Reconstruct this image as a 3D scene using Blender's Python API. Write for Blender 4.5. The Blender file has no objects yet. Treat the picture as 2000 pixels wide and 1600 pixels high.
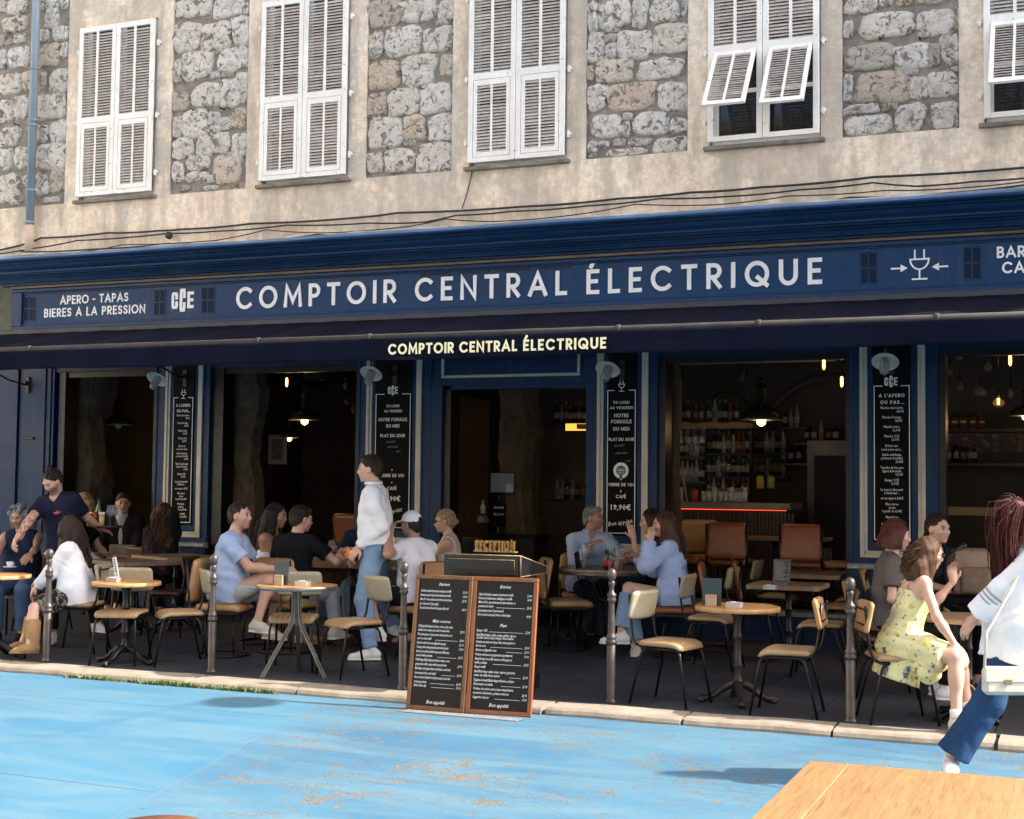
import bpy, bmesh, math, random
import numpy as np
from mathutils import Vector, Matrix
R = math.radians
random.seed(7)
rng = np.random.default_rng(7)
sc = bpy.context.scene
COL = sc.collection

# ------------------------------------------------------------------ camera
CAM_POS = np.array((0.0, -14.5, 1.7))
YAW, PITCH, ROLL, FPX = .393627, .0547131, .0113023, 2700.0
_f = np.array((-math.sin(YAW)*math.cos(PITCH), math.cos(YAW)*math.cos(PITCH), math.sin(PITCH)))
_r0 = np.array((math.cos(YAW), math.sin(YAW), 0.0)); _u0 = np.cross(_r0, _f)
_r = _r0*math.cos(ROLL)+_u0*math.sin(ROLL); _u = -_r0*math.sin(ROLL)+_u0*math.cos(ROLL)
cam = bpy.data.cameras.new('camera'); cam.lens = FPX/2000*36; cam.sensor_width = 36; cam.clip_end = 500; cam.clip_start = .05
camo = bpy.data.objects.new('camera', cam); COL.objects.link(camo)
camo.matrix_world = Matrix(((_r[0], _u[0], -_f[0], CAM_POS[0]), (_r[1], _u[1], -_f[1], CAM_POS[1]), (_r[2], _u[2], -_f[2], CAM_POS[2]), (0, 0, 0, 1)))
sc.camera = camo

# ------------------------------------------------------------------ world, sun, exposure
SUN_TO = Vector((.77, .165, .66)).normalized()
w = bpy.data.worlds.new('World'); sc.world = w; w.use_nodes = True
nt = w.node_tree; nt.nodes.clear()
sky = nt.nodes.new('ShaderNodeTexSky'); sky.sky_type = 'NISHITA'; sky.sun_disc = False
sky.sun_elevation = math.asin(SUN_TO.z); sky.sun_rotation = math.atan2(SUN_TO.x, SUN_TO.y); sky.air_density = .75; sky.dust_density = 5; sky.ozone_density = .2
bg = nt.nodes.new('ShaderNodeBackground'); bg.inputs[1].default_value = .125
wo = nt.nodes.new('ShaderNodeOutputWorld')
nt.links.new(sky.outputs[0], bg.inputs[0]); nt.links.new(bg.outputs[0], wo.inputs[0])
sl = bpy.data.lights.new('sun', 'SUN'); sl.energy = 3.1; sl.angle = R(.5); sl.color = (1, .95, .86)
so = bpy.data.objects.new('sun', sl); COL.objects.link(so)
so.rotation_euler = SUN_TO.to_track_quat('Z', 'Y').to_euler()
sc.view_settings.view_transform = 'Standard'; sc.view_settings.look = 'None'
sc.view_settings.exposure = 1.82; sc.view_settings.gamma = 1; sc.view_settings.use_curve_mapping = False
sc.cycles.use_denoising = True
sc.cycles.max_bounces = 8; sc.cycles.diffuse_bounces = 5; sc.cycles.sample_clamp_indirect = 6
sc.cycles.caustics_reflective = False; sc.cycles.caustics_refractive = False

# ------------------------------------------------------------------ helpers: where a point of the view stands in the world
def _ray(px, py): return _f+_r*(px-1000)/FPX+_u*(800-py)/FPX
def F(px, py, y):                      # on the vertical plane at depth y
    d = _ray(px, py); t = (y-CAM_POS[1])/d[1]; return Vector(CAM_POS+d*t)
def G(px, py, z):                      # on the level plane at height z
    d = _ray(px, py); t = (z-CAM_POS[2])/d[2]; return Vector(CAM_POS+d*t)
def prj(p):
    d = np.array(p)-CAM_POS; z = d@_f; return (1000+FPX*(d@_r)/z, 800-FPX*(d@_u)/z)

# ------------------------------------------------------------------ object helpers
def tag(o, label=None, cat=None, group=None, kind=None):
    if label: o['label'] = label
    if cat: o['category'] = cat
    if group: o['group'] = group
    if kind: o['kind'] = kind
    return o
def empty(name, loc=(0, 0, 0), rz=0, label=None, cat=None, group=None):
    o = bpy.data.objects.new(name, None); COL.objects.link(o); o.location = loc; o.rotation_euler = (0, 0, rz); o.empty_display_size = .1
    return tag(o, label, cat, group)
def link(name, me, parent=None, loc=None, rot=None):
    o = bpy.data.objects.new(name, me); COL.objects.link(o)
    if parent: o.parent = parent
    if loc is not None: o.location = loc
    if rot is not None: o.rotation_euler = rot
    return o
KIDS = {}
def copy_tree(o, parent=None):
    c = o.copy(); COL.objects.link(c); c.parent = parent
    for ch in o.children: copy_tree(ch, c)
    return c

class MB:
    def __init__(s): s.v = []; s.f = []; s.m = []; s.sm = []
    def add(s, vs, fs, mi=0, smooth=False):
        n = len(s.v); s.v.extend([tuple(v) for v in vs]); s.f.extend([tuple(i+n for i in f) for f in fs])
        s.m.extend([mi]*len(fs)); s.sm.extend([smooth]*len(fs)); return s
    def box(s, x0, x1, y0, y1, z0, z1, mi=0, b=0):
        if b <= 0:
            vs = [(x, y, z) for z in (z0, z1) for y in (y0, y1) for x in (x0, x1)]
            return s.add(vs, [(0, 2, 3, 1), (4, 5, 7, 6), (0, 1, 5, 4), (1, 3, 7, 5), (3, 2, 6, 7), (2, 0, 4, 6)], mi)
        # chamfered box
        X = (x0, x1); Y = (y0, y1); Z = (z0, z1); vs = []; idx = {}
        for i in (0, 1):
            for j in (0, 1):
                for k in (0, 1):
                    sx, sy, sz = (1, -1)[i]*b, (1, -1)[j]*b, (1, -1)[k]*b
                    for a, d in enumerate(((0, sy, sz), (sx, 0, sz), (sx, sy, 0))):
                        idx[i, j, k, a] = len(vs); vs.append((X[i]+d[0], Y[j]+d[1], Z[k]+d[2]))
        fs = []
        for i in (0, 1):
            q = [idx[i, 0, 0, 0], idx[i, 1, 0, 0], idx[i, 1, 1, 0], idx[i, 0, 1, 0]]; fs.append(q if i else q[::-1])
            q = [idx[0, i, 0, 1], idx[0, i, 1, 1], idx[1, i, 1, 1], idx[1, i, 0, 1]]; fs.append(q if i else q[::-1])
            q = [idx[0, 0, i, 2], idx[1, 0, i, 2], idx[1, 1, i, 2], idx[0, 1, i, 2]]; fs.append(q if i else q[::-1])
        for j in (0, 1):
            for k in (0, 1):
                q = [idx[0, j, k, 1], idx[1, j, k, 1], idx[1, j, k, 2], idx[0, j, k, 2]]; fs.append(q if (j ^ k) else q[::-1])
                q = [idx[j, 0, k, 0], idx[j, 1, k, 0], idx[j, 1, k, 2], idx[j, 0, k, 2]]; fs.append(q[::-1] if (j ^ k) else q)
                q = [idx[j, k, 0, 0], idx[j, k, 1, 0], idx[j, k, 1, 1], idx[j, k, 0, 1]]; fs.append(q if (j ^ k) else q[::-1])
        for i in (0, 1):
            for j in (0, 1):
                for k in (0, 1):
                    q = [idx[i, j, k, a] for a in (0, 1, 2)]; fs.append(q if (i ^ j ^ k) else q[::-1])
        return s.add(vs, fs, mi)
    def quad(s, a, b, c, d, mi=0): return s.add([a, b, c, d], [(0, 1, 2, 3)], mi)
    def tube(s, pts, r, n=8, mi=0, smooth=True, cap=True):
        pts = [Vector(p) for p in pts]; rs = r if hasattr(r, '__len__') else [r]*len(pts)
        vs = []; fs = []; prev = None
        for i, p in enumerate(pts):
            t = (pts[min(i+1, len(pts)-1)]-pts[max(i-1, 0)])
            if t.length < 1e-9: t = Vector((0, 0, 1))
            t.normalize()
            if prev is None:
                a = Vector((0, 0, 1)) if abs(t.z) < .9 else Vector((1, 0, 0)); u = t.cross(a).normalized()
            else: u = (prev-t*prev.dot(t)).normalized()
            prev = u; v = t.cross(u)
            for k in range(n):
                an = 2*math.pi*k/n; vs.append(p+(u*math.cos(an)+v*math.sin(an))*rs[i])
        for i in range(len(pts)-1):
            for k in range(n):
                a = i*n+k; b = i*n+(k+1) % n; fs.append((a, b, b+n, a+n))
        if cap: fs.append(tuple(range(n))[::-1]); fs.append(tuple((len(pts)-1)*n+k for k in range(n)))
        return s.add(vs, fs, mi, smooth)
    def lathe(s, prof, n=24, c=(0, 0, 0), mi=0, smooth=True, flute=0, sharp=False):
        vs = []; fs = []
        for (r, z) in prof:
            for k in range(n):
                an = 2*math.pi*k/n; rr = r*(1-flute*(k % 2)); vs.append((c[0]+rr*math.cos(an), c[1]+rr*math.sin(an), c[2]+z))
        for i in range(len(prof)-1):
            for k in range(n):
                a = i*n+k; b = i*n+(k+1) % n; fs.append((a, b, b+n, a+n))
        fs.append(tuple(range(n))[::-1]); fs.append(tuple((len(prof)-1)*n+k for k in range(n)))
        return s.add(vs, fs, mi, smooth)
    def extr(s, prof, x0, x1, mi=0, nx=1):     # profile (y,z) closed polygon run along x
        n = len(prof); vs = []; fs = []
        for i in range(nx+1):
            x = x0+(x1-x0)*i/nx
            vs += [(x, y, z) for (y, z) in prof]
        for i in range(nx):
            for k in range(n):
                a = i*n+k; b = i*n+(k+1) % n; fs.append((a, a+n, b+n, b))
        fs.append(tuple(range(n))); fs.append(tuple(nx*n+k for k in range(n))[::-1])
        return s.add(vs, fs, mi)
    def xf(s, M, i0=0):
        s.v[i0:] = [tuple(M @ Vector(v)) for v in s.v[i0:]]; return s
    def mesh(s, name, mats):
        me = bpy.data.meshes.new(name); me.from_pydata([tuple(map(float, v)) for v in s.v], [], s.f)
        for m in (mats if isinstance(mats, (list, tuple)) else [mats]): me.materials.append(m)
        me.polygons.foreach_set('material_index', s.m); me.polygons.foreach_set('use_smooth', s.sm); me.update(); return me
    def obj(s, name, mats, parent=None, loc=None, rot=None): return link(name, s.mesh(name, mats), parent, loc, rot)

# ------------------------------------------------------------------ materials
MATS = {}
class NT:
    def __init__(s, name):
        s.m = bpy.data.materials.new(name); s.m.use_nodes = True; s.t = s.m.node_tree; s.t.nodes.clear()
        s.o = s.n('ShaderNodeOutputMaterial'); s.b = s.n('ShaderNodeBsdfPrincipled'); s.l(s.b.outputs[0], s.o.inputs[0])
    def n(s, t, **k):
        x = s.t.nodes.new(t)
        for a, b in k.items(): setattr(x, a, b)
        return x
    def l(s, a, b): s.t.links.new(a, b)
    def co(s, scale=(1, 1, 1), kind='Object', rot=(0, 0, 0)):
        c = s.n('ShaderNodeTexCoord'); m = s.n('ShaderNodeMapping'); m.inputs['Scale'].default_value = scale; m.inputs['Rotation'].default_value = rot
        if kind == 'World':
            g = s.n('ShaderNodeNewGeometry'); s.l(g.outputs['Position'], m.inputs[0])
        else: s.l(c.outputs[kind], m.inputs[0])
        return m.outputs[0]
    def noise(s, v, scale, det=5, rough=.6, dist=0):
        x = s.n('ShaderNodeTexNoise'); x.inputs['Scale'].default_value = scale; x.inputs['Detail'].default_value = det; x.inputs['Roughness'].default_value = rough; x.inputs['Distortion'].default_value = dist
        s.l(v, x.inputs['Vector']); return x.outputs['Fac']
    def vor(s, v, scale, feat='F1', out='Distance'):
        x = s.n('ShaderNodeTexVoronoi'); x.feature = feat; x.inputs['Scale'].default_value = scale; s.l(v, x.inputs['Vector']); return x.outputs[out]
    def ramp(s, f, stops, interp='LINEAR'):
        x = s.n('ShaderNodeValToRGB'); e = x.color_ramp.elements; x.color_ramp.interpolation = interp
        while len(e) < len(stops): e.new(.5)
        for i, (p, c) in enumerate(stops):
            e[i].position = p; e[i].color = (c, c, c, 1) if not hasattr(c, '__len__') else (*c[:3], 1)
        s.l(f, x.inputs[0]); return x.outputs[0]
    def mix(s, f, a, b, typ='MIX'):
        x = s.n('ShaderNodeMix', data_type='RGBA', blend_type=typ)
        for i, v in ((0, f), (6, a), (7, b)):
            if isinstance(v, (int, float)): x.inputs[i].default_value = v if i == 0 else (v, v, v, 1)
            elif isinstance(v, (tuple, list)): x.inputs[i].default_value = (*v[:3], 1)
            else: s.l(v, x.inputs[i])
        return x.outputs[2]
    def math(s, op, a, b=0, c=None):
        x = s.n('ShaderNodeMath', operation=op)
        for i, v in enumerate((a, b) if c is None else (a, b, c)):
            if isinstance(v, (int, float)): x.inputs[i].default_value = v
            else: s.l(v, x.inputs[i])
        return x.outputs[0]
    def bump(s, h, st=.3, dist=.01):
        x = s.n('ShaderNodeBump'); x.inputs['Strength'].default_value = st; x.inputs['Distance'].default_value = dist; s.l(h, x.inputs['Height']); s.l(x.outputs[0], s.b.inputs['Normal'])
    def set(s, **k):
        for a, v in k.items():
            i = s.b.inputs[a.replace('_', ' ')]
            if isinstance(v, (int, float)): i.default_value = v
            elif isinstance(v, (tuple, list)): i.default_value = (*v[:3], 1)
            else: s.l(v, i)
        return s.m
def lerp(a, b, t): return tuple(a[i]+(b[i]-a[i])*t for i in range(3))
def simple(name, col, rough=.6, var=.25, scale=6, metal=0, bump=0, bscale=60, spec=.5, kind='Object', stretch=(1, 1, 1), sheen=0):
    if name in MATS: return MATS[name]
    t = NT(name); v = t.co(stretch, kind); n = t.noise(v, scale, 6)
    c = t.ramp(n, [(.3, tuple(x*(1-var) for x in col)), (.7, tuple(min(1, x*(1+var)) for x in col))])
    t.set(Base_Color=c, Roughness=rough, Metallic=metal); t.b.inputs['Specular IOR Level'].default_value = spec
    if sheen: t.b.inputs['Sheen Weight'].default_value = sheen
    if bump: t.bump(t.noise(v, bscale, 4), bump, .004)
    MATS[name] = t.m; return t.m
def emis(name, col, st):
    if name in MATS: return MATS[name]
    t = NT(name); t.set(Base_Color=col, Emission_Color=col, Emission_Strength=st); MATS[name] = t.m; return t.m
def glass(name, col=(1, 1, 1), rough=0.02, alpha=.25):
    if name in MATS: return MATS[name]
    t = NT(name); t.set(Base_Color=col, Roughness=rough, Alpha=alpha); t.b.inputs['Specular IOR Level'].default_value = .8; MATS[name] = t.m; return t.m

# wall plaster, stained
def m_plaster():
    t = NT('plaster'); v = t.co((1, 1, 1), 'World')
    big = t.noise(v, .9, 6, .65, .4); st = t.noise(t.co((2.2, 2, .45), 'World'), 1.6, 6, .65); fine = t.noise(v, 14, 8, .7)
    c = t.ramp(big, [(.3, (.72, .57, .44)), (.5, (.87, .73, .58)), (.72, (.92, .81, .67))])
    c = t.mix(t.ramp(st, [(.48, 0), (.62, .62)]), c, (.38, .33, .27))
    pz = t.noise(t.co((1, 1, 1), 'World'), .55, 4, .6, 1.2)
    c = t.mix(t.ramp(pz, [(.52, 0), (.56, .50)]), c, (.44, .41, .36))
    c = t.mix(t.ramp(fine, [(.42, .38), (.6, 0)]), c, (.36, .30, .23))
    t.bump(t.math('ADD', fine, t.math('MULTIPLY', big, 2)), .5, .012)
    return t.set(Base_Color=c, Roughness=.9)
def m_stone():
    t = NT('limestone'); v = t.co((1, 1, 1), 'World'); oi = t.n('ShaderNodeObjectInfo')
    n = t.noise(v, 9, 10, .72, .6); n2 = t.noise(v, 3.5, 6, .6, 1); pit = t.noise(v, 24, 8, .75)
    base = t.ramp(oi.outputs['Random'], [(0, (.82, .77, .70)), (.45, (.92, .88, .82)), (.78, (.84, .77, .68)), (.90, (.72, .58, .44)), (.96, (.58, .53, .47))])
    c = t.mix(t.ramp(n2, [(.46, 0), (.72, .45)]), base, (.56, .44, .32))
    m1 = t.noise(v, 11, 7, .66, .9); m2 = t.noise(v, 27, 6, .7, .5)
    c = t.mix(t.ramp(m1, [(.395, .95), (.435, .55), (.47, 0)]), c, t.ramp(n2, [(.4, (.17, .145, .12)), (.6, (.30, .25, .20))]))
    c = t.mix(t.ramp(m2, [(.35, .75), (.41, 0)]), c, (.16, .14, .12))
    c = t.mix(t.ramp(m2, [(.58, 0), (.68, .6)]), c, (.94, .92, .88))
    t.bump(t.math('ADD', m1, t.math('ADD', t.math('MULTIPLY', m2, .6), t.math('MULTIPLY', pit, .3))), 1.0, .06)
    return t.set(Base_Color=c, Roughness=.92)
def m_mortar():
    t = NT('mortar'); v = t.co((1, 1, 1), 'World'); n = t.noise(v, 7, 8, .7); n2 = t.noise(v, 30, 6, .7)
    c = t.ramp(n, [(.3, (.17, .145, .125)), (.5, (.28, .245, .21)), (.7, (.40, .36, .31))]); t.bump(t.math('ADD', n, n2), .8, .03)
    return t.set(Base_Color=c, Roughness=.95)
def m_white_paint():
    t = NT('shutter_paint'); v = t.co((1, 1, 1), 'World'); n = t.noise(v, 3, 6, .6); ch = t.noise(v, 16, 8, .75)
    c = t.ramp(n, [(.35, (.78, .76, .71)), (.65, (.90, .88, .84))])
    c = t.mix(t.ramp(ch, [(.34, .9), (.385, 0)]), c, (.20, .17, .15))
    ru = t.noise(v, 5, 8, .8, 1); c = t.mix(t.ramp(ru, [(.66, 0), (.76, .5)]), c, (.45, .25, .12))
    t.bump(ch, .3, .004)
    return t.set(Base_Color=c, Roughness=.5)
def m_slat():
    t = NT('slat_paint'); v = t.co((1, 1, 1), 'World'); n = t.noise(v, 5, 8, .7); d = t.noise(t.co((5, 1, 30), 'World'), 3, 6, .7)
    c = t.ramp(n, [(.3, (.58, .51, .46)), (.7, (.80, .75, .70))]); c = t.mix(t.ramp(d, [(.35, .6), (.55, 0)]), c, (.22, .19, .18))
    return t.set(Base_Color=c, Roughness=.6)
def m_blue(name='blue_paint', a=(.004, .027, .088), b=(.007, .038, .118), rough=.42):
    t = NT(name); v = t.co((1, 1, 1), 'World'); n = t.noise(t.co((.6, 1, 2), 'World'), 1.4, 5, .6); ch = t.noise(v, 22, 8, .8); st = t.noise(t.co((9, 9, .5), 'World'), 1.3, 5)
    c = t.ramp(n, [(.3, a), (.7, b)]); c = t.mix(t.ramp(st, [(.5, 0), (.75, .25)]), c, (.05, .08, .13))
    c = t.mix(t.ramp(ch, [(.27, .8), (.30, 0)]), c, (.35, .38, .42)); t.bump(n, .1, .01); t.b.inputs['Specular IOR Level'].default_value = .22
    return t.set(Base_Color=c, Roughness=t.ramp(n, [(.3, rough-.08), (.7, rough+.12)]))
def m_street():
    t = NT('blue_painted_concrete'); v = t.co((1, 1, 1), 'World')
    sep = t.n('ShaderNodeSeparateXYZ'); t.l(v, sep.inputs[0]); X, Y = sep.outputs[0], sep.outputs[1]
    big = t.noise(v, .5, 4, .5, .8); mid = t.noise(v, 3.2, 6, .62); fine = t.noise(v, 55, 6, .75)
    c = t.ramp(big, [(.32, (.016, .092, .186)), (.5, (.030, .128, .218)), (.7, (.052, .160, .240))])
    c = t.mix(t.ramp(t.noise(t.co((.5, 1.6, 1), 'World'), 1.5, 7, .65, .8), [(.42, 0), (.62, .75)]), c, (.085, .175, .23))
    # the smooth slab on the left: x < edge line
    edge = t.math('SUBTRACT', t.math('ADD', X, t.math('MULTIPLY', t.math('ADD', Y, 5.77), .257)), -5.23)   # >0 right of the diagonal joint
    right = t.ramp(t.math('MULTIPLY', t.math('ADD', edge, .005), 60), [(0, 0), (.6, 1)])
    amt = t.math('MULTIPLY_ADD', right, .085, -.035)
    reg = t.noise(t.co((.55, 1.3, 1), 'World', rot=(0, 0, .15)), 1.1, 5, .6, .6); mid2 = t.noise(t.co((1, 1.25, 1), 'World'), 7.5, 8, .74, .5)
    w2 = t.noise(v, 30, 9, .82, .3); w3 = t.noise(v, 95, 6, .8)
    wear = t.math('ADD', t.math('MULTIPLY', reg, .34), t.math('ADD', t.math('MULTIPLY', mid2, .36), t.math('MULTIPLY', w2, .38)))
    wear = t.math('ADD', wear, amt)
    mask = t.ramp(wear, [(.628, 0), (.642, 1)])
    agg = t.ramp(t.vor(v, 120), [(.1, (.30, .275, .225)), (.4, (.16, .145, .12)), (.7, (.06, .06, .06))])
    spk = t.ramp(t.math('ADD', t.math('MULTIPLY', w2, .8), t.math('ADD', t.math('MULTIPLY', w3, .25), t.math('MULTIPLY', amt, 1.0))), [(.596, 0), (.618, .72)])
    c = t.mix(spk, c, (.09, .115, .13))
    wh = t.ramp(w3, [(.68, 0), (.72, .5)]); c = t.mix(wh, c, (.22, .32, .38))
    c = t.mix(mask, c, agg)
    # pale dust and hairline cracks
    cr = t.vor(t.co((1.1, 1.6, 1), 'World'), .9, 'DISTANCE_TO_EDGE')
    cr = t.math('ADD', cr, t.math('MULTIPLY', t.math('SUBTRACT', w2, .5), .02))
    c = t.mix(t.math('MULTIPLY', t.ramp(cr, [(0, .55), (.006, 0)]), t.ramp(t.noise(v, .8, 3), [(.5, 0), (.6, 1)])), c, (.04, .09, .15))
    def line(val, wd=.010):
        return t.ramp(t.math('ABSOLUTE', val), [(0, 1), (wd*.8, .8), (wd, 0)])
    L1 = t.math('MULTIPLY', line(edge), .75)
    j1 = t.math('ADD', Y, t.math('MULTIPLY_ADD', X, -.03, 5.82)); left = t.math('SUBTRACT', 1, right)
    L2 = t.math('MULTIPLY', line(j1, .008), left)
    j2 = t.math('ADD', Y, t.math('MULTIPLY_ADD', X, .02, 8.43)); L3 = t.math('MULTIPLY', line(j2, .008), left)
    j3 = t.math('ADD', Y, t.math('MULTIPLY_ADD', X, .01, 7.0)); L4 = t.math('MULTIPLY', line(j3, .006), t.math('MULTIPLY', right, .7))
    c = t.mix(t.math('MAXIMUM', t.math('MAXIMUM', L2, L3), t.math('MAXIMUM', L4, 0)), c, (.03, .06, .09))
    c = t.mix(t.math('MULTIPLY', L1, .7), c, (.08, .17, .23))
    h = t.math('SUBTRACT', t.math('ADD', t.math('MULTIPLY', fine, .5), t.math('MULTIPLY', mid, .4)), t.math('MULTIPLY', mask, .5))
    t.bump(h, .55, .006)
    return t.set(Base_Color=c, Roughness=.72)
def m_slate():
    t = NT('slate_paving'); v = t.co((1, 1, 1), 'World'); oi = t.n('ShaderNodeObjectInfo'); n = t.noise(v, 4, 7, .65); f = t.noise(v, 40, 6, .7)
    c = t.ramp(n, [(.3, (.018, .021, .027)), (.7, (.040, .045, .055))]); c = t.mix(t.math('MULTIPLY', oi.outputs['Random'], .35), c, (.03, .032, .04))
    c = t.mix(t.ramp(f, [(.66, 0), (.74, .5)]), c, (.16, .16, .16)); t.bump(t.math('ADD', n, t.math('MULTIPLY', f, .4)), .35, .006)
    return t.set(Base_Color=c, Roughness=.62)
def m_kerb():
    t = NT('kerb_stone'); v = t.co((1, 1, 1), 'World'); n = t.noise(v, 5, 8, .7); f = t.noise(v, 60, 6, .8)
    c = t.ramp(n, [(.3, (.20, .165, .125)), (.55, (.29, .245, .19)), (.75, (.36, .31, .255))]); c = t.mix(t.ramp(f, [(.36, .5), (.46, 0)]), c, (.17, .14, .11))
    t.bump(t.math('ADD', n, f), .5, .008); return t.set(Base_Color=c, Roughness=.85)
def wood(name, a, b, rough=.4, sx=(1.2, 14, 14), plank=0, wear=0):
    if name in MATS: return MATS[name]
    t = NT(name); v = t.co(sx); n = t.noise(v, 2.2, 8, .65, 1.2); g = t.noise(t.co(tuple(x*4 for x in sx)), 3, 6, .7); oi = t.n('ShaderNodeObjectInfo')
    c = t.ramp(n, [(.28, a), (.5, lerp(a, b, .6)), (.72, b)]); c = t.mix(t.math('MULTIPLY', oi.outputs['Random'], .3), c, a)
    c = t.mix(t.ramp(g, [(.58, 0), (.72, .4)]), c, tuple(x*.4 for x in a))
    if wear: c = t.mix(t.ramp(t.noise(t.co(), 5, 6, .7), [(.5, 0), (.7, wear)]), c, (.25, .22, .18))
    t.bump(n, .15, .003); t.set(Base_Color=c, Roughness=rough); MATS[name] = t.m; return t.m
M_PLASTER = m_plaster(); M_STONE = m_stone(); M_MORTAR = m_mortar(); M_WHITE = m_white_paint(); M_SLAT = m_slat()
M_BLUE = m_blue(); M_BLUE2 = m_blue('fascia_blue', (.004, .034, .105), (.006, .046, .135), .5); M_BLUED = m_blue('plinth_blue', (.005, .015, .05), (.008, .024, .07))
M_STREET = m_street(); M_SLATE = m_slate(); M_KERB = m_kerb()
M_GREYP = simple('grey_trim_paint', (.56, .52, .46), .5, .12, 3)
M_BLACK = simple('black_metal', (.016, .016, .018), .35, .3, 8, metal=.6)
M_IRON = simple('cast_iron', (.05, .045, .04), .45, .4, 14, metal=.7, bump=.3)
M_CHALK = simple('chalkboard', (.004, .004, .0045), .7, .3, 3, spec=.12)
M_LETTER = simple('white_lettering', (.80, .84, .88), .5, .06, 3)
M_CHALKW = simple('chalk_white', (.88, .88, .88), .7, .1, 3)
M_GOLD = simple('cream_lettering', (.90, .80, .50), .45, .06, 3)
M_LEAD = simple('grey_flashing', (.50, .49, .47), .7, .45, 3, bump=.4, kind='World', bscale=12)
M_CABLE = simple('black_cable', (.02, .018, .016), .6, .3, 5)
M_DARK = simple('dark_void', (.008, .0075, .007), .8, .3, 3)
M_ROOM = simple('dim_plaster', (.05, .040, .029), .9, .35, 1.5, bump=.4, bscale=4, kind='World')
# ================================================================== SETTING
# ground sheet out to the horizon
mb = MB(); mb.box(-160, 160, -160, 160, -.4, .05); g = mb.obj('street', M_STREET); tag(g, kind='structure')
# terrace bed and slate slabs
TZ = .10; KY0, KY1 = -5.10, -4.80
terr = empty('terrace', (0, 0, 0)); tag(terr, kind='structure')
MB().box(-16, 5, KY1, .3, .004, TZ-.02).obj('paving_bed', M_MORTAR, terr)
slab_me = []
for k in range(4):
    W_, D_ = .598, .868
    mb = MB(); mb.box(-W_/2, W_/2, -D_/2, D_/2, 0, .022, b=.003); slab_me.append(mb.mesh('paving_slab', M_SLATE))
ix = 0
for i in range(34):
    x = -15.4+i*.605
    for j in range(6):
        y = KY1+.005+.434+j*.875-(0.3 if i % 2 else 0)
        if y-.434 < KY1 or y+.434 > .32:
            lo = max(y-.434, KY1+.004); hi = min(y+.434, .30)
            if hi-lo < .06: continue
            mb = MB(); mb.box(-.299, .299, -(hi-lo)/2, (hi-lo)/2, 0, .022, b=.003); o = mb.obj('paving_slab', M_SLATE, terr, (x, (hi+lo)/2, TZ-.022))
        else: o = link('paving_slab', slab_me[(i+j) % 4], terr, (x, y, TZ-.022))
        o.location.z += random.uniform(-.002, .002)
kerb = empty('kerb'); tag(kerb, kind='structure')
for i in range(20):
    x0 = -16+i*1.03+.02*random.random(); x1 = -16+(i+1)*1.03-.012
    dy = random.uniform(-.012, .012)
    prof = [(KY0+dy+.02, -.05), (KY0+dy, .02), (KY0+dy, TZ-.035), (KY0+dy+.012, TZ-.012), (KY0+dy+.035, TZ+.001), (KY1-.004, TZ+.004), (KY1-.004, -.05)]
    nx = 8; n = len(prof); mb = MB(); mb.extr(prof[::-1], x0, x1, nx=nx)
    mb.v = [(x, y+.007*math.sin(x*9.1+i)+.004*math.sin(x*31), z+.003*math.sin(x*5+y*20)) for x, y, z in mb.v]
    mb.obj('kerb_stone', M_KERB, kerb)
# ---------------------------------------------------------------- upper wall of the building
bld = empty('stone_building', (-6, .1, 0), 0, 'old stone and beige plaster building with white louvred shutters above the blue café front', 'building')
BX = Vector((-6, .1, 0))
def bobj(mb, name, mats, parent=bld):
    o = mb.obj(name, mats, parent)
    if parent is bld: o.location = -BX
    return o
WIN = [(-12.28, -11.07), (-9.45, -8.22), (-6.605, -5.40), (-3.75, -2.545), (-.91, .30), (1.95, 3.15)]
PAN = [(-14.6, -12.52), (-10.83, -9.68), (-7.98, -6.84), (-5.17, -3.99), (-2.32, -1.15), (.53, 1.70)]
PB, WB, WT, TOP = 5.375, 5.40, 7.72, 12.0
mb = MB()
edges = sorted([(a, b, 'w') for a, b in WIN]+[(a, b, 'p') for a, b in PAN])
cur = -14.6; n0 = len(mb.v)
for a, b, k in edges:
    if a-cur > .01: mb.box(cur, a, .03, .5, PB, TOP)
    if k == 'w': mb.box(a, b, .03, .5, WT, TOP); mb.box(a, b, .03, .5, PB, WB)
    cur = b
mb.box(cur, 6, .03, .5, PB, TOP)
mb.box(-14.6, 6, .03, .5, 4.5, PB)
for a, b in PAN: mb.box(a, b, .03, .5, 9.6, TOP)
bobj(mb, 'plaster_wall', M_PLASTER)
MB().box(-14.6, 6, .55, .9, 3.4, TOP).obj('back_wall', M_DARK, bld, -BX)
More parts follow.
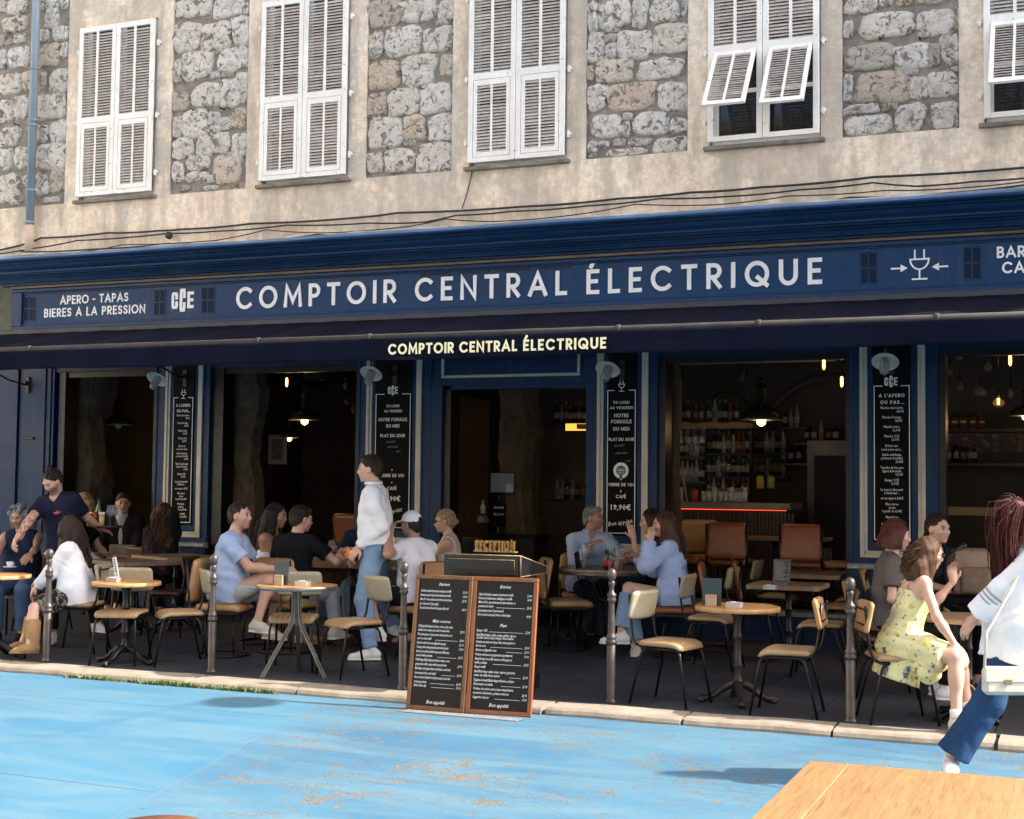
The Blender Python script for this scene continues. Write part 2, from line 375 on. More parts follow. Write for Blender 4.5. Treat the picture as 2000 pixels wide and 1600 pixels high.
# stones
ST = [
 (0, 0, [(15,30,50,70),(95,35,105,80),(225,30,50,60),(300,20,90,50),(365,20,40,60),(85,135,130,80),(290,100,70,110),(240,200,60,70),(340,185,85,75),(30,225,80,60),(110,215,60,50),(15,330,40,100),(105,320,110,110),(265,310,130,120),(360,280,40,80),(60,470,115,110),(190,450,120,110),(330,455,95,130),(30,620,90,120),(120,600,80,120),(285,595,145,140),(55,765,110,100),(220,750,90,90),(335,735,90,120),(30,890,80,120),(120,880,70,110),(290,875,160,140),(50,1050,110,150),(170,1010,80,60),(235,1030,70,110),(330,1010,85,120),(90,1130,60,25),(290,1115,90,30)]),
 (1, 0, [(1080,50,190,90),(1275,45,155,100),(1375,50,30,60),(1045,210,140,160),(1205,205,155,150),(1345,170,90,150),(1100,365,165,150),(1215,290,50,25),(1305,330,160,120),(990,400,45,120),(1200,420,50,35),(1270,415,60,25),(1155,530,150,130),(1285,520,95,150),(1350,490,70,160),(1010,570,90,100),(1090,690,140,150),(1195,660,60,70),(1265,690,100,70),(1340,660,80,110),(992,710,50,110),(1200,730,70,60),(1020,830,110,110),(1145,815,85,115),(1230,800,100,110),(1340,810,80,130),(1275,865,40,30),(995,960,60,110),(1105,910,120,80),(1100,985,120,50),(1270,945,145,150),(1030,1050,60,30),(1180,1050,80,25),(1180,1000,40,40),(1340,1040,70,30)]),
 (2, 650, [(285,75,170,150),(480,60,190,120),(640,60,80,110),(610,130,60,25),(235,255,75,140),(390,230,190,160),(590,220,160,130),(285,420,165,150),(480,390,180,160),(640,365,70,110),(245,590,100,130),(395,570,160,150),(575,550,160,160),(295,740,180,165),(455,715,110,140),(610,710,125,145),(235,910,80,110),(370,895,160,120),(565,880,185,155),(430,800,60,25)]),
 (3, 650, [(1450,95,55,160),(1570,75,170,150),(1715,75,80,150),(1850,60,155,120),(1965,40,30,100),(1470,265,90,160),(1545,215,70,45),(1552,285,60,85),(1685,250,190,150),(1890,215,190,160),(1560,172,80,18),(1438,410,35,80),(1570,395,200,120),(1825,385,230,110),(1475,545,105,140),(1660,540,250,150),(1900,540,160,150),(1535,705,170,120),(1640,720,35,80),(1645,650,50,40),(1775,690,180,125),(1930,700,90,80),(1450,820,50,60),(1510,810,55,40),(1600,795,60,40),(1710,795,120,40),(1890,810,180,80),(1640,858,200,42),(1450,868,40,25)]),
 (4, 1300, [(1090,35,180,75),(1230,15,70,40),(1370,10,150,35),(1500,5,100,30),(1018,165,50,90),(1235,140,270,135),(1505,130,205,140),(1625,100,24,120),(1135,320,260,135),(1375,315,180,135),(1500,305,65,120),(1590,275,95,155),(1018,495,50,150),(1210,485,290,165),(1370,405,70,28),(1415,490,100,120),(1545,470,160,140),(1615,388,40,26),(1100,608,170,52),(1250,600,80,42),(1130,700,240,105),(1365,660,155,150),(1560,645,140,140),(1003,630,26,40)])]
def stone_mesh(w, h, seed, round_=4.6):
    r = random.Random(seed); n = 26; ph = [r.uniform(0, 6.28) for _ in range(6)]; am = [r.uniform(.01, .05)/(1+.15*i) for i in range(6)]
    vs = []; fs = []
    lev = [(1.0, .045), (.985, -.004), (.93, -.026), (.72, -.038), (.38, -.036)]
    e = round_+r.uniform(-.8, 1.4); skew = r.uniform(-.10, .10); tap = r.uniform(-.10, .10)
    for li, (q, y) in enumerate(lev):
        for k in range(n):
            a = 2*math.pi*k/n; c, s_ = math.cos(a), math.sin(a); rr = (abs(c)**e+abs(s_)**e)**(-1/e)
            rr *= 1+sum(am[i]*math.sin((i+2)*a+ph[i]) for i in range(6))
            jj = 1+r.uniform(-.045, .045)*(1 if li < 3 else .5)
            x = c*rr*w/2*q*jj; z = s_*rr*h/2*q*jj
            x += skew*z; x *= 1+tap*(z/(h/2)); vs.append((x, y+r.uniform(-.012, .012)*(li > 1), z))
    for i in range(len(lev)-1):
        for k in range(n):
            a = i*n+k; b = i*n+(k+1) % n; fs.append((a, b, b+n, a+n))
    vs.append((0, -.034, 0)); c0 = (len(lev)-1)*n
    for k in range(n): fs.append((c0+k, c0+(k+1) % n, len(vs)-1))
    mb = MB(); mb.add(vs, fs, 0, True); return mb
sid = 0
beds = []
for i, (a, b) in enumerate(PAN):
    bed = bobj(MB().box(a, b, .062, .5, PB, 9.6), 'mortar_bed', M_MORTAR); beds.append(bed)
for pi_, off, lst in ST:
    a, b = PAN[pi_]; top = 0
    for (cx, cy, ww, hh) in lst:
        sid += 1
        c = F(off+cx/2.857, cy/2.857, .05); l = F(off+(cx-ww/2)/2.857, cy/2.857, .05); r_ = F(off+(cx+ww/2)/2.857, cy/2.857, .05)
        t_ = F(off+cx/2.857, (cy-hh/2)/2.857, .05); bt = F(off+cx/2.857, (cy+hh/2)/2.857, .05)
        w_, h_ = (r_.x-l.x)*1.13, (t_.z-bt.z)*1.11; x = min(max(c.x, a+w_*.46), b-w_*.46); z = max(c.z, PB+h_*.5)
        top = max(top, z+h_/2)
        link('stone', stone_mesh(w_, h_, sid).mesh('stone', M_STONE), beds[pi_], (x, .062, z))
    ST_top = top
    z = top+.12
    while z < 9.0:
        x = a+.02
        while x < b-.08:
            w_ = min(random.uniform(.2, .42), b-x-.01); h_ = random.uniform(.22, .31); sid += 1
            link('stone', stone_mesh(w_*.93, h_, sid).mesh('stone', M_STONE), beds[pi_], (x+w_/2, .062, z)); x += w_
        z += .31
z = PB+.17
while z < 8.8:
    x = .55
    while x < 1.62:
        w_ = min(random.uniform(.2, .42), 1.69-x); sid += 1
        link('stone', stone_mesh(w_*.93, random.uniform(.22, .3), sid).mesh('stone', M_STONE), beds[5], (x+w_/2, .062, z)); x += w_
    z += .31
# iron pins in the wall
for px, py in ((378, 214), (433, 212), (772, 175), (824, 173), (1208, 130), (1278, 124), (1718, 75), (1796, 75), (32, 243), (86, 248)):
    p = F(px, py, 0); mb = MB(); mb.tube([(0, .06, 0), (0, -.05, .0), (.03, -.06, -.025)], .008, 6); o = mb.obj('iron_pin', M_CABLE, bld); o.location = p-BX
# shutters
def slat_mesh(wd):
    mb = MB(); mb.box(-wd/2, wd/2, -.025, .025, -.004, .004); mb.xf(Matrix.Rotation(R(42), 4, 'X')); return mb.mesh('slat', M_SLAT)
SL_U, SL_L = slat_mesh(.47), slat_mesh(.37)
def shutter(wi, side, x0, x1, flap_ang, indiv):
    """one leaf: frame with upper louvres, and a top-hung lower flap"""
    xm = (x0+x1)/2; y = -.012
    mb = MB(); sw = .062
    mb.box(x0, x0+sw, y-.04, y, WB+.03, WT-.03, b=.004); mb.box(x1-sw, x1, y-.04, y, WB+.03, WT-.03, b=.004)
    mb.box(x0+sw, x1-sw, y-.037, y-.002, WT-.10, WT-.03); mb.box(x0+sw, x1-sw, y-.037, y-.002, WB+.03, WB+.085); mb.box(x0+sw, x1-sw, y-.037, y-.002, 6.40, 6.475)
    mb.box(xm-.017, xm+.017, y-.039, y-.022, 6.475, WT-.10)
    mb.box(x0-.0, x0+.05, y-.047, y-.04, WB+.04, WB+.06); 
    s = bobj(mb, 'shutter', M_WHITE)
    z = 6.49
    lst = []
    while z < WT-.11: lst.append(z); z += .0375
    if indiv:
        for z in lst: link('slat', SL_U, s, (xm, y-.012, z), (R(random.gauss(0, 4)), R(random.gauss(0, .25)), 0))
    else:
        for z in lst: loose.append(((xm, y-.012, z), SL_U, Matrix.Translation((xm, y-.012, z))))
    # flap, built hanging from its hinge line
    hz = 6.395; fh = hz-(WB+.09); w2 = (x1-x0)-2*sw-.012
    mb = MB(); fw = .045
    mb.box(-w2/2, -w2/2+fw, -.035, 0, -fh, 0, b=.003); mb.box(w2/2-fw, w2/2, -.035, 0, -fh, 0, b=.003); mb.box(-w2/2+fw, w2/2-fw, -.032, -.003, -fw-.02, 0); mb.box(-w2/2+fw, w2/2-fw, -.032, -.003, -fh, -fh+fw+.01)
    mb.box(-.013, .013, -.034, -.020, -fh+fw, -fw)
    f = mb.obj('shutter_flap', M_WHITE, bld, Vector((xm, y-.004, hz))-BX, (-flap_ang, 0, 0))
    z = -fh+fw+.03
    while z < -fw-.03:
        if indiv: link('slat', SL_L, f, (0, -.012, z), (R(random.gauss(0, 4)), R(random.gauss(0, .3)), 0))
        else: loose.append((0, SL_L, Matrix.Translation((xm, y-.004, hz)) @ Matrix.Rotation(-flap_ang, 4, 'X') @ Matrix.Translation((0, -.012, z))))
        z += .0375
    # hinges on the outer side
    ox = x0 if side < 0 else x1
    for zz in (WB+.28, 6.43, 7.38):
        hm = MB(); hm.box(-.03, .03, -.03, .0, -.015, .015, b=.004); hm.box(-.012, .012, -.045, -.005, -.045, .03, b=.003); o = hm.obj('hinge', M_WHITE, bld, Vector((ox+side*.04, .02, zz))-BX)
    return s
loose = []
for wi, (a, b) in enumerate(WIN):
    m = (a+b)/2; ang = (0, 0, 0, R(37), R(33), 0)[wi]
    ind = wi in (1, 2, 3)
    shutter(wi, -1, a+.005, m-.003, ang if wi != 4 else ang, ind); shutter(wi, 1, m+.003, b-.005, ang*(.93 if wi == 3 else 1), ind)
    # reveal, sash and glass behind the leaves
    mb = MB(); mb.box(a+.02, a+.09, .10, .14, WB+.02, WT); mb.box(b-.09, b-.02, .10, .14, WB+.02, WT); mb.box(m-.045, m+.045, .10, .14, WB+.02, WT)
    for z0 in (WB+.02, 5.98, 6.8): mb.box(a+.09, m-.045, .105, .135, z0, z0+.045); mb.box(m+.045, b-.09, .105, .135, z0, z0+.045)
    wf = bobj(mb, 'window_frame', M_WHITE)
    MB().box(a+.05, b-.05, .118, .122, WB+.04, WT-.02).obj('pane', glass('window_glass', (.015, .017, .02), .03, .72), wf)
    mb = MB(); mb.box(a-.05, b+.05, -.045, .03, WB-.055, WB-.012, b=.006); bobj(mb, 'sill', simple('sill_stone', (.20, .175, .15), .85, .4, 8, bump=.4, kind='World'))
    if wi in (3, 4):
        for sx in (a+.18, m+.2):
            mb = MB(); n = 14; vs = []; fs = []
            for k in range(n+1):
                for z in (WB+.03, WT): vs.append((sx+.02*k, .2+.02*math.sin(k*1.9), z))
            for k in range(n): fs.append((2*k, 2*k+2, 2*k+3, 2*k+1))
            mb.add(vs, fs, 0, True); bobj(mb, 'curtain', simple('curtain', (.05, .05, .05) if wi == 3 else (.35, .37, .35), .9, .5, 30))
mb = MB()
for _, me, M in loose:
    mb.add([M @ v.co for v in me.vertices], [tuple(p.vertices) for p in me.polygons])
o = bobj(mb, 'slats', M_SLAT); o['kind'] = 'stuff'
# plaster crack lines and cable runs along the wall
def cable(pts, r, y=-.03, name='wall_cable', mat=None):
    P = [F(a, b, y) for a, b in pts]; Q = []
    for i in range(len(P)-1):
        n = max(2, int((P[i+1]-P[i]).length/.18))
        for k in range(n):
            q = P[i].lerp(P[i+1], k/n); q.z -= .012*math.sin(math.pi*k/n)*min(1, (P[i+1]-P[i]).length); Q.append(q)
    Q.append(P[-1]); mb = MB(); mb.tube(Q, r, 6); return mb.obj(name, mat or M_CABLE)
c = cable([(-20, 492), (52, 476), (80, 465), (210, 455), (308, 451), (354, 448), (490, 437), (700, 425), (776, 416), (1017, 404), (1210, 388), (1350, 376), (1485, 366), (1706, 346), (2030, 325)], .013)
tag(c, 'thick black cable, the topmost one running across the plaster above the cornice', 'cable')
c = cable([(-20, 498), (60, 486), (150, 470), (330, 456), (420, 452), (560, 440), (720, 436), (830, 434), (890, 421), (1000, 413), (1150, 402), (1290, 388), (1420, 384), (1560, 371), (1705, 357), (1790, 364), (1900, 355), (2030, 345)], .010, -.06)
tag(c, 'thin sagging cable just below the thick one above the cornice', 'cable')
c = cable([(40, 492), (180, 487), (330, 476), (480, 473), (620, 458), (760, 462), (880, 444), (1010, 446), (1180, 428), (1330, 414), (1500, 408), (1660, 386), (1800, 381), (2030, 358)], .011, -.34)
tag(c, 'black cable lying lowest, on the grey flashing of the cornice', 'cable')
c = cable([(-20, 505), (160, 492), (240, 478), (420, 470), (520, 449), (640, 455), (800, 442), (870, 428), (960, 433), (1120, 420), (1240, 399), (1400, 400), (1540, 383), (1730, 372), (1850, 369), (2030, 351)], .007, -.08)
tag(c, 'thinnest loose wire crossing between the two lower cables on the wall', 'cable')
c = cable([(902, 408), (912, 378), (922, 336)], .005, .02); tag(c, 'thin upright wire climbing the plaster below the third window', 'cable')
jb = MB(); jb.lathe([(.03, 0), (.05, .02), (.045, .06), (.02, .075)], 10); jb.xf(Matrix.Rotation(R(90), 4, 'X')); p = F(333, 461, -.0); o = jb.obj('cable_knot', M_CABLE, None, p); tag(o, 'dark bundle of tied cable below the second shuttered window from the left', 'cable')
# drainpipe
dp = empty('drainpipe', F(58, 440, -.08), 0, 'grey painted drainpipe running down the stone wall at the left', 'drainpipe'); x0, z0 = dp.location.x, dp.location.z
M_PIPE = simple('pipe_grey', (.21, .27, .33), .42, .15, 2)
mb = MB(); mb.tube([(0, 0, 0), (0, 0, 5)], .055, 16); mb.obj('pipe', M_PIPE, dp)
mb = MB(); mb.tube([(0, 0, -.34), (0, 0, 0)], .056, 16); mb.obj('lower_pipe', simple('beige_pipe', (.50, .40, .30), .6, .15, 3), dp)
for dz in (.02, .45, 1.33, 1.40, 2.10, 3.2):
    mb = MB(); mb.lathe([(.056, 0), (.068, .005), (.068, .03), (.056, .035)], 16, (0, 0, dz)); mb.obj('collar', M_PIPE, dp)

# neighbouring houses round the square (out of view; they send warm light back to the shaded front)
def house(name, lab, x0, x1, y0, y1, h, mat, face):
    r_ = empty(name, ((x0+x1)/2, (y0+y1)/2, 0), 0, lab, 'building'); c = r_.location.copy()
    mb = MB(); mb.box(x0, x1, y0, y1, 0, h); mb.obj('wall', mat, r_, -c)
    mb = MB(); mb.box(x0-.3, x1+.3, y0-.3, y1+.3, h, h+.4); mb.obj('roof', M_MORTAR, r_, -c)
    n = 6; mb = MB()
    for i in range(n):
        for j in range(3):
            z = 4+j*3.4
            if face == 'y': x = x0+(x1-x0)*(i+.5)/n; mb.box(x-.55, x+.55, y1, y1+.03, z, z+2)
            else: y = y0+(y1-y0)*(i+.5)/n; mb.box(x1, x1+.03, y-.55, y+.55, z, z+2)
    o = mb.obj('windows', M_SLAT, r_, -c); o['kind'] = 'stuff'
M_OCH = simple('ochre_plaster', (.78, .66, .50), .9, .12, 1, kind='World')
house('opposite_house', 'ochre house across the square, behind the viewer', -26, 22, -40, -32, 14, M_OCH, 'y')
house('side_house', 'ochre house closing the square on the left, out of view', -40, -26, -30, 0, 14, M_OCH, 'x')
MB().box(-22, -13.14, -.02, .6, 0, 4.62).obj('neighbour_wall', simple('neighbour_plaster', (.10, .11, .08), .9, .4, 1.5, kind='World')); tag(bpy.data.objects['neighbour_wall'], 'dark greenish strip of the neighbouring house at the left edge, beside the blue corner post', 'wall')
# ================================================================== lettering helpers
def arc(cx, cy, rx, ry, a0, a1, n=14): return [(cx+rx*math.cos(R(a0+(a1-a0)*i/n)), cy+ry*math.sin(R(a0+(a1-a0)*i/n))) for i in range(n+1)]
GL = {
 'A': (.84, [[(0, 0), (.5, 1), (1, 0)], [(.19, .30), (.81, .30)]]),
 'B': (.60, [[(0, 0), (0, 1)], [(0, 1), (.5, 1)]+arc(.5, .765, .42, .235, 90, -90, 8)+[(0, .53)], [(0, .53), (.5, .53)]+arc(.55, .265, .45, .265, 90, -90, 8)+[(0, 0)]]),
 'C': (.86, [arc(.56, .5, .56, .5, 48, 312, 20)]),
 'D': (.76, [[(0, 0), (0, 1), (.35, 1)]+arc(.35, .5, .65, .5, 90, -90, 12)+[(0, 0)]]),
 'E': (.54, [[(1, 1), (0, 1), (0, 0), (1, 0)], [(0, .52), (.85, .52)]]),
 'F': (.52, [[(1, 1), (0, 1), (0, 0)], [(0, .50), (.85, .50)]]),
 'G': (.88, [arc(.52, .5, .52, .5, 48, 360, 22)+[(.6, .5)]]),
 'H': (.70, [[(0, 0), (0, 1)], [(1, 0), (1, 1)], [(0, .5), (1, .5)]]),
 'I': (.17, [[(0, 0), (0, 1)]]),
 'J': (.45, [[(1, 1), (1, .3)]+arc(.5, .3, .5, .3, 0, -160, 8)]),
 'K': (.66, [[(0, 0), (0, 1)], [(1, 1), (.05, .45)], [(.25, .57), (1, 0)]]),
 'L': (.50, [[(0, 1), (0, 0), (1, 0)]]),
 'M': (.92, [[(0, 0), (.08, 1), (.5, .22), (.92, 1), (1, 0)]]),
 'N': (.74, [[(0, 0), (0, 1), (1, 0), (1, 1)]]),
 'O': (.94, [arc(.5, .5, .5, .5, 90, 450, 26)]),
 'P': (.58, [[(0, 0), (0, 1)], [(0, 1), (.5, 1)]+arc(.5, .72, .5, .28, 90, -90, 8)+[(0, .44)]]),
 'Q': (.94, [arc(.5, .5, .5, .5, 90, 450, 26), [(.55, .33), (.98, -.02)]]),
 'R': (.60, [[(0, 0), (0, 1)], [(0, 1), (.5, 1)]+arc(.5, .72, .5, .28, 90, -90, 8)+[(0, .44)], [(.38, .42), (1, 0)]]),
 'S': (.56, [arc(.5, .745, .48, .255, 25, 240, 12)+arc(.5, .255, .5, .255, 62, -155, 12)]),
 'T': (.64, [[(0, 1), (1, 1)], [(.5, 1), (.5, 0)]]),
 'U': (.72, [[(0, 1), (0, .36)]+arc(.5, .36, .5, .36, 180, 360, 12)+[(1, 1)]]),
 'V': (.82, [[(0, 1), (.5, 0), (1, 1)]]),
 'X': (.7, [[(0, 1), (1, 0)], [(0, 0), (1, 1)]]), 'Y': (.72, [[(0, 1), (.5, .48), (1, 1)], [(.5, .48), (.5, 0)]]),
 'Z': (.62, [[(0, 1), (1, 1), (0, 0), (1, 0)]]),
 '-': (.36, [[(0, .42), (1, .42)]]), '.': (.17, [[(0, 0), (0, .03)]]), "'": (.14, [[(.2, 1), (0, .78)]]), ' ': (.30, []),
 'c': (.50, [[(1, .68), (1, .86), (.86, 1), (.14, 1), (0, .86), (0, .14), (.14, 0), (.86, 0), (1, .14), (1, .32)]]),   # condensed C of the logo
 'e': (.46, [[(1, 1), (0, 1), (0, 0), (1, 0)], [(0, .5), (.9, .5)]]),
}
GL['É'] = (.54, GL['E'][1]+[[(.30, 1.24), (.62, 1.50)]])
def ribbon(mb, pts, w, y, depth, cap=.5, mi=0):
    P = [Vector((a, b)) for a, b in pts]; Q = [P[0]]
    for p in P[1:]:
        if (p-Q[-1]).length > 1e-5: Q.append(p)
    P = Q; closed = (P[0]-P[-1]).length < w*.2 and len(P) > 5
    if closed: P = P[:-1]
    n = len(P); L = []; Rr = []
    if not closed:
        P[0] = P[0]-(P[1]-P[0]).normalized()*w*cap; P[-1] = P[-1]+(P[-1]-P[-2]).normalized()*w*cap
    for i in range(n):
        if closed: a = (P[i]-P[i-1]).normalized(); b = (P[(i+1) % n]-P[i]).normalized()
        else:
            a = (P[i]-P[i-1]).normalized() if i else (P[1]-P[0]).normalized(); b = (P[i+1]-P[i]).normalized() if i < n-1 else a
        na = Vector((-a.y, a.x)); nb = Vector((-b.y, b.x)); m = na+nb
        m = m.normalized() if m.length > 1e-4 else na; k = min(1/max(m.dot(na), .35), 2.2)
        L.append(P[i]+m*w/2*k); Rr.append(P[i]-m*w/2*k)
    vs = []; fs = []
    for i in range(n): vs += [(L[i].x, y-depth, L[i].y), (Rr[i].x, y-depth, Rr[i].y), (L[i].x, y, L[i].y), (Rr[i].x, y, Rr[i].y)]
    for i in range(n if closed else n-1):
        a = 4*i; b = 4*((i+1) % n); fs += [(a, a+1, b+1, b), (a, b, b+2, a+2), (a+1, a+3, b+3, b+1)]
    if not closed: fs += [(0, 2, 3, 1), (4*n-4, 4*n-3, 4*n-1, 4*n-2)]
    mb.add(vs, fs, mi)
def stext(mb, s, x, z, h, width=None, w=.165, sp=.14, y=0, depth=.004, align='l', xs=1, mi=0):
    nat = sum(GL[c][0] for c in s)*h*xs; gaps = max(1, len(s)-1)
    if width: g = (width-nat)/gaps
    else: g = sp*h*xs
    if width and g < .05*h: xs *= (width-.10*h*gaps)/nat; g = .10*h; nat = sum(GL[c][0] for c in s)*h*xs
    tot = nat+g*gaps
    if align == 'c': x -= tot/2
    if align == 'r': x -= tot
    for c in s:
        W, st = GL[c]; W *= h*xs; ws = w*h; k = 0
        for pl in st:
            pts = [(x+(ws/2+px*(W-ws) if W > ws*1.2 else W/2), z+ws/2+py*(h-ws)) for px, py in pl]
            ribbon(mb, pts, ws, y, depth+k*.0003, 0 if c in 'COQG' and False else .5, mi); k += 1
        x += W+g
    return tot
BT = {}
def btext(mb, s, x, y, z, size, align='c', shear=0, off=0, xs=1, rot=0, sp=1, mi=0, plane='XZ'):
    """small print from the built-in font, as flat faces"""
    key = (s, shear, off, sp)
    if key not in BT:
        cu = bpy.data.curves.new('t', 'FONT'); cu.body = s; cu.size = 1; cu.shear = shear; cu.offset = off; cu.resolution_u = 1; cu.space_character = sp; cu.align_x = 'LEFT'
        o = bpy.data.objects.new('t', cu); COL.objects.link(o); bpy.context.view_layer.update()
        me = o.evaluated_get(bpy.context.evaluated_depsgraph_get()).to_mesh()
        BT[key] = ([tuple(v.co) for v in me.vertices], [tuple(p.vertices) for p in me.polygons])
        bpy.data.objects.remove(o); bpy.data.curves.remove(cu)
    vs, fs = BT[key]
    if not vs: return
    X = [v[0] for v in vs]; x0, x1 = min(X), max(X); ox = {'l': x0, 'c': (x0+x1)/2, 'r': x1}[align]
    c, s_ = math.cos(rot), math.sin(rot); out = []
    for v in vs:
        a = (v[0]-ox)*size*xs; b = v[1]*size; out.append((x+a*c-b*s_, y, z+a*s_+b*c))
    mb.add(out, fs, mi)
def icon(mb, cx, cz, h, w, y, depth=.003):
    """the plug-shaped wine glass"""
    r = h*.30
    ribbon(mb, [(cx-r, cz+h*.20)]+arc(cx, cz+h*.20, r, h*.34, 180, 360, 14)+[(cx-r, cz+h*.2+1e-3)], w, y, depth)
    for s in (-1, 1): ribbon(mb, [(cx+s*r*.5, cz+h*.24), (cx+s*r*.5, cz+h*.5)], w, y, depth+.0003)
    ribbon(mb, [(cx, cz-h*.16), (cx, cz-h*.45)], w, y, depth+.0004); ribbon(mb, [(cx-r*.75, cz-h*.47), (cx+r*.75, cz-h*.47)], w, y, depth+.0006)
def logo(mb, cx, cz, h, y, depth=.003):
    W = .56*h*.72
    stext(mb, 'c', cx-W*1.02, cz-h*.36, h*.72, w=.185, y=y, depth=depth, align='c', xs=.92); stext(mb, 'e', cx+W*1.02, cz-h*.36, h*.72, w=.185, y=y, depth=depth, align='c')
    stext(mb, 'c', cx, cz-h*.5, h, w=.135, y=y, depth=depth+.002, align='c', xs=.62)

# ================================================================== SHOPFRONT
shop = empty('cafe_shopfront', (-6, 0, .1), 0, 'long dark blue painted wooden café shopfront with cornice, lettered fascia and menu pilasters', 'shopfront')
SX = Vector((-6, 0, .1))
def sobj(mb, name, mats, parent=None):
    o = mb.obj(name, mats, parent or shop)
    if parent is None: o.location = -SX
    return o
XL, XR = -13.12, 5.0
mb = MB(); mb.extr([(.03, 4.665), (-.30, 4.635), (-.60, 4.588), (-.60, 4.572), (-.30, 4.61), (.03, 4.62)], XL-.1, XR, nx=60)
mb.v = [(x, y, z+.010*math.sin(x*2.3)+.006*math.sin(x*7.1)) for x, y, z in mb.v]; sobj(mb, 'flashing', M_LEAD)
mb = MB(); mb.extr([(.03, 4.71), (-.03, 4.70), (-.12, 4.66), (-.12, 4.60), (.03, 4.60)], XL-.1, XR, nx=80); mb.v = [(x, y, z+(.02*math.sin(x*3.3)+.012*math.sin(x*9.7)+.008*math.sin(x*23))*(z > 4.68)) for x, y, z in mb.v]; sobj(mb, 'mortar_fillet', M_LEAD)
mb = MB()
prof = [(.03, 4.70), (-.585, 4.655), (-.625, 4.635), (-.635, 4.605), (-.615, 4.58), (-.59, 4.57), (-.585, 4.555), (-.56, 4.55), (-.535, 4.50), (-.495, 4.455), (-.49, 4.43), (-.465, 4.425), (-.455, 4.40), (-.415, 4.39), (-.41, 4.375), (-.385, 4.37), (-.36, 4.32), (-.355, 4.305), (-.31, 4.30), (-.305, 4.275), (-.26, 4.27), (.03, 4.27)]
mb.extr([(y, 4.245+(z-4.27)*.83) for y, z in prof], XL-.12, XR, nx=1); sobj(mb, 'cornice', M_BLUE)
mb = MB(); mb.tube([(XL-.12+i*.5, -.60, 4.556+.006*math.sin(i*1.3)) for i in range(37)], .030, 10); sobj(mb, 'gutter', simple('gutter_skylit_blue', (.10, .17, .27), .4, .3, 3, kind='World'))  # paler than the cornice: skylight on the gutter put into its colour
mb = MB(); mb.box(XL, XR, -.268, -.2, 4.214, 4.2435); sobj(mb, 'tan_strip', simple('tan_strip', (.115, .095, .075), .6, .3, 3, kind='World'))
mb = MB(); mb.box(XL, XR, -.20, .02, 3.56, 4.27); sobj(mb, 'fascia_board', M_BLUE2)
FX0 = -12.95
mb = MB(); mb.box(XL, XR, -.235, -.2, 4.165, 4.212, b=.006); mb.box(XL, XR, -.235, -.2, 3.66, 3.72, b=.006); mb.box(XL, FX0, -.235, -.2, 3.72, 4.165, b=.006)
mb.box(FX0, XR, -.218, -.2, 4.148, 4.165, b=.004); mb.box(FX0, XR, -.218, -.2, 3.72, 3.742, b=.004); sobj(mb, 'fascia_moulding', M_BLUE)
FY = -.2
mb = MB()
stext(mb, 'COMPTOIR', -9.62, 3.815, .275, width=F(774, 580, FY).x+9.62, y=FY, depth=.012)
sobj(mb, 'lettering', M_LETTER); mb = MB(); x2 = F(811, 580, FY).x; stext(mb, 'CENTRAL', x2, 3.812, .275, width=F(1108, 560, FY).x-x2, y=FY, depth=.012)
sobj(mb, 'lettering', M_LETTER); mb = MB(); x2 = F(1146, 560, FY).x; stext(mb, 'ÉLECTRIQUE', x2, 3.808, .275, width=F(1606, 530, FY).x-x2, y=FY, depth=.012)
sobj(mb, 'lettering', M_LETTER); mb = MB(); x2 = F(118, 580, FY).x; stext(mb, 'APERO - TAPAS', x2, 3.985, .115, width=F(251, 580, FY).x-x2, y=FY, depth=.006, w=.17)
sobj(mb, 'lettering', M_LETTER); mb = MB(); x2 = F(87, 600, FY).x; stext(mb, 'BIERES A LA PRESSION', x2, 3.825, .115, width=F(284, 600, FY).x-x2, y=FY, depth=.006, w=.17)
sobj(mb, 'lettering', M_LETTER); mb = MB(); lx = F(359, 585, FY).x; logo(mb, lx, 3.965, .29, FY, .006)
sobj(mb, 'lettering', M_LETTER); mb = MB(); gx = F(1796, 520, FY); icon(mb, gx.x, 3.955, .30, .016, FY, .006)
for s, a, b in ((1, 1740, 1773), (-1, 1852, 1820)):
    xa, xb = F(a, 525, FY).x, F(b, 525, FY).x; ribbon(mb, [(xa, 3.93), (xb-.05*s, 3.93)], .016, FY, .006, 0); mb.add([(xb-.07*s, FY-.007, 3.97), (xb-.07*s, FY-.007, 3.89), (xb, FY-.007, 3.93)], [(0, 1, 2)] if s > 0 else [(0, 2, 1)])
sobj(mb, 'lettering', M_LETTER); mb = MB(); x2 = F(1947, 500, FY).x; stext(mb, 'BAR A VINS', x2, 3.985, .115, y=FY, depth=.006, w=.18, sp=.12)
sobj(mb, 'lettering', M_LETTER); mb = MB(); x2 = F(1957, 525, FY).x; stext(mb, 'CAFE', x2, 3.83, .115, y=FY, depth=.006, w=.18, sp=.12)
sobj(mb, 'lettering', M_LETTER)
# louvred vents and dark grille shadows on the fascia
M_VENT = simple('vent_blue', (.006, .014, .035), .6, .3, 20, spec=.1)
for a, b in ((48, 71), (302, 325), (394, 420), (1680, 1714), (1881, 1917)):
    xa, xb = F(a, 560, FY).x, F(b, 560, FY).x; mb = MB(); z0, z1 = 3.78, 4.12; xm = (xa+xb)/2
    t = .012
    for (p, q, r_, s_) in ((xa, xa+t, z0, z1), (xb-t, xb, z0, z1), (xm-.006, xm+.006, z0, z1), (xa, xb, z0, z0+t), (xa, xb, z1-t, z1), (xa, xb, 3.945, 3.96)): mb.box(p, q, FY-.006, FY-.001, r_, s_, 1)
    z = z0+.02
    while z < z1-.02:
        mb.quad((xa+t, FY-.004, z), (xb-t, FY-.004, z), (xb-t, FY-.0015, z+.012), (xa+t, FY-.0015, z+.012)); z += .016
    sobj(mb, 'louvred_vent', [M_VENT, M_BLUE])
